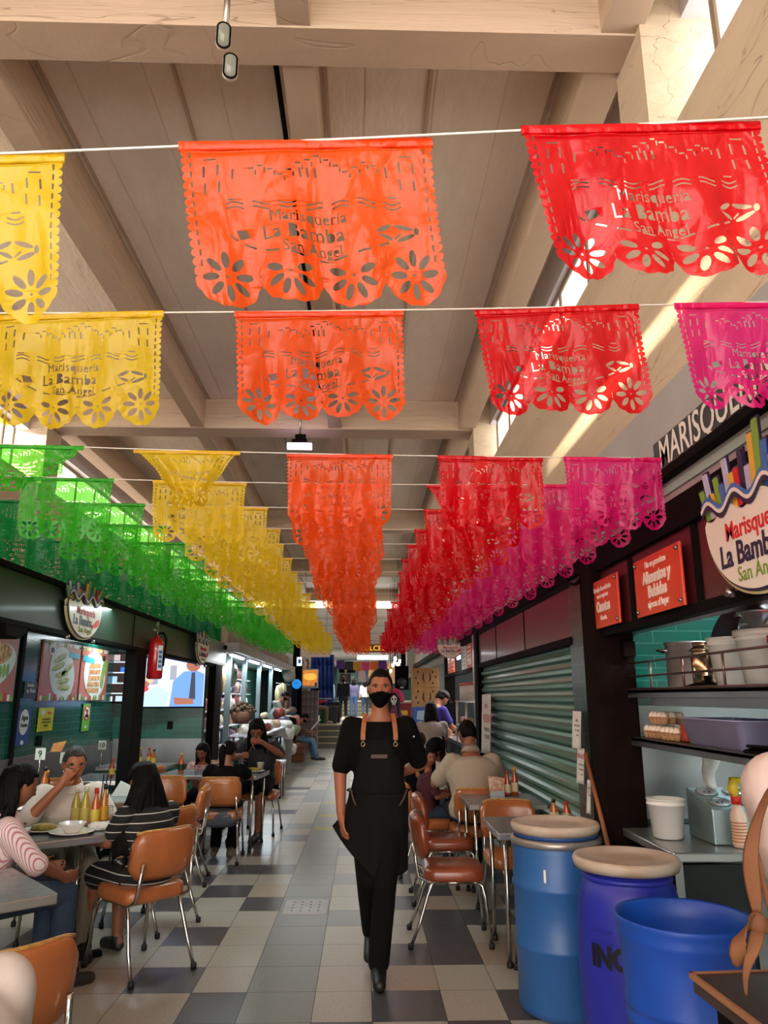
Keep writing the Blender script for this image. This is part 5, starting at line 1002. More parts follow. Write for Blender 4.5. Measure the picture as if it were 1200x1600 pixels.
# ================================================================== CHAIRS AND TABLES
m_vin = mat('orange_vinyl', '#ad6436', .3, var=.18, vscale=5, bump=.08, bscale=12, coat=.25); m_vin_d = mat('brown_vinyl', '#8f4527', .28, var=.2, vscale=6, bump=.08, bscale=12, coat=.3)
m_pipe_y = mat('worn_piping', '#c2924f', .5, var=.4, vscale=30); m_chr = mat('chair_chrome', '#c8c3bd', .14, .95, var=.15, vscale=8); m_rub = mat('rubber_black', '#100f0f', .6)
def rrect(hx, hy, r, n=5, z=0):
    p = []
    for (cx, cy, a0) in ((hx - r, hy - r, 0), (-hx + r, hy - r, PI / 2), (-hx + r, -hy + r, PI), (hx - r, -hy + r, 1.5 * PI)):
        for k in range(n + 1): a = a0 + PI / 2 * k / n; p.append((cx + r * math.cos(a), cy + r * math.sin(a), z))
    return p
def make_chair(vin, worn=False):
    """faces +Y; origin on the floor under the seat"""
    t = thing('diner_chair', '', 'chair')
    q = MB(); S = [(.92, .385), (.985, .392), (1, .41), (1, .435), (.97, .458), (.88, .468), (.6, .473), (.05, .474)]
    q.rings([[(x * s, y * s + .01, z) for (x, y, _) in rrect(.205, .20, .08)] for s, z in S]); q.build('seat', vin, t)
    # padded, curved backrest
    q = MB(); rg = []; H = .275; z0 = .515; m = 14
    prof = [(-.028, .03), (-.034, .1), (-.034, H * .5), (-.034, H - .06), (-.026, H - .012), (0, H), (.026, H - .012), (.034, H - .06), (.034, H * .5), (.034, .1), (.028, .03), (.0, .0)]
    for i in range(m + 1):
        u = -1 + 2 * i / m; x = .205 * u; e = 1 - max(0, abs(u) - .82) / .18 * .45; cy = -.235 + .055 * u * u
        rg.append([(x, cy + a * (1 if abs(u) < .9 else .75) - .12 * (b - .1) * .9, z0 + (b - H / 2) * e + H / 2) for (a, b) in prof])
    q.rings(rg); bk_ = q.build('backrest', vin, t)
    if worn:
        q = MB(); q.tube([(.2 * u, -.235 + .055 * u * u - .12 * (H - .1) * .9, z0 + H - .001 - .02 * abs(u) ** 6) for u in [-.95 + .19 * k for k in range(11)]], .008); q.build('piping', m_pipe_y, bk_)
    sg = [(-1), (1)]
    for s in sg:
        q = MB(); q.tube([(s * .165, .15, .385), (s * .175, .19, .36), (s * .185, .205, .3), (s * .2, .235, .02)], .0115); l = q.build('leg', m_chr, t)
        q = MB(); q.lathe([(.017, 0), (.018, .03), (.013, .035)], (s * .2, .235, 0), 12); q.build('rubber_foot', m_rub, l)
        q = MB(); q.tube([(s * .165, -.1, .385), (s * .175, -.14, .37), (s * .18, -.165, .31), (s * .195, -.215, .16), (s * .205, -.275, .02)], .0115); l = q.build('leg', m_chr, t)
        q = MB(); q.lathe([(.017, 0), (.018, .03), (.013, .035)], (s * .205, -.278, 0), 12); q.build('rubber_foot', m_rub, l)
        q = MB(); q.tube([(s * .14, .05, .385), (s * .165, -.06, .385), (s * .175, -.16, .385), (s * .178, -.225, .42), (s * .175, -.24, .5), (s * .165, -.255, .62)], .0115); q.build('back_frame', m_chr, t)
    q = MB(); q.tube([(-.165, .15, .378), (-.165, -.12, .378)], .010); q.tube([(.165, .15, .378), (.165, -.12, .378)], .010); q.tube([(-.165, .13, .378), (.165, .13, .378)], .009); q.build('seat_frame', m_chr, t)
    return t
ch_o = make_chair(m_vin, True); ch_b = make_chair(m_vin_d, False); used = {}
def chair(x, y, deg, label, group, kind='o'):
    """deg: heading of the sitter, 0 = +Y, 90 = -X"""
    p = ch_o if kind == 'o' else ch_b
    if kind in used: p = copy_tree(p)
    used[kind] = 1
    p.location = (x, y, 0); p.rotation_euler = (0, 0, R(deg)); tag(p, label, 'chair', group); return p
m_lam = mat('grey_laminate', '#6f7478', .22, var=.15, vscale=25); m_alu = mat('table_edge', '#b9b6b3', .25, .8)
def table(x, y, deg, wx, wy, label, h=.75, legs='corner', group='laminate dining tables'):
    t = thing('dining_table', label, 'table', (x, y, 0), R(deg), group)
    q = MB(); q.bb(-wx / 2, wx / 2, -wy / 2, wy / 2, h - .004, h, 0); q.build('table_top', m_lam, t)
    q = MB(); q.bb(-wx / 2 - .004, wx / 2 + .004, -wy / 2 - .004, wy / 2 + .004, h - .045, h - .003); q.build('edge_band', m_alu, t, bevel=.006)
    if legs == 'corner':
        for sx in (-1, 1):
            for sy in (-1, 1):
                q = MB(); q.tube([(sx * (wx / 2 - .05), sy * (wy / 2 - .05), h - .04), (sx * (wx / 2 - .05), sy * (wy / 2 - .05), .02)], .014); l = q.build('leg', m_chr, t); q = MB(); q.lathe([(.02, 0), (.02, .03)], (sx * (wx / 2 - .05), sy * (wy / 2 - .05), 0), 10); q.build('rubber_foot', m_rub, l)
    else:
        for s in (-1, 1):
            q = MB(); q.tube([(s * .05, 0, .04), (s * .05, 0, h - .04)], .022); q.build('pedestal', m_chr, t)
        q = MB(); q.bb(-.24, .24, -.03, .03, 0, .035); q.bb(-.03, .03, -.24, .24, 0, .035); q.build('cross_base', m_blk, t, bevel=.008)
    return t
GL = 'orange vinyl chairs on the left of the aisle'; GR = 'orange vinyl chairs on the right of the aisle'
# left
table(-1.72, 3.50, 40, .62, .62, 'grey dining table at the bottom left corner of the picture', legs='ped')
table(-1.80, 5.02, 38, .60, .60, 'grey dining table between the man in white and the woman in the striped dress', legs='ped')
table(-1.96, 6.55, 30, .55, .55, 'grey dining table mostly hidden behind the woman in the striped dress', h=.75, legs='ped')
table(-1.62, 8.62, -6, 1.08, .62, 'grey dining table where the family in black eats', legs='corner')
table(-2.75, 6.55, 10, .6, .8, 'grey dining table behind the man in white against the side wall', legs='ped')
table(-2.62, 8.2, 6, .6, .8, 'grey dining table near the black middle post', legs='ped')
table(-2.75, 9.6, 0, .8, .55, 'grey dining table in front of the left end wall', legs='ped')
chair(-1.24, 2.78, 48, 'orange vinyl chair with worn edge cropped at the bottom left corner', GL)
chair(-1.33, 4.95, 48, 'orange vinyl chair on which the woman in the striped dress sits', GL)
chair(-1.50, 5.80, 62, 'orange vinyl chair just behind the striped dress chair', GL)
chair(-1.62, 7.02, 97, 'orange vinyl chair turned sideways beside the aisle in front of the ponytail girl', GL)
chair(-1.40, 7.95, 2, 'orange vinyl chair on which the girl with the ponytail sits', GL)
chair(-1.20, 9.42, 176, 'orange vinyl chair on which the man with long hair sits', GL)
chair(-2.12, 5.62, 205, 'orange vinyl chair on which the man in the white shirt sits', GL)
chair(-2.15, 4.28, -50, 'orange vinyl chair under the person in the pink striped shirt', GL)
chair(-1.90, 7.6, 190, 'empty orange vinyl chair right behind the man in the white shirt', GL)
chair(-2.9, 7.4, 175, 'empty orange vinyl chair at the side wall table', GL)
chair(-2.22, 9.0, -80, 'empty orange vinyl chair right of the black middle post', GL)
chair(-2.55, 9.05, 90, 'empty orange vinyl chair partly hidden by the black middle post', GL)
chair(-1.88, 9.42, 180, 'orange vinyl chair under the child in the flowered top', GL)
chair(-1.05, 1.75, 60, 'orange vinyl chair under the person in white at the bottom left', GL)
# right
table(1.13, 5.14, 0, .60, .62, 'grey dining table just behind the tallest blue drum'); table(1.13, 6.40, 0, .60, .64, 'grey dining table against the roller shutter behind the first one'); table(1.13, 7.75, 0, .60, .7, 'grey dining table where the man in the beige shirt eats')
chair(.60, 5.42, -92, 'empty brown vinyl chair nearest the camera on the right of the aisle', GR, 'b')
chair(.68, 6.42, -90, 'empty brown vinyl chair second from the camera on the right of the aisle', GR, 'b')
chair(.60, 7.35, -84, 'orange vinyl chair of the child in the maroon shirt', GR, 'o')
chair(1.10, 5.78, 180, 'orange vinyl chair between the first and second right hand tables', GR, 'o')
chair(.99, 6.98, 2, 'orange vinyl chair on which the man in the beige shirt sits', GR, 'o')
chair(1.0, 8.45, 180, 'orange vinyl chair under the woman in the white top', GR, 'o')
chair(1.12, 4.62, 2, 'brown vinyl chair hidden between the tall blue drum and the first right table', GR, 'b')
# bottom right: dark wooden table corner
wt = thing('wooden_table', 'dark topped wooden table corner at the bottom right of the picture', 'table', (1.40, 2.27, 0), R(3))
q = MB(); q.bb(-.4, .4, -.21, .21, .70, .748); q.build('table_top', mat('dark_tabletop', '#3f2b24', .25, var=.25, vscale=7), wt); q = MB(); q.bb(-.408, -.398, -.218, .218, .735, .752); q.bb(-.408, .4, .208, .218, .735, .752); q.build('edge_strip', mat('tan_edge', '#b07a56', .4, .2), wt)
q = MB(); q.bb(-.36, -.3, .1, .16, 0, .7); q.build('leg', m_blk, wt); q = MB(); q.bb(.3, .36, .1, .16, 0, .7); q.build('leg', m_blk, wt)

# ---- table ware
def bottle(x, y, z, label, glass_c='#c8762c', cap='#c22a20', h=.19, r=.026, lab='#e0c24a', group=None):
    o = thing('sauce_bottle', label, 'bottle', (x, y, z), 0, group)
    q = MB(); q.lathe([(r * .9, 0), (r, .006), (r, h * .55), (r * .42, h * .78), (r * .4, h * .88)], seg=16); q.build('bottle_body', mat('bottle' + glass_c, glass_c, .15, coat=.5), o)
    q = MB(); q.lathe([(r * 1.03, h * .12), (r * 1.03, h * .45)], seg=16, cap=False); q.build('label_band', mat('label' + lab, lab, .5), o)
    q = MB(); q.lathe([(r * .5, h * .86), (r * .5, h), (.001, h)], seg=12); q.build('cap', mat('cap' + cap, cap, .4), o); return o
T2 = (-1.80, 5.02, .751)
bottle(-1.71, 5.13, .751, 'orange hot sauce bottle with red cap on the table of the man in white', '#c8662c', '#b3241c', .23, .028); bottle(-1.68, 5.20, .751, 'orange sauce bottle with dark cap beside the red capped one', '#c07a28', '#1a1412', .25, .026, '#d9a02c')
bottle(-1.79, 5.17, .751, 'clear bottle of golden oil on the table of the man in white', '#b8a23a', '#d8d2c2', .24, .03, '#c9b25a'); bottle(-1.86, 5.20, .751, 'second bottle of golden oil left of the other one', '#b09a3a', '#d8d2c2', .23, .028, '#c9b25a')
cs = thing('cutlery_caddy', 'wire caddy holding sauces and dark stirrers on the table of the man in white', 'caddy', (-1.73, 5.26, .751)); q = MB()
for z in (.01, .1): q.tube([(.09 * math.cos(a), .06 * math.sin(a), z) for a in [2 * PI * k / 20 for k in range(21)]], .003)
for k in range(6): a = 2 * PI * k / 6; q.tube([(.09 * math.cos(a), .06 * math.sin(a), .01), (.09 * math.cos(a), .06 * math.sin(a), .1)], .003)
q.build('wire_rack', m_chr, cs)
for k in range(3): q = MB(); q.tube([(.02 * k, 0, .02), (.025 * k + .01, .01, .30)], .0035); q.build('stirrer', m_blk, cs)
def plate(x, y, z, r, label, food=None, col='#e9e4dc'):
    o = thing('plate', label, 'plate', (x, y, z), 0, 'white plates'); q = MB(); q.lathe([(r * .5, 0), (r * .6, .004), (r, .018), (r, .022), (r * .6, .009), (.001, .008)], seg=36); q.build('dish', mat('china' + col, col, .2, coat=.5), o)
    if food: 
        lump('food', food, 'food', (x, y, z + .028), (r * .62, r * .45, .022), mat('food_mix', '#a98a3e', .7, var=.6, vscale=40, col2='#5f6f2a', bump=.5), int(x * 100) % 50)
    return o
plate(-1.95, 4.93, .751, .12, 'white plate with green salad food in front of the pink striped shirt', 'heap of golden and green food on the left plate of the man in white')
plate(-1.74, 4.84, .751, .13, 'white plate under the bowl near the table corner')
cbw = thing('soup_bowl', 'white ribbed bowl standing on the plate at the table corner', 'bowl', (-1.74, 4.84, .762)); q = MB(); q.lathe([(.04, 0), (.045, .004), (.075, .05), (.082, .055), (.078, .056), (.04, .008), (.001, .008)], seg=32); q.build('bowl_body', mat('china_bowl', '#e8e4e0', .2, coat=.5), cbw)
lump('napkin', 'crumpled white napkin beside the bowl on the table of the man in white', 'napkin', (-1.62, 4.98, .775), (.07, .05, .025), mat('napkin_white', '#e6e2de', .9, bump=.7, bscale=40), 31)
# table 3 family
plate(-1.20, 8.62, .751, .13, 'white plate before the man with long hair', 'green and yellow food on the plate of the man with long hair'); plate(-1.40, 8.5, .751, .12, 'second white plate left of the long haired man plate')
bottle(-1.98, 8.6, .751, 'orange sauce bottle with orange cap at the left of the family table', '#d0622a', '#e08a2a', .2, .032, '#3a2a22')
cup_m = mat('cup_white', '#e6dccb', .4); q = MB(); q.lathe([(.03, 0), (.04, .09), (.042, .09), (.001, .085)], seg=20); tag(q.build('paper_cup', cup_m, None, (-1.14, 8.78, .751)), 'white paper cup on the family table at the aisle side', 'cup')
q = MB(); q.lathe([(.026, 0), (.034, .1), (.036, .1), (.001, .03)], seg=20); tag(q.build('glass_tumbler', mat('drink_pink', '#d4b0a0', .2), None, (-1.62, 8.62, .751)), 'small tumbler between the two girls on the family table', 'cup')
# right tables
for i, (x, y, l) in enumerate(((1.22, 6.58, 'red sauce bottle on the second right hand table, left one'), (1.29, 6.62, 'red sauce bottle on the second right hand table, right one'), (1.27, 5.22, 'amber sauce bottle behind the tall drum lid'), (1.35, 5.2, 'red capped sauce bottle behind the tall drum lid'))):
    bottle(x, y, .751, l, ('#a8381e', '#a8481e', '#b8622a', '#b8481e')[i], ('#a82a20', '#d08a2a', '#1a1412', '#c22a20')[i], (.2, .22, .14, .13)[i], .028, '#d8c29a')
nh = thing('napkin_holder', 'napkin holder stuffed with a patterned white napkin on the second right hand table', 'napkin holder', (1.12, 6.56, .751)); q = MB(); q.prism([(-.05, 0), (.06, 0), (.075, .14), (-.07, .16)], (0, 0, 0), (1, 0, 0), (0, 0, 1), .05); q.build('napkins', mat('napkin_pattern', '#dccab6', .8, var=.4, vscale=30, col2='#b86a4a'), nh, bevel=.006); q = MB(); q.bb(-.055, .065, -.03, .03, 0, .04); q.build('holder', m_steel, nh)
# left far tables ware
for i, (x, y, s) in enumerate(((-2.72, 6.45, 1.2), (-2.62, 6.55, 1.2), (-2.66, 6.7, 1.0), (-2.6, 8.2, .9), (-2.55, 8.3, .9), (-2.72, 9.6, 1), (-2.62, 9.65, 1), (-2.55, 9.6, .9))):
    bottle(x, y, .751, 'sauce bottle on the back left tables, %s from the camera' % ORD[i], ('#a8481e', '#b8622a', '#6a3a1e')[i % 3], ('#c22a20', '#1a1412', '#d08a2a')[i % 3], .2 * s, .028, '#d9b24a', 'sauce bottles on the back left tables')
for i, (x, y, t) in enumerate(((-2.86, 7.0, 'seven'), (-2.83, 7.5, 'eight'), (-3.12, 9.4, 'ten'))):
    z = (1.04, .97, .97)[i]; t = ('9', '8', '10')[i]
    o = thing('table_number', ('white card numbered nine by the side wall menu cards', 'white card numbered eight behind the man in white', 'white card numbered ten near the corner of the green walls')[i], 'table number', (x, y, .751)); q = MB(); q.tube([(0, 0, 0), (0, 0, z - .751)], .006); q.build('stand', m_chr, o); q = MB(); q.bb(-.045, .045, -.005, .005, z - .751 - .03, z - .751 + .07); q.build('card', m_pl, o, bevel=.003); text(t, m_blk, (0, -.007, z - .751 + .02), (1, 0, 0), UP, .075, parent=o)
q = MB(); q.prism([(-.05, 0), (.04, 0), (.07, .09), (-.03, .07)], (0, 0, 0), (1, .3, 0), UP, .02); tag(q.build('menu_card', mat('menu_yellow', '#c9a23a', .5, var=.5, vscale=8, col2='#b8503a'), None, (-2.72, 7.0, 1.08)), 'yellow and red folded menu card standing at the side wall table', 'menu')
q = MB(); q.prism([(-.1, 0), (.1, 0), (.06, .08), (-.03, .12)], (0, 0, 0), (1, 0, 0), UP, .02); tag(q.build('menu_card', m_pl, None, (-1.98, 6.6, .752)), 'white folded menu card poking up behind the woman with long hair', 'menu')

# ================================================================== DRUMS
def drum(label, x, y, prof, col, rz=0, lid=None, ring=False, name='plastic_drum'):
    o = thing(name, label, 'drum', (x, y, 0), rz); m = mat('drum' + col, col, .42, var=.14, vscale=5, bump=.03, bscale=80, stretch=(1, 1, .6))
    q = MB(); q.lathe(prof, seg=64); q.build('drum_body', m, o)
    return o
p1_ = [(.19, 0), (.215, .012), (.225, .04), (.228, .30), (.235, .31), (.236, .325), (.228, .335), (.232, .58), (.239, .59), (.24, .605), (.232, .615), (.23, .76), (.222, .80), (.205, .825), (.205, .85)]
D1 = drum('tall pale blue drum with a white lid and steel ring, farthest of the three', 1.04, 4.27, p1_, '#2c5f9e')
q = MB(); q.lathe([(.222, .79), (.238, .795), (.24, .81), (.238, .825), (.222, .83)], seg=64, cap=False); q.build('clamp_ring', mat('ring_grey', '#a39c97', .35, .6), D1)
q = MB(); q.lathe([(.205, .83), (.222, .835), (.222, .852), (.205, .857)], seg=64, cap=False); q.build('seal', mat('seal_blue', '#274a86', .5), D1)
m_lid = mat('white_lid', '#cdbfb2', .45, var=.15, vscale=5, col2='#b39a82')
def lid(o, r, z, tilt=(0, 0, 0)):
    q = MB(); q.lathe([(r * .9, -.012), (r * 1.0, -.02), (r * 1.04, .0), (r * 1.05, .016), (r * 1.01, .03), (r * .93, .03), (r * .88, .014), (r * .6, .008), (.001, .008)], seg=64); return q.build('lid', m_lid, o, (0, 0, z), tilt)
lid(D1, .225, .87)
q = MB(); q.lathe([(.001, .004), (.014, .004), (.014, .0)], (-.08, -.08, .878), 14); q.build('sticker', mat('egg_yellow', '#c9a53a', .5), D1)
q = MB(); q.prism([(0, 0), (.012, 0), (.012, .06), (0, .06)], (-.12, -.205, .64), (.87, -.5, 0), UP, .002); q.build('scratch', m_pl, D1)
p2_ = [(.17, 0), (.2, .012), (.215, .05), (.228, .2), (.234, .38), (.232, .55), (.222, .66), (.2, .735), (.185, .75), (.185, .79)]
D2 = drum('deep violet blue drum with white lid and black stencilled letters', 1.21, 3.66, p2_, '#2a2fa6')
lid(D2, .228, .815)
q = MB(); q.lathe([(.186, .752), (.2, .756), (.2, .77), (.186, .775)], seg=64, cap=False); q.build('neck_ring', mat('drum#2a2fa6', '#2a2fa6'), D2)
# stencilled letters wrap the barrel
me = text_mesh('INORG', .115, .0, 'LEFT', .85, .006, 4); bm = bmesh.new(); bm.from_mesh(me)
for k in range(40): 
    geom = bm.verts[:] + bm.edges[:] + bm.faces[:]; bmesh.ops.bisect_plane(bm, geom=geom, plane_co=(k * .012, 0, 0), plane_no=(1, 0, 0))
for v in bm.verts:
    r = .2385; a = R(207) + v.co.x / r; v.co = Vec((r * math.cos(a), r * math.sin(a), .47 + v.co.y + 0 * v.co.x))
bm.to_mesh(me); bm.free(); me.materials.append(mat('stencil_black', '#0c0b18', .6)); o = bpy.data.objects.new('lettering', me); COL.objects.link(o); o.parent = D2
q = MB()
for (z0_, z1_) in ((.53, .535), (.575, .58)): q.tube([(.2385 * math.cos(R(a)), .2385 * math.sin(R(a)), z0_) for a in range(212, 236, 3)], .002)
q.build('moulded_panel', mat('drum#2a2fa6', '#2a2fa6'), D2)
p3_ = [(.18, 0), (.195, .01), (.205, .05), (.222, .40), (.229, .41), (.229, .425), (.224, .435), (.226, .455), (.231, .46), (.231, .475), (.227, .49), (.232, .60), (.236, .67), (.243, .685), (.245, .70), (.243, .712), (.246, .735), (.25, .75), (.246, .757), (.236, .75), (.228, .68), (.205, .08), (.19, .03), (.001, .03)]
D3 = drum('open bright blue drum, nearest of the three, showing its dark inside', 1.21, 3.05, p3_, '#1d4fb8')
# broom handle leaning behind drum
q = MB(); q.tube([(1.317, 3.960, 0.364), (1.385, 4.800, 1.208)], .013); tag(q.build('broom_handle', mat('wood_handle', '#a3633c', .5, var=.2, vscale=5)), 'brown broom handle leaning on the dark post behind the drums', 'broom')
q = MB(); q.bb(-.05, .3, -.2, .12, .0, .75); tag(q.build('steel_cabinet', m_steel_b, None, (1.75, 4.15, 0)), 'grey steel cabinet under the counter behind the drums', 'cabinet')
# ================================================================== PAPEL PICADO
def banner_outline():
    p = [(-.247, 0)]
    zb = -.275; nsc = 15
    for k in range(nsc):
        z0 = -.012 - (abs(zb) - .012) * k / nsc; z1 = -.012 - (abs(zb) - .012) * (k + 1) / nsc
        for j in range(7): a = PI * (j + .3) / 6.6; p.append((-.237 - .0105 * math.sin(a) ** .8, (z0 + z1) / 2 + (z0 - z1) / 2 * math.cos(a)))
    for c in (-.1855, -.062, .062, .1855):
        for j in range(33): a = PI + PI * j / 32; r = .0605 + .0035 * abs(math.sin(j / 32 * PI * 6)); p.append((c + r * math.cos(a), zb + r * math.sin(a)))
    q = [(-x, z) for (x, z) in p[:1 + nsc * 7]][::-1]
    return p + q
def ell2(cx, cz, rx, rz_, rot, n=10): return oval(cx, cz, rx, rz_, n, rot)
def dash(x0, z0, x1, z1, w):
    dx, dz = x1 - x0, z1 - z0; L_ = math.hypot(dx, dz); nx, nz = -dz / L_ * w / 2, dx / L_ * w / 2
    return [(x0 + nx, z0 + nz), (x0 - nx, z0 - nz), (x1 - nx, z1 - nz), (x1 + nx, z1 + nz)]
def banner_holes():
    H = []
    for i, c in enumerate((-.1855, -.062, .062, .1855)):
        for k in range(8):
            a = 2 * PI * k / 8 + (PI / 8 if i in (1, 2) else 0)
            if i in (1, 2) and math.sin(a) > .5: continue
            H.append(ell2(c + .032 * math.cos(a), -.278 + .032 * math.sin(a), .0165, .0075, a))
        H.append(ell2(c, -.278, .003, .003, 0, 6))
    for s in (-1, 1):
        for k in range(12): H.append(dash(s * .230, -.02 - k * .0205, s * .230, -.032 - k * .0205, .0035))
        for (x, z) in ((.205, -.05), (.205, -.085), (.178, -.045), (.178, -.08), (.15, -.055)): H.append(dash(s * x, z, s * (x + .002), z - .022, .004))
        H.append(dash(s * .205, -.036, s * .18, -.034, .003)); H.append(dash(s * .168, -.118, s * .15, -.118, .003))
        for k in range(5):
            a = R(200 + k * 16); b = R(209 + k * 16); H.append(dash(s * (.02 + .2 * math.cos(a)) * 1, -.17 + .075 * math.sin(a), s * (.02 + .2 * math.cos(b)), -.17 + .075 * math.sin(b), .004))
    sk_ = [.055, .05, .058, .07, .06, .045, .038, .03, .038, .05, .065, .058, .048, .055]
    for k, z in enumerate(sk_):
        x = -.12 + k * .0185; H.append(dash(x, -z, x + .011, -z, .0035)); H.append(dash(x + .014, -z - .004, x + .014, -z - .014, .003))
    for k in range(3): H.append(dash(-.02 + k * .015, -.055, -.018 + k * .015, -.075, .0045))
    for k in range(7):
        x = -.17 + k * .052
        for d in (0, .010):
            pts = [(x + .034 * t, -.128 - d + .005 * math.sin((t + k * .5) * PI)) for t in (0, .25, .5, .75, 1)]
            H.append([(a, b + .0016) for a, b in pts] + [(a, b - .0016) for a, b in pts[::-1]])
    H += [ell2(.135, -.185, .018, .005, .5), ell2(.135, -.2, .018, .005, -.5), ell2(.175, -.183, .02, .005, -.3), ell2(.178, -.205, .02, .005, .3), ell2(.2, -.193, .005, .008, 0)]
    H += [[(-.155, -.185), (-.135, -.185), (-.13, -.2), (-.15, -.205)]]
    return H
def text_holes():
    H = []
    for (t, x, z, sz, sx) in (('Marisquería', -.012, -.160, .036, .9), ('La Bamba', -.025, -.195, .044, .95), ('San Ángel', -.01, -.228, .033, .9)):
        c = bpy.data.curves.new('t', 'FONT'); c.body = t; c.size = sz; c.align_x = 'CENTER'; c.align_y = 'CENTER'; c.resolution_u = 2; c.offset = .0011
        o = bpy.data.objects.new('t', c); COL.objects.link(o); dg = bpy.context.evaluated_depsgraph_get(); cu = o.evaluated_get(dg).to_curve(dg)
        loops = []
        for s in cu.splines:
            if s.type == 'BEZIER':
                pts = []; bp = s.bezier_points; N_ = len(bp)
                for i in range(N_):
                    a = bp[i]; b = bp[(i + 1) % N_]
                    if (a.handle_right - a.co).length < 1e-6 and (b.handle_left - b.co).length < 1e-6: pts.append((a.co.x, a.co.y))
                    else:
                        for k in (0, .5):
                            u = 1 - k; p = a.co * u ** 3 + a.handle_right * 3 * u * u * k + b.handle_left * 3 * u * k * k + b.co * k ** 3; pts.append((p.x, p.y))
            else: pts = [(p.co.x, p.co.y) for p in s.points]
            if len(pts) >= 3: loops.append([(x + p[0] * sx, z + p[1]) for p in pts])
        bbs = [(min(p[0] for p in l), max(p[0] for p in l), min(p[1] for p in l), max(p[1] for p in l)) for l in loops]
        for i, l in enumerate(loops):      # counters stay cut away with their letter
            b = bbs[i]
            if any(j != i and bbs[j][0] <= b[0] and bbs[j][1] >= b[1] and bbs[j][2] <= b[2] and bbs[j][3] >= b[3] for j in range(len(loops))): continue
            H.append(l)
        o.to_curve_clear() if hasattr(o, 'to_curve_clear') else None
        bpy.data.objects.remove(o)
    return H
def flat_banner():
    c = bpy.data.curves.new('c', 'CURVE'); c.dimensions = '2D'; c.fill_mode = 'BOTH'
    def sp(pts):
        s = c.splines.new('POLY'); s.points.add(len(pts) - 1)
        for i, p in enumerate(pts): s.points[i].co = (p[0], p[1], 0, 1)
        s.use_cyclic_u = True
    sp(banner_outline())
    for h in banner_holes() + text_holes(): sp(h)
    o = bpy.data.objects.new('c', c); COL.objects.link(o); me = eval_mesh(o); bpy.data.objects.remove(o)
    bm = bmesh.new(); bm.from_mesh(me)
    for k in range(1, 34):
        bmesh.ops.bisect_plane(bm, geom=bm.verts[:] + bm.edges[:] + bm.faces[:], plane_co=(-.255 + .015 * k, 0, 0), plane_no=(1, 0, 0))
    for k in range(1, 17):
        bmesh.ops.bisect_plane(bm, geom=bm.verts[:] + bm.edges[:] + bm.faces[:], plane_co=(0, -.02 * k, 0), plane_no=(0, 1, 0))
    bm.to_mesh(me); bm.free(); return me
FLAT = flat_banner()
def banner_mesh(seed, kind='hang'):
    me = FLAT.copy(); r = random.Random(seed); ph = [r.uniform(0, 6.28) for _ in range(8)]; am = r.uniform(.8, 1.25); k1 = r.uniform(3.2, 4.6)
    skew = r.uniform(-.03, .03)
    def defm(x, z):
        t = min(1, -z / .33); y = am * t * (.018 * math.sin(x * k1 * 2 * PI / .5 * .9 + ph[0]) + .008 * math.sin(x * 52 + ph[1] + 3 * t)) + .006 * t * math.sin(z * 30 + ph[2]) + .012 * t * t * math.sin(ph[3] + x * 4)
        xx = x * (1 - .035 * t) + skew * t * t; zz = z + .006 * t * math.sin(x * 14 + ph[4])
        if kind == 'funnel': 
            f = min(1, t * 1.25) ** .8; xx = x + (.04 - x) * f * .72 + .01 * math.sin(z * 40) * t; y += .05 * t * math.sin(x * 30) ; zz = z * .8 
        elif kind == 'corner':
            f = max(0, min(1, (-x + .02) / .27)); s_ = max(0, t - .25 * (1 - f)) ; xx = x + f * s_ * .2; y += .05 * f * s_
        elif kind == 'fold':
            f = max(0, min(1, (x + .25) / .5)); zz = z * (.45 + .4 * (1 - f)) ; xx = x * (1 - .25 * t) - .04 * t; y += .03 * t * math.sin(z * 35 + x * 20)
        return xx, y, zz
    for v in me.vertices: x, z = v.co.x, v.co.y; v.co = Vec(defm(x, z))
    bm = bmesh.new(); bm.from_mesh(me)
    # folded hem over the string
    rg = []
    for k in range(25):
        x = -.25 + .5 * k / 24; rg.append([bm.verts.new((x, .0035 * math.cos(a), .001 + (.004 if math.sin(a) > 0 else .018 * 1) * math.sin(a))) for a in [2 * PI * j / 8 for j in range(8)]])
    for a, b in zip(rg[:-1], rg[1:]):
        for j in range(8): bm.faces.new((a[j], a[(j + 1) % 8], b[(j + 1) % 8], b[j]))
    for f in bm.faces: f.smooth = True
    bm.to_mesh(me); bm.free(); me.materials.append(None); return me
BM = [banner_mesh(s) for s in range(5)]; BFUN = banner_mesh(11, 'funnel'); BCOR = banner_mesh(12, 'corner'); BFOLD = banner_mesh(13, 'fold')
FILMS = {'dark green': film('film_dark_green', '#0f8f4a', '#35c77a'), 'green': film('film_green', '#3fc22f', '#8fe86a'), 'yellow': film('film_yellow', '#efcf1c', '#fff08a'),
         'orange': film('film_orange', '#ff5a12', '#ffb070'), 'red': film('film_red', '#e8001a', '#ff5a5a'), 'pink': film('film_pink', '#f52088', '#ff8cc8')}
CX = {'dark green': -2.27, 'green': -1.56, 'yellow': -.845, 'orange': -.135, 'red': .575, 'pink': 1.175}
ROWS = [1.25, 2.0, 3.32, 3.82, 4.38, 4.92, 5.47, 6.05, 6.7, 7.42, 8.15, 8.9, 9.7, 10.55, 11.4, 12.3, 13.2, 14.1]
m_str = mat('white_string', '#d8d2cc', .8)
def str_z(i, x):
    base = 2.68 - (.05 if i == 0 else 0) * 1 - (.012 * (x < -.6))
    t = (x - (-2.6)) / 4.2; sag = .03 * (1 - (2 * t - 1) ** 2)
    return (2.645 if i == 0 else 2.69) + (.072, .035, -.019, -.015)[min(i, 3)] * (x + (.13 if i < 2 else .4)) * (1 if i < 4 else .4) - sag + (.006 * math.sin(i * 2.3 + x) if i > 3 else 0)
rb = random.Random(5)
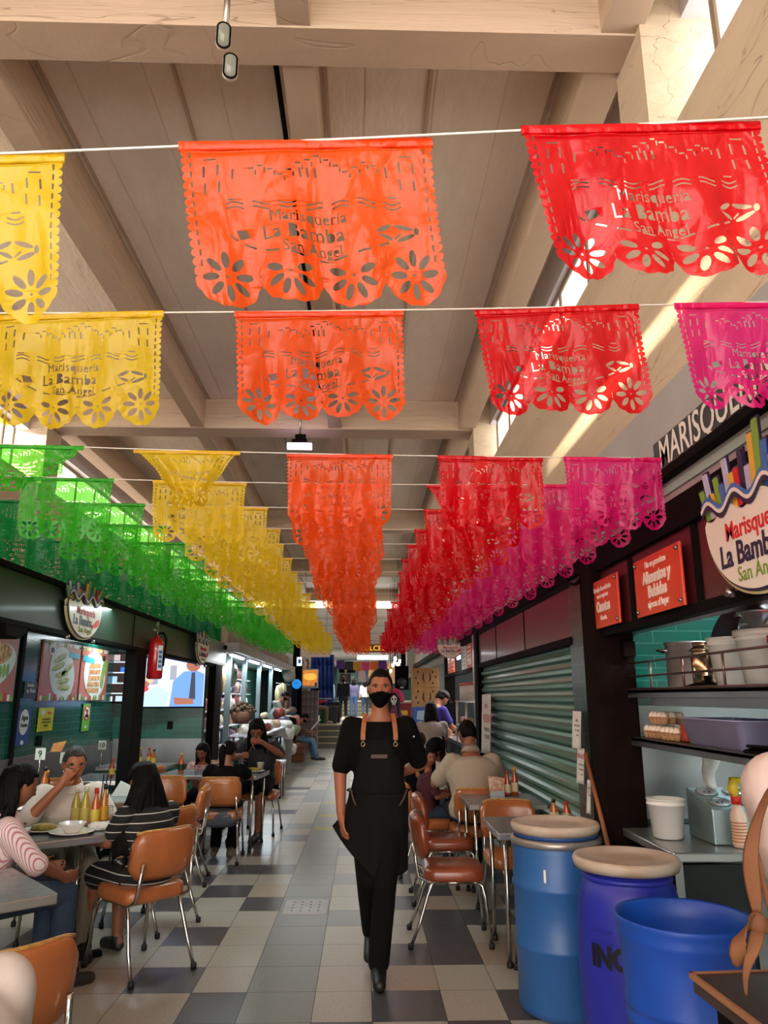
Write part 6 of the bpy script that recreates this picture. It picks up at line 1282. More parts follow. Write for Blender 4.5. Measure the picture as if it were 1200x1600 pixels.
for i, y in enumerate(ROWS):
    tw = .02 * math.sin(i * 1.7)
    q = MB(); xs = [-4.2 + .19 * k for k in range(31)]
    q.tube([(x, y + tw * x, str_z(i, x) + (max(0, -x - 2.6) * .05)) for x in xs if x < 1.5], .0028, seg=6)
    tag(q.build('banner_string', m_str), 'white string across the aisle carrying banners, %s from the camera' % ORD[i], 'string', 'strings carrying the banners')
    for j, (cn, cx) in enumerate(CX.items()):
        if i == 0 and cn in ('dark green', 'green', 'pink'): continue
        if i == 1 and cn in ('dark green', 'green'): continue
        x = cx + (rb.uniform(-.02, .02) + (0 if i < 3 else .02 * math.sin(i * 1.1 + j))) * (.2 if cn == 'pink' else 1); me = BM[(i * 3 + j * 2) % 5]
        extra = 'hanging flat'
        if i == 2 and cn == 'yellow': me = BFUN; extra = 'twisted into a bunch'
        if i == 2 and cn in ('green', 'dark green'): me = BFOLD; extra = 'partly folded up'
        if i == 3 and cn == 'red': me = BCOR; extra = 'with one corner pulled in'
        o = bpy.data.objects.new('papel_picado_banner', me); COL.objects.link(o)
        o.location = (x, y + tw * x + .001, str_z(i, x) - .002); a = math.atan2(str_z(i, x + .2) - str_z(i, x - .2), .4); o.rotation_euler = (rb.uniform(-.06, .06) + (.05 if i < 2 else 0), -a, rb.uniform(-.05, .05) + tw)
        if cn == 'pink': o.scale = (.94, 1, 1)
        o.material_slots[0].link = 'OBJECT'; o.material_slots[0].material = FILMS[cn]
        tag(o, '%s cut plastic banner %s on the %s string' % (cn, extra, ORD[i]), 'banner', cn + ' papel picado banners')
# ================================================================== PEOPLE
SKIN = {}
def skin_mat(c):
    if c not in SKIN: SKIN[c] = mat('skin' + c, c, .5, var=.06, vscale=12); SKIN[c].node_tree.nodes['Principled BSDF'].inputs['Subsurface Weight'].default_value = .05
    return SKIN[c]
m_hair = mat('hair_black', '#0a0706', .6, spec=.12, bump=.5, bscale=90, stretch=(1, 1, .12)); m_hair_g = mat('hair_grey', '#35302e', .6, bump=.6, bscale=90); m_hair_b = mat('hair_brown', '#3a2418', .5, bump=.5, bscale=90, stretch=(1, 1, .12))
m_eyew = mat('eye_white', '#d9d2cc', .3); m_iris = mat('iris', '#1c100c', .2); m_lip = mat('lips', '#8f4a42', .5)
def head_pt(u, v):
    """unit direction (azimuth u from face +Y, elevation v) -> point on a head, face towards +Y"""
    x = math.sin(u) * math.cos(v); y = math.cos(u) * math.cos(v); z = math.sin(v)
    px, py, pz = .074 * x, .094 * y, .116 * z
    if z < 0: px *= 1 - .30 * (-z) ** 1.6; py *= (1 - .05 * (-z)) if y > 0 else (1 - .35 * (-z) ** 1.2)
    if y > 0:
        py = .094 * (y ** .78 if y > 1e-4 else 0) * (1 if z > 0 else 1 - .06 * (-z)); g = lambda cx, cz, sx, sz: math.exp(-((px - cx) / sx) ** 2 - ((pz - cz) / sz) ** 2)
        d = 0
        for s in (-1, 1): d += -.0105 * g(s * .031, .010, .017, .012) + .005 * g(s * .030, .031, .022, .007) + .004 * g(s * .040, -.022, .018, .016)
        zz = pz; nz = .012 if zz > .018 else 0
        ridge = math.exp(-(px / .0085) ** 2)
        if -.030 < zz < .022: d += ridge * (.006 + .017 * (.022 - zz) / .052)
        elif zz <= -.030: d += ridge * .023 * math.exp(-((zz + .030) / .006) ** 2)
        d += .008 * math.exp(-(px / .017) ** 2 - ((zz + .028) / .008) ** 2)
        d += .006 * g(0, -.056, .022, .008) - .003 * g(0, -.0555, .024, .0016) * 1.5 - .004 * g(0, -.072, .02, .006) + .008 * g(0, -.092, .022, .013)
        py += d
    return Vec((px, py, pz))
def head_grid(q, tf, infl=None, nu=72, nv=56):
    rg = []
    for j in range(nv + 1):
        v = -PI / 2 + PI * (j + .03) / (nv + .06); ring = []
        for k in range(nu):
            # denser towards the face
            w = 2 * PI * k / nu - PI; u = w - .45 * math.sin(w)
            p = head_pt(u, v)
            if infl: p = infl(p, u, v)
            ring.append(tf(p))
        rg.append(ring)
    q.rings(rg)
def remesh(q, name, m, parent, voxel, smooth=3, mats=None):
    me = q.mesh('tmp'); bm = bmesh.new(); bm.from_mesh(me); bmesh.ops.recalc_face_normals(bm, faces=bm.faces); bm.to_mesh(me); bm.free()
    o = bpy.data.objects.new('tmp', me); COL.objects.link(o)
    r = o.modifiers.new('r', 'REMESH'); r.mode = 'VOXEL'; r.voxel_size = voxel; r.use_smooth_shade = True
    s = o.modifiers.new('s', 'SMOOTH'); s.factor = .5; s.iterations = smooth
    nm = eval_mesh(o); nm.name = name; bpy.data.objects.remove(o); bpy.data.meshes.remove(me)
    nm.materials.clear(); nm.materials.append(m); nm.polygons.foreach_set('use_smooth', [True] * len(nm.polygons))
    ob = bpy.data.objects.new(name, nm); COL.objects.link(ob); ob.parent = parent; return ob
STAND = dict(pel=(0, 0, .93), waist=(0, 0, 1.06), chest=(0, .0, 1.24), neck=(0, -.01, 1.445), shR=(.18, -.01, 1.385), elR=(.225, -.03, 1.10), wrR=(.235, .04, .86), hdR=(.0, .25, -1),
             hpR=(.09, 0, .9), knR=(.10, .02, .49), anR=(.10, -.02, .085), toR=(.12, .17, .03))
SIT = dict(pel=(0, -.04, .54), waist=(0, -.05, .66), chest=(0, -.03, .81), neck=(0, .02, .995), shR=(.175, 0, .925), elR=(.22, .10, .70), wrR=(.16, .34, .76), hdR=(-.3, 1, 0),
           hpR=(.09, 0, .545), knR=(.11, .42, .52), anR=(.11, .42, .085), toR=(.12, .60, .03))
for P_ in (STAND, SIT):
    for k in list(P_):
        if k.endswith('R'): a = P_[k]; P_[k[:-1] + 'L'] = (-a[0], a[1], a[2])
def hand(q, wr, d, palmn, s, side, curl=.5, point=False):
    """palm and five fingers; d = direction of the hand, palmn = normal of the palm, side +1 right"""
    d = Vec(d).normalized(); n = Vec(palmn); n = (n - d * n.dot(d)).normalized(); w = d.cross(n).normalized()
    rm = Matrix((w, d, n)).transposed()
    q.ell(Vec(wr) + d * .045 * s, (.039 * s, .052 * s, .016 * s), rm); q.capsule(Vec(wr) - d * .02 * s, Vec(wr) + d * .03 * s, .024 * s, .026 * s, 10)
    for i, (o, L_) in enumerate(((-.029, .066), (-.010, .076), (.010, .071), (.028, .056))):
        i_ = i if side > 0 else 3 - i; c = curl if not (point and i == 0) else .02
        b = Vec(wr) + d * .085 * s + w * o * s * (1 if True else 1); dd = d + w * o * 3.0; dd.normalize(); p = b; a = c * .5
        ls = [L_ * .45, L_ * .32, L_ * .23]; r = .0092 * s; 
        for L2 in ls:
            dirv = dd * math.cos(a) + n * math.sin(a); p2 = p + dirv * L2 * s; q.capsule(p, p2, r, r * .9, 8); p = p2; r *= .9; a += c * 1.1
    b = Vec(wr) + d * .02 * s - w * .03 * s; t1 = b + (d * .6 - w * .75 + n * .3).normalized() * .035 * s; t2 = t1 + (d * .9 - w * .2 + n * .4 * (1 + curl)).normalized() * .032 * s
    q.capsule(b, t1, .013 * s, .0105 * s, 8); q.capsule(t1, t2, .0105 * s, .009 * s, 8)
def human(label, loc, deg, H=1.7, base=STAND, J=None, skin='#a4694c', head=(0, 0, 0), hair='short', hairm=None, top=None, bottom=None, shoes='#15130f', fat=1.0, voxel=.012, face=True,
          curl=(.5, .5), palm=None, point=None, group=None, scale=None, glasses=False, mask=None, bearded=False, extra=None, name='person', ears=True):
    s = H / 1.7; o = thing(name, label, 'person', loc, R(deg), group); j = dict(base); j.update(J or {}); j = {k: Vec(v) for k, v in j.items()}
    for k in j:
        if not k.startswith('hd'): j[k] = j[k] * s
    spine = [j['pel'], j['waist'], j['chest'], j['neck']]; up0 = (j['waist'] - j['pel']).normalized(); upN = (j['neck'] - j['chest']).normalized()
    rh = (j['hpR'] - j['hpL']).normalized(); rs = (j['shR'] - j['shL']).normalized(); shc = (j['shR'] + j['shL']) / 2
    def frame(t):
        r = (rh * (1 - t) + rs * t).normalized(); u = (up0 * (1 - t) + upN * t).normalized(); f = u.cross(r).normalized(); return r, f, u
    st = [(j['pel'] - up0 * .09 * s, 0, .12, .09), (j['pel'] - up0 * .03 * s, 0, .158, .115), (j['pel'] + up0 * .04 * s, .05, .165, .118), (j['waist'], .3, .142 , .105), (j['waist'] * .5 + j['chest'] * .5, .5, .152, .112), (j['chest'], .75, .172, .12),
          (j['chest'] * .45 + shc * .55, 1, .172, .108), (shc + upN * .0 * s, 1, .150, .085), (shc + upN * .035 * s, 1, .095, .068), (j['neck'] + upN * .015 * s, 1, .058, .056)]
    def torso(q, infl, a=0, b=10, fatk=1.0, flare=0):
        rg = []
        for i, (c, t, rx, ry) in enumerate(st[a:b]):
            r, f, u = frame(t); k = (fat if 1 <= i + a <= 7 else 1) * fatk; e = flare * max(0, (2 - (i + a))) ; rg.append([c + r * (rx * k + e) * s * math.cos(t2) + r * infl * math.cos(t2) + f * ((ry * k + e) * s + infl) * math.sin(t2) for t2 in [2 * PI * n_ / 22 for n_ in range(22)]])
        q.rings(rg)
    def arm(q, S, infl, L):
        sh, el, wr = j['sh' + S], j['el' + S], j['wr' + S]; r0, r1, r2 = .052 * s * (fat ** .5) + infl, .041 * s + infl, .027 * s + infl
        q.capsule(sh - (sh - shc) * .22, sh + (el - sh) * .12, .05 * s * (fat ** .4) + infl * .6, r0, 14)
        if L <= 1: q.capsule(sh, sh + (el - sh) * L, r0, r0 + (r1 - r0) * L + infl * .25, 14)
        else:
            q.capsule(sh, el, r0, r1, 14); q.capsule(el, el + (wr - el) * min(1, L - 1), r1, r1 + (r2 - r1) * min(1, L - 1) + (0 if L >= 1.99 else infl * .3), 14)
    def leg(q, S, infl, L):
        hp, kn, an = j['hp' + S], j['kn' + S], j['an' + S]; r0, r1, r2 = .086 * s * (fat ** .6) + infl, .056 * s * (fat ** .3) + infl, .036 * s + infl
        if L <= 1: q.capsule(hp, hp + (kn - hp) * L, r0, r0 + (r1 - r0) * L + infl, 16)
        else:
            q.capsule(hp, kn, r0, r1, 16); t = min(1, L - 1); cf = kn + (an - kn) * .3; back = (kn - an).cross(rh).normalized()
            q.capsule(kn, kn + (an - kn) * min(.35, t), r1, .056 * s + infl, 14)
            if t > .35: q.capsule(cf, kn + (an - kn) * t, .056 * s + infl, r2 + (.015 * s if t > .9 and infl > .005 else 0), 14)
    # head frame
    hy, hp_, hr = head; r, f, u = frame(1); Mh = Matrix((r, f, u)).transposed() @ Euler((R(hp_), R(hr), R(hy))).to_matrix(); hs = s * (1.0 if scale is None else scale)
    hc = j['neck'] + upN * .05 * s + Mh @ Vec((0, .018, .098)) * hs
    TF = lambda p: hc + Mh @ (p * hs)
    # body
    q = MB(); torso(q, -.004); q.capsule(j['neck'] - upN * .03 * s, hc + Mh @ Vec((0, -.018, -.05)) * hs, .056 * s, .05 * s)
    q.ell(j['pel'] - up0 * .02 * s, (.16 * s * fat ** .5, .12 * s, .12 * s))
    for S, sd in (('R', 1), ('L', -1)):
        arm(q, S, 0, 2); leg(q, S, 0, 2)
        hd = j['hd' + S]; pn = (palm or {}).get(S, (-sd, 0, 0)); hand(q, j['wr' + S], hd, pn, s * .97, sd, curl[0 if S == 'R' else 1], point == S)
        an, to = j['an' + S], j['to' + S]; q.capsule(an - Vec((0, 0, .02 * s)), to, .035 * s, .026 * s, 10); q.capsule(an - Vec((0, 0, .0)), an + (an - to).normalized() * .04 * s - Vec((0, 0, .04 * s)), .032 * s, .028 * s, 10)
    head_grid(q, TF)
    if ears:
        for x in (-1, 1): q.ell(TF(Vec((x * .074, -.008, -.004))), (.008 * hs, .018 * hs, .029 * hs), Mh)
    remesh(q, 'body', skin_mat(skin), o, voxel, 2 if voxel < .008 else 2)
    hm = hairm or m_hair
    # hair cap
    def cap_fn(line, back=-.07, th=.012):
        def fn(p, u_, v_):
            x, y, z = p; front = y > .012
            keep = z > line(x, y) + .004 * math.sin(x * 420) 
            nz_ = .0022 * (math.sin(x * 310 + 4 * y * 60) + math.sin(y * 260 + x * 90 + z * 130))
            return p * (1 + (th + nz_) / p.length) if keep else p * (1 - .016 / p.length)
        return fn
    if hair:
        line = lambda x, y: (.068 + (0 if abs(x) < .045 else -(abs(x) - .045) * 2.4)) if y > .03 else (.03 - (.03 - y) * 1.15 if y > -.02 else -.05)
        q = MB(); head_grid(q, TF, cap_fn(line, th=.0075 if hair in ('short', 'thin') else .018), 48, 40)
        fr_, bd = Vec((0, -1, 0)), 0
        if hair in ('long', 'midlong', 'bob'):
            L_ = {'long': .54, 'midlong': .30, 'bob': .17}[hair]
            rh_ = random.Random(int(H * 1000)); wid = {'long': .215, 'midlong': .100, 'bob': .092}[hair]
            for lay in range(2):
                for k in range(15):
                    aa = PI * (1 + (k + .5 * lay) / 14.5) ; ca, sa = math.cos(aa), math.sin(aa); ph_ = rh_.uniform(0, 6); pts = [TF(Vec((.03 * ca, -.03 + .03 * sa, .112))), TF(Vec((.072 * ca, -.02 + .078 * sa, .075))), TF(Vec((.083 * ca, -.02 + .088 * sa, .0)))]
                    base_ = pts[-1]; Lk = L_ * rh_.uniform(.88, 1.05) * s * (.9 if lay else 1)
                    for m_i in range(1, 8):
                        t = m_i / 7; wx = (wid - .083) * min(1, t * 1.6); pts.append(base_ + r * (ca * wx * s + .006 * math.sin(ph_ + t * 7)) + f * ((sa * wx * .3 - .02 * min(1, t * 2.0)) * s * (1 if hair == 'long' else .4) + .005 * math.sin(ph_ + 5 * t)) - Vec((0, 0, Lk * t)))
                    q.tube(pts, [.010 * s, .015 * s, .017 * s] + [(.0175 - .010 * (m_i / 7) ** 2) * s for m_i in range(1, 8)], seg=8)
            rg = [[TF(Vec((0, -.045, .06 - .02 * k))) - Vec((0, 0, L_ * s * .95 * k / 10)) - f * (.015 * k / 10) * s + r * (.07 + (wid - .085) * k / 10) * s * math.cos(a) + f * .035 * s * math.sin(a) for a in [2 * PI * n_ / 16 for n_ in range(16)]] for k in range(11)]
            q.rings(rg)
            for sd in (-1, 1): q.capsule(TF(Vec((sd * .07, -.02, .03))), TF(Vec((sd * .085, -.015, -.10 if hair != 'bob' else -.07))), .022 * hs, .018 * hs)
            if hair != 'bob':
                for sd in (-1, 1): q.capsule(TF(Vec((sd * .083, -.02, -.08))), TF(Vec((sd * .095, -.03, -.16))) - Vec((0, 0, .02)), .022 * hs, .022 * hs)
        if hair == 'pony':
            q.capsule(TF(Vec((0, -.1, .04))), TF(Vec((0, -.13, .03))), .024 * hs, .022 * hs); a0 = TF(Vec((0, -.13, .03))); q.tube([a0, a0 - f * .03 * s - Vec((0, 0, .1 * s)), a0 - f * .02 * s - Vec((0, 0, .22 * s)), a0 + f * .0 - Vec((0, 0, .34 * s))], [.03 * s, .038 * s, .03 * s, .008 * s], seg=12)
        remesh(q, 'hair', hm, o, max(.007, voxel * .8), 2)
        if hair == 'pony': q = MB(); q.ell(TF(Vec((0, -.118, .035))), (.03 * hs, .014 * hs, .03 * hs), Mh); q.build('hair_tie', mat('hair_tie', '#a8968c', .5), o)
    if face:
        for x in (-1, 1):
            q = MB(); q.ell(TF(Vec((x * .031, .0725, .010))), (.0140 * hs, .010 * hs, .0047 * hs), Mh, 0, 16, 10); q.ell(TF(Vec((x * .031, .0815, .010))), (.0056 * hs, .0035 * hs, .0058 * hs), Mh, 1, 12, 8); q.build('eye', [m_eyew, m_iris], o)
            q = MB(); q.tube([TF(Vec((x * .0145, .0865, .0215))), TF(Vec((x * .028, .087, .0255))), TF(Vec((x * .048, .076, .0215)))], [.0034 * hs, .0042 * hs, .0020 * hs], seg=6, flat=.8); q.build('eyebrow', hm if hair else m_hair, o)
            q = MB(); q.tube([TF(Vec((x * .0165, .079, .0125))), TF(Vec((x * .031, .0845, .0175))), TF(Vec((x * .0465, .075, .0125)))], .0026 * hs, seg=6); q.build('eyelid', mat('lid_dark', '#3a1f16', .6), o)
        if not mask: q = MB(); q.tube([TF(Vec((-.024, .083, -.0565))), TF(Vec((-.008, .0945, -.0530))), TF(Vec((.008, .0945, -.0530))), TF(Vec((.024, .083, -.0565)))], [.0018 * hs, .0042 * hs, .0042 * hs, .0018 * hs], seg=8); q.tube([TF(Vec((-.022, .083, -.0585))), TF(Vec((0, .0945, -.0625))), TF(Vec((.022, .083, -.0585)))], [.0018 * hs, .0052 * hs, .0018 * hs], seg=8); q.build('lips', m_lip, o)
    if bearded:
        q = MB(); head_grid(q, TF, lambda p, u_, v_: p * (1 + .006 / p.length) if (p.y > -.01 and p.z < -.045 and not (abs(p.x) < .026 and -.068 < p.z < -.05)) or (p.y > .05 and -.05 < p.z < -.038 and abs(p.x) < .03) else p * (1 - .014 / p.length)); q.build('beard', hm, o)
    if mask:
        q = MB()
        def mk(p, u_, v_):
            top_ = -.012 - abs(p.x) * .28
            if p.y > -.012 and p.z < top_ and p.z > -.118: return Vec((p.x * 1.04, p.y + (.009 if p.y > .02 else .004), p.z * 1.03)) if p.y > .03 else p * (1 + .006 / p.length)
            return p * (1 - .018 / p.length)
        head_grid(q, TF, mk); q.build('face_mask', mat('mask' + mask, mask, .95, spec=.08, bump=.3, bscale=60), o)
        for x in (-1, 1): q = MB(); q.tube([TF(Vec((x * .070, .03, -.03))), TF(Vec((x * .078, .0, .01))), TF(Vec((x * .082, -.022, .008))), TF(Vec((x * .08, -.03, -.02))), TF(Vec((x * .072, .01, -.06)))], .0018 * hs, seg=6); q.build('ear_loop', mat('mask' + mask, mask), o)
    if glasses:
        q = MB()
        for x in (-1, 1):
            q.tube([TF(Vec((x * .033 + .023 * math.cos(a), .094 - .006 * abs(math.cos(a)), .008 + .016 * math.sin(a)))) for a in [2 * PI * k / 20 for k in range(21)]], .0016 * hs, seg=6); q.tube([TF(Vec((x * .056, .086, .012))), TF(Vec((x * .076, .03, .014))), TF(Vec((x * .079, -.015, .01)))], .0016 * hs, seg=6)
        q.tube([TF(Vec((-.01, .095, .012))), TF(Vec((.01, .095, .012)))], .0016 * hs, seg=6); q.build('glasses', mat('glasses_dark', '#1a1614', .3), o)
    # clothes
    tp = dict(infl=.008, sleeve=.62, hem=1); 
    if top:
        tp.update(top); q = MB(); I = tp['infl'] * s
        torso(q, I, tp['hem'], tp.get('upto', 9), flare=tp.get('flare', 0)); 
        for S in ('R', 'L'): arm(q, S, I + tp.get('loose', .004) * s, tp['sleeve'])
        if tp.get('skirt'):
            q.ell(j['pel'], (.175 * s * fat, .15 * s, .13 * s))
            for S in ('R', 'L'): leg(q, S, I + .006 * s, tp['skirt'])
            q.capsule((j['hpR'] + j['hpL']) / 2, (j['knR'] + j['knL']) / 2 * .8 + (j['hpR'] + j['hpL']) / 2 * .2, .085 * s, .05 * s)
        remesh(q, tp.get('name', 'shirt'), tp['m'], o, max(voxel, .009) if not tp.get('fine') else voxel, 4)
        if tp.get('collar'):
            q = MB(); c = j['neck'] - upN * .005 * s
            q.rings([[c + r * (rr_ * s) * math.cos(a) + f * (rr_ * s) * math.sin(a) * 1.02 + u * (z_ * s - .01 * s * math.sin(a)) for a in [2 * PI * n_ / 24 for n_ in range(24)]] for rr_, z_ in ((.072, -.03), (.064, .02), (.068, .03), (.085, -.012), (.09, -.02))], cap=False); q.build('collar', tp['m'], o)
    bt = dict(infl=.012, L=2, up=3)
    if bottom:
        bt.update(bottom); q = MB(); I = bt['infl'] * s; torso(q, I * .8, 0, bt['up'], fatk=1.0); q.ell(j['pel'] - up0 * .02 * s, (.165 * s * fat ** .5 + I, .125 * s + I, .12 * s))
        for S in ('R', 'L'): leg(q, S, I, bt['L'])
        remesh(q, bt.get('name', 'trousers'), bt['m'], o, max(voxel, .009), 4)
    if shoes:
        for S in ('R', 'L'):
            q = MB(); an, to = j['an' + S], j['to' + S]; he = an + (an - to) * .25; d = (to - an); d.z = 0; d = d.normalized() if d.length > .01 else Vec((0, 1, 0)); sd_ = d.cross(Vec((0, 0, 1)))
            zf = min(an.z - .055 * s, to.z - .01 * s); real = (to - an).normalized(); 
            q.capsule(an - Vec((0, 0, .035 * s)), to + real * .01, .046 * s, .036 * s, 12); q.capsule(an + Vec((0, 0, -.01 * s)), an - d * .03 * s - Vec((0, 0, .045 * s)), .044 * s, .038 * s, 12)
            ob = remesh(q, 'shoe', mat('shoe' + shoes, shoes, .5, var=.1), o, max(.008, voxel * .8), 3)
    o['_j'] = 0; del o['_j']
    return o, j, TF, s, frame

dark = mat('black_cloth', '#080708', .9, spec=.15, bump=.4, bscale=9); m_denim = mat('denim', '#27384f', .85, var=.25, vscale=10, bump=.3, bscale=12); m_denim_l = mat('light_denim', '#5c7a9a', .85, var=.25, vscale=10, bump=.3, bscale=12)
m_khaki = mat('khaki', '#7d7464', .9, bump=.3, bscale=10); m_whites = mat('white_shirt', '#d9d0c8', .85, bump=.5, bscale=8); m_darkblue = mat('dark_navy_cloth', '#1b2230', .85, bump=.3, bscale=9)

# --- the waiter walking towards the camera
wj = dict(pel=(0, 0, .93), waist=(0, .01, 1.07), chest=(.0, .01, 1.25), neck=(-.005, .015, 1.445), shR=(.168, -.0, 1.362), shL=(-.168, .02, 1.362), elR=(.235, .0, 1.10), wrR=(.225, .09, .875), hdR=(-.12, .35, -.9),
          elL=(-.26, -.10, 1.135), wrL=(-.12, -.20, 1.06), hdL=(.8, -.1, -.2), hpR=(.085, 0, .9), knR=(.065, .06, .50), anR=(.035, -.27, .15), toR=(.05, -.13, .05), hpL=(-.085, .0, .9), knL=(-.035, .16, .50), anL=(-.0, .12, .09), toL=(-.0, .29, .035))
W_, wjj, WTF, ws, WF = human('waiter in black with a face mask and leather strapped apron walking down the aisle', (.10, 4.82, 0), 180, 1.71, STAND, wj, '#9c5f43', (4, 1, 1), 'short', None,
    dict(m=dark, sleeve=.86, hem=1, infl=.008, loose=.008), dict(m=mat('black_trousers', '#0a0807', .9, spec=.15, bump=.3, bscale=10), L=2, infl=.010, up=4), '#0b0a0a', 1.02, .0062, True, (.35, .5), {'R': (-.9, -.3, 0), 'L': (0, 1, 0)}, None, mask='#08080a')
# apron: bib and long skirt with a corner swinging out
m_apr = mat('apron_black', '#0c0907', .85, spec=.2, bump=.35, bscale=7, var=.15, vscale=3); m_lea = mat('strap_leather', '#9a5a30', .55, var=.15, vscale=20)
def apron_sheet(z0, z1, wfun, front, n=26, mrow=30, swing=None):
    q = MB(); vs = []
    for i in range(mrow + 1):
        t = i / mrow; z = z0 + (z1 - z0) * t; w_ = wfun(t)
        for k in range(n + 1):
            u = -1 + 2 * k / n; a = u * w_[0]; x = w_[1] * math.sin(a); y = w_[2] * math.cos(a) + front(t, u); zz = z
            if swing: x, y, zz = swing(t, u, x, y, zz)
            vs.append((x, y, zz))
    q.add(vs, [(i * (n + 1) + k, i * (n + 1) + k + 1, (i + 1) * (n + 1) + k + 1, (i + 1) * (n + 1) + k) for i in range(mrow) for k in range(n)], 0, True)
    return q
q = apron_sheet(1.30, .99, lambda t: (.62 + .55 * t, .165 + .012 * t, .150), lambda t, u: -.004 + .003 * math.sin(u * 9)); ob = q.build('apron_bib', m_apr, W_); m_ = ob.modifiers.new('s', 'SOLIDIFY'); m_.thickness = .004
def sw(t, u, x, y, z):
    c = max(0, u) ** 1.6 * t ** 1.3; x += c * .135; y += -.02 * c; z += c * .24 * (1 if u > .3 else .5) - 0.03 * t * (1 - u * u) ; x += (-.03 * t if u < 0 else 0) * -u
    y += .012 * t * math.sin(u * 8 + 1); return x, y, z
q = apron_sheet(1.0, .565, lambda t: (1.35 - .3 * t, .185 - .02 * t, .150 + .012 * t), lambda t, u: -.002, swing=sw); ob = q.build('apron_skirt', m_apr, W_); m_ = ob.modifiers.new('s', 'SOLIDIFY'); m_.thickness = .004
q = MB(); q.tube([(a[0], a[1], 1.0) for a in [(.19 * math.sin(t), .158 * math.cos(t)) for t in [2 * PI * k / 40 for k in range(41)]]], .008, seg=6, flat=.5); q.build('apron_tie', m_apr, W_)
for x in (-1, 1):
    q = MB()
    for a, b in zip([(.085, .075, 1.452), (.092, .128, 1.40), (.098, .150, 1.335), (.098, .152, 1.30)][:-1], [(.085, .075, 1.452), (.092, .128, 1.40), (.098, .150, 1.335), (.098, .152, 1.30)][1:]):
        a = Vec((a[0] * x, a[1] + .006, a[2])); b = Vec((b[0] * x, b[1] + .006, b[2])); w2 = Vec((.014, 0, 0)); t_ = Vec((0, .003, .001)); q.add([a - w2, a + w2, b + w2, b - w2, a - w2 + t_, a + w2 + t_, b + w2 + t_, b - w2 + t_], [(0, 1, 2, 3), (4, 7, 6, 5), (0, 4, 5, 1), (1, 5, 6, 2), (2, 6, 7, 3), (3, 7, 4, 0)])
    q.build('leather_strap', m_lea, W_)
    q = MB(); q.tube([(x * .098 + .011 * math.cos(a), .162, 1.276 + .012 * math.sin(a)) for a in [2 * PI * k / 14 for k in range(15)]], .003, seg=6); q.tube([(x * .098, .16, 1.298), (x * .098, .162, 1.286)], .006); q.build('strap_clip', mat('brass_clip', '#a88a66', .3, .9), W_)
q = MB(); q.box((-.0, .152, 1.205), (.10, .006, .024), ch=.002); q.build('pen_pocket_trim', mat('trim_brown', '#4a342c', .6), W_)
for (a, b) in (((.17, .105, 1.02), (.135, .150, .93)), ((-.17, .105, 1.02), (-.12, .155, .93))): q = MB(); q.tube([a, ((a[0] + b[0]) / 2 + .0, .14, .965), b], .007, seg=6, flat=.5); q.build('pocket_trim', mat('trim_brown', '#4a342c', .6), W_)
q = MB(); q.ell((-.215, .055, 1.315), (.006, .006, .006)); q.build('sleeve_button', m_pl, W_)

# --- left, front: man in white, woman in stripes, person in pink stripes
human('man in a white shirt and glasses touching his nose at the left table', (-2.02, 5.50, 0), 207, 1.66, SIT, dict(neck=(0, .05, .995), chest=(0, .0, .81), elR=(.27, .22, .80), wrR=(.09, .25, 1.01), hdR=(-.5, .1, .8), elL=(-.27, .14, .74), wrL=(-.12, .32, .80), hdL=(.6, 1, 0)), '#b06c4c', (4, 3, 0), 'thin', m_hair_g,
      dict(m=m_whites, sleeve=.9, infl=.012, loose=.010, collar=True, name='shirt'), dict(m=m_khaki, L=2), '#1b1714', 1.12, .0085, True, (1.3, .5), {'R': (0, -1, .2), 'L': (0, 0, -1)}, 'R', glasses=True)
m_str_d = stripes('black_white_stripe', '#0f0d0f', '#c9c5c0', 21, .1, 'Z', soft=.02)
human('woman with very long black hair in a black and white striped dress', (-1.33, 4.97, 0), 48, 1.56, SIT, dict(elR=(.21, .10, .75), wrR=(.14, .32, .74), elL=(-.22, .10, .76), wrL=(-.2, .32, .74), knR=(.08, .40, .50), knL=(-.10, .40, .50), anR=(.06, .36, .09), anL=(-.10, .50, .09), toR=(.07, .52, .03), toL=(-.10, .67, .03)), '#8f5a42', (8, -6, 0), 'long', None,
      dict(m=m_str_d, sleeve=.6, infl=.012, skirt=1.0, hem=0, name='striped_dress'), None, '#1c1a1e', .98, .009, False, (.4, .4))
m_pink = stripes('pink_white_stripe', '#e8d8d8', '#c47a88', 110, .28, 'X', soft=.12)
human('person in a pink striped shirt with dark shoulder length hair', (-1.99, 4.36, 0), -42, 1.60, SIT, dict(neck=(0, .06, .995), chest=(0, .02, .81), elR=(.25, .14, .74), wrR=(.14, .38, .62), hdR=(-.3, 1, -.1), elL=(-.24, .16, .76), wrL=(-.12, .36, .64)), '#8f5a42', (-18, -4, 0), 'midlong', None,
      dict(m=m_pink, sleeve=1.05, infl=.010, loose=.010, hem=0, collar=True, name='striped_shirt'), dict(m=m_denim), '#221d1a', 1.05, .009, False)
human('person in a white top cropped at the bottom left corner', (-.88, 1.70, 0), 60, 1.7, SIT, dict(elR=(.24, .08, .74)), '#a06a50', (0, -5, 0), 'short', None, dict(m=mat('white_pinkish_top', '#c4b7b2', .85, bump=.3, bscale=7), sleeve=.9, infl=.014, hem=0, loose=.01), dict(m=m_denim), '#221d1a', 1.12, .012, False)

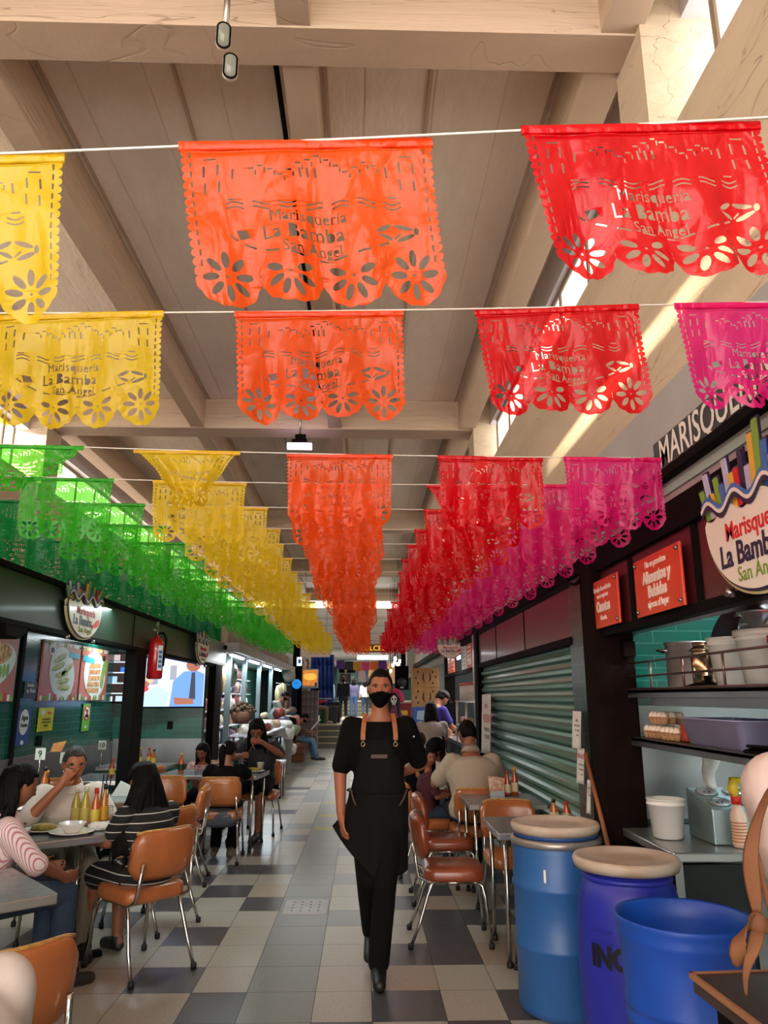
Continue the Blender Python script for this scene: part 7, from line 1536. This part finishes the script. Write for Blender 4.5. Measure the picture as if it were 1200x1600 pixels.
# --- worker at the right edge: broad back in a pale shirt with a tan apron tie
wk, wkj, WKT, wks, WKF = human('kitchen worker in a pale shirt with a tan apron tied behind', (1.15, 1.80, 0), -35, 1.68, STAND, dict(shL=(-.165, .02, 1.345), elL=(-.175, .24, 1.12), wrL=(-.10, .44, 1.08), hdL=(0, 1, 0), elR=(.25, .12, 1.12), wrR=(.18, .36, 1.08), hdR=(0, 1, 0)), '#9c634a', (-20, -8, 0), 'short', None,
      dict(m=mat('pale_work_shirt', '#c9b2ac', .8, bump=.35, bscale=5), sleeve=.9, infl=.02, loose=.015, hem=0), dict(m=mat('work_trousers', '#d3bfbb', .8, bump=.3, bscale=6), infl=.03), '#ddd5cf', 1.25, .009, False)
m_tan = mat('apron_tan', '#6b3f20', .75, var=.25, vscale=9, bump=.3, bscale=14)
def ribbon(pts, w, nm, parent, m, wd=(0, 0, 1)):
    q = MB(); vs = []; pts = [Vec(p) for p in pts]
    for i, p in enumerate(pts):
        t = (pts[min(i + 1, len(pts) - 1)] - pts[max(0, i - 1)]).normalized(); s_ = Vec(wd); s_ = (s_ - t * s_.dot(t)).normalized(); ww = w[i] if isinstance(w, (list, tuple)) else w
        vs += [p - s_ * ww / 2, p + s_ * ww / 2]
    q.add(vs, [(2 * i, 2 * i + 1, 2 * i + 3, 2 * i + 2) for i in range(len(pts) - 1)], 0, True); o = q.build(nm, m, parent); mm = o.modifiers.new('s', 'SOLIDIFY'); mm.thickness = .003; mm2 = o.modifiers.new('u', 'SUBSURF'); mm2.levels = mm2.render_levels = 1; return o

tie = thing('apron_tie', 'tan apron straps and bow tied behind the worker at the right edge', 'apron tie', (0, 0, 0))
ribbon([(0.872, 1.600, 1.401), (0.808, 1.545, 1.370), (0.763, 1.510, 1.328), (0.737, 1.500, 1.278), (0.731, 1.500, 1.233), (0.735, 1.500, 1.189), (0.735, 1.500, 1.146)], [.016, .016, .018, .028, .034, .03, .014], 'strap', tie, m_tan, (.8, -.5, .0))
ribbon([(0.779, 1.520, 1.119), (0.766, 1.515, 1.175), (0.755, 1.510, 1.231), (0.747, 1.505, 1.288)], .012, 'strap', tie, m_tan, (.8, -.5, .2))
ribbon([(0.735, 1.500, 1.146), (0.702, 1.480, 1.150), (0.681, 1.470, 1.131), (0.676, 1.470, 1.102), (0.688, 1.480, 1.081), (0.709, 1.490, 1.096), (0.730, 1.500, 1.123)], .045, 'bow_loop', tie, m_tan, (.5, -.2, .9))
ribbon([(0.729, 1.490, 1.143), (0.714, 1.470, 1.123), (0.696, 1.470, 1.092), (0.684, 1.470, 1.061), (0.688, 1.475, 1.029)], [.03, .03, .02, .01, .007], 'ribbon_end', tie, m_tan, (.9, -.3, .2))
ribbon([(0.732, 1.500, 1.141), (0.753, 1.500, 1.137), (0.794, 1.520, 1.134), (0.846, 1.560, 1.129)], .03, 'waist_band', tie, m_tan, (0, 0, 1))
q = MB(); q.ell((0.730, 1.490, 1.146), (.018, .014, .02)); q.build('knot', m_tan, tie)

# --- family at the third left table
human('girl with a ponytail in a black shirt sitting with her back to the camera', (-1.40, 8.0, 0), 2, 1.52, SIT, dict(neck=(0, .1, .98), chest=(0, .05, .81), shR=(.17, .10, .92), shL=(-.17, .10, .92), elR=(.26, .27, .83), wrR=(.10, .46, .84), elL=(-.25, .27, .83), wrL=(-.08, .46, .84), anR=(.1, .1, .12), toR=(.1, -.02, .05), anL=(-.08, .14, .12), toL=(-.08, .02, .05)), '#9c6146', (-25, -4, 0), 'pony', None, dict(m=dark, sleeve=.6, hem=0, infl=.014), dict(m=dark), '#5d4c3e', 1.0, .010, False)
gm, gmj, GT, gs_, GF = human('man with long dark hair and glasses eating in a black shirt with a pale necklace', (-1.24, 9.36, 0), 172, 1.78, SIT, dict(neck=(0, .05, 1.0), elR=(.25, .16, .82), wrR=(.08, .38, .86), hdR=(-.5, .8, .1), elL=(-.29, .16, .86), wrL=(-.12, .34, 1.0), hdL=(.7, .5, .2), anL=(-.13, .40, .085), knL=(-.16, .42, .5)), '#8f563d', (8, -12, 0), 'midlong', None, dict(m=mat('black_print', '#1a191c', .8, var=.5, vscale=30, col2='#2f2d33', bump=.3), sleeve=.85, hem=0, infl=.01, loose=.008), dict(m=dark, L=.95, name='shorts'), '#141214', 1.12, .010, True, (1.0, .9), glasses=True)
q = MB(); a = [GT(Vec((x, .03 + .05 * (1 - (x / .07) ** 2), -.13 - .09 * (1 - (x / .07) ** 2)))) for x in [-.07 + .014 * k for k in range(11)]]; q.tube(a, .006, seg=6); q.build('necklace', mat('necklace_pale', '#cfc0a0', .4, .3), gm)
q = MB(); q.ell(gmj['wrL'] + Vec((.06, .05, .0)), (.03, .05, .025)); q.tube([gmj['wrL'] + Vec((.06, .05, 0)), gmj['wrL'] + Vec((.12, .08, -.1))], .004); tag(q.build('food_on_fork', mat('food_orange', '#b5532a', .5, var=.4, vscale=40), gm), None)
human('child in a flowered top with black hair at the far side of the family table', (-1.88, 9.3, 0), 178, 1.40, SIT, None, '#8f563d', (-10, -10, 0), 'midlong', None, dict(m=mat('floral', '#c9b3ae', .8, var=.9, vscale=40, col2='#8f2f3a'), sleeve=.7, hem=0), dict(m=dark), '#221d1a', .95, .011, True)
lump('jacket', 'grey jacket draped over the seat behind the ponytail girl', 'jacket', (-1.40, 7.84, .40), (.2, .09, .09), mat('jacket_grey', '#50535c', .9, bump=.7, bscale=14), 91)
q = MB(); q.bb(-.1, .1, -.05, .05, 0, .26); tag(q.build('red_bag', mat('bag_red', '#8e1f26', .5), None, (-1.80, 8.25, .0), bevel=.01), 'red shopping bag on the floor under the family table', 'bag')

# --- vendors on the left
human('vendor with a mask bending over goods in a grey shirt', (-1.98, 17.6, .55), -70, 1.6, SIT, dict(neck=(0, .12, .98), chest=(0, .06, .80)), '#8f5a40', (0, -22, 0), 'short', None, dict(m=mat('vendor_grey', '#9a9c98', .85), sleeve=1.6, hem=0), dict(m=dark), '#1a1816', 1.05, .016, True, mask='#0f0f11')
vr = human('vendor in jeans with a dark mask sitting on a crate reading a paper', (-1.68, 19.62, .0), -72, 1.62, SIT, dict(neck=(0, .12, .99), chest=(0, .05, .81), elR=(.24, .2, .74), wrR=(.12, .42, .72), elL=(-.24, .2, .78), wrL=(-.12, .42, .72), anR=(.1, .55, .09), toR=(.1, .75, .04), anL=(-.1, .5, .09), toL=(-.1, .7, .04)), '#8a563e', (0, -28, 0), 'short', None, dict(m=mat('vendor_brown', '#6b5244', .85), sleeve=1.5, hem=0), dict(m=m_denim_l), '#15171c', 1.1, .016, True, mask='#0f0f11')
paper('white newspaper held by the vendor sitting on the crate', (-1.20, 19.75, .86), (.2, -1, 0), (.5, 0, .6), .3, .35, nm='newspaper', cat='newspaper', curl=.01)
# --- people on the upper walkway (label, x, y, z, heading, height, top, trousers, hair, pose)
def passer(label, x, y, z, deg, H, topc, botc, hair='short', base=STAND, J=None, L=2, sleeve=1.9, hm=None, mask=None, shoes='#2a2624'):
    return human(label, (x, y, z), deg, H, base, J, '#8f5a40', (0, -4, 0), hair, hm, dict(m=mat('top' + topc, topc, .85, bump=.3), sleeve=sleeve, hem=1, infl=.012), dict(m=mat('bottom' + botc, botc, .85, bump=.3), L=L), shoes, 1.05, .02, mask is not None, mask=mask)
walkJ = dict(knR=(.1, .2, .52), anR=(.1, .22, .09), toR=(.1, .4, .05), anL=(-.1, -.28, .16), toL=(-.1, -.14, .05), knL=(-.1, -.02, .5), wrR=(.24, -.12, .88), wrL=(-.24, .2, .9))
passer('man in a navy jacket with a mask walking down the upper walkway', -.78, 30.5, .683, 178, 1.68, '#23263a', '#2a2f3d', mask='#101014', J=walkJ, shoes='#cfc8c0')
passer('woman in a purple grey top and jeans climbing the far steps', -.42, 34.8, .683, 5, 1.66, '#4a4a6e', '#33507c', 'bob')
passer('woman in a white top with a dark cross bag climbing the far steps', .10, 33.6, .683, 3, 1.6, '#d8d4c8', '#24344f', 'midlong', J=walkJ)
passer('person in a pale blue shirt standing behind the snack table', -1.42, 31.5, .683, 170, 1.62, '#8fb0d0', '#2a2a2e', 'short')
passer('child in a bright blue shirt near the snack table', -1.22, 29.2, .683, 60, 1.15, '#2f86d0', '#1f1f24', 'short')
passer('person in black and white standing before the green kiosk', -.85, 36.9, 1.2, 190, 1.72, '#1a1a1e', '#1a1a1e', 'short')
passer('person in a red top on the far steps', -.55, 38.5, 1.3, 0, 1.5, '#b0283a', '#2a2a34', 'bob')
passer('person in a dark cap and coat on the far right of the steps', .45, 36.0, 1.0, 0, 1.68, '#23262c', '#23262c', 'short')
passer('person with a blue head scarf on the far steps', .18, 38.0, 1.35, 0, 1.6, '#5f7898', '#2a2a34', 'bob', hm=mat('scarf_blue', '#4f77a8', .8))
passer('woman in a red top with long black hair sitting on a green stool', -1.62, 26.05, .683 + .02, -80, 1.6, '#a01f2a', '#8a7a68', 'midlong', SIT, shoes='#c9bcae')

# --- right side diners
human('large man in a beige shirt sitting with his back to the camera', (.99, 7.02, 0), 6, 1.80, SIT, dict(elR=(.30, .16, .74), wrR=(.2, .38, .78), elL=(-.30, .14, .74), wrL=(-.18, .36, .78), neck=(0, .06, 1.02), chest=(0, .0, .83)), '#8f563d', (10, -4, 0), 'short', None, dict(m=mat('beige_polo', '#ad9c8a', .85, bump=.35, bscale=7), sleeve=.75, infl=.012, hem=0, loose=.010, collar=True), dict(m=m_darkblue), '#1a1816', 1.28, .0095, False)
human('woman in a white tee shirt leaning on her hand across from the beige shirt man', (.86, 8.5, 0), 165, 1.64, SIT, dict(neck=(.0, .12, .98), elR=(.2, .3, .78), wrR=(.06, .26, .96), hdR=(-.2, -.1, .9)), '#9c6146', (-40, -16, 0), 'pony', None, dict(m=m_whites, sleeve=.7, hem=0), dict(m=m_denim), '#221d1a', 1.05, .010, True)
human('child in a maroon tee shirt looking back from a chair beside the beige shirt man', (.60, 7.38, 0), -84, 1.28, SIT, dict(pel=(0, 0, .66), waist=(0, 0, .82), chest=(0, 0, .98), neck=(0, .02, 1.18), shR=(.16, .02, 1.11), shL=(-.16, .02, 1.11), hpR=(.08, 0, .66), hpL=(-.08, 0, .66), knR=(.09, .34, .66), knL=(-.09, .34, .66), anR=(.09, .36, .3), anL=(-.09, .36, .3), toR=(.1, .5, .25), toL=(-.1, .5, .25), elR=(.2, .1, .88), wrR=(.13, .33, .9), elL=(-.2, .1, .88), wrL=(-.13, .33, .9)), '#8f563d', (-75, -6, 0), 'midlong', None, dict(m=mat('maroon_tee', '#4a1a26', .85, bump=.3), sleeve=.8, hem=0), dict(m=m_denim), '#d8cfc8', .98, .010, True)
human('person with brown hair tied up sitting behind the child in maroon', (.62, 8.7, 0), -10, 1.6, SIT, None, '#8f563d', (0, -10, 0), 'pony', m_hair_b, dict(m=dark, sleeve=.8, hem=0), dict(m=dark), '#e0dad4', 1.0, .013, False)
human('woman in a grey hooded top with black hair at the second right hand stall', (.98, 10.9, .28), 5, 1.62, SIT, None, '#8f563d', (0, -4, 0), 'midlong', None, dict(m=mat('grey_top', '#a79a97', .85, bump=.4), sleeve=.7, hem=0), dict(m=m_darkblue), '#221d1a', 1.1, .012, False)
def capped(label, x, y, deg, topc, capc):
    o, j_, T_, s_, F_ = human(label, (x, y, 0), deg, 1.70, STAND, dict(neck=(0, .10, 1.42), chest=(0, .04, 1.23), shR=(.18, .08, 1.36), shL=(-.18, .08, 1.36), elR=(.25, .18, 1.12), wrR=(.14, .38, 1.06), elL=(-.25, .18, 1.12), wrL=(-.14, .38, 1.06)), '#a3684a', (0, -22, 0), 'short', None, dict(m=mat('top' + topc, topc, .85, bump=.3), sleeve=.7, hem=0), dict(m=dark), '#221d1a', 1.0, .012, True)
    q = MB(); rg = []
    for k in range(9):
        t = k / 8 * PI / 2; rg.append([T_(Vec((.088 * math.cos(t) * math.sin(a), .105 * math.cos(t) * math.cos(a) - .004, .045 + .085 * math.sin(t)))) for a in [2 * PI * n_ / 24 for n_ in range(24)]])
    q.rings(rg); q.rings([[T_(Vec((.07 * math.sin(a), .09 + .085 * math.cos(a) * (1 if math.cos(a) > 0 else .2), zz))) for a in [2 * PI * n_ / 20 for n_ in range(20)]] for zz in (.045, .052)]); q.build('cap', mat('cap' + capc, capc, .7), o)
capped('boy in a dark cap and violet shirt leaning at the second right hand stall', 1.05, 11.6, -62, '#3a2f8c', '#2c2827'); capped('person in a dark cap with a black top beyond the boy in violet', 1.10, 12.5, -75, '#18171b', '#1d1b1c')
human('cook in dark clothes working behind the second right hand stall counter', (2.12, 10.6, 0), 75, 1.68, STAND, dict(elR=(.25, .18, 1.12), wrR=(.14, .38, 1.0), elL=(-.25, .18, 1.12), wrL=(-.14, .38, 1.0)), '#8f563d', (0, -10, 0), 'short', None, dict(m=dark, sleeve=.7, hem=0), dict(m=dark), '#221d1a', 1.0, .014, False)
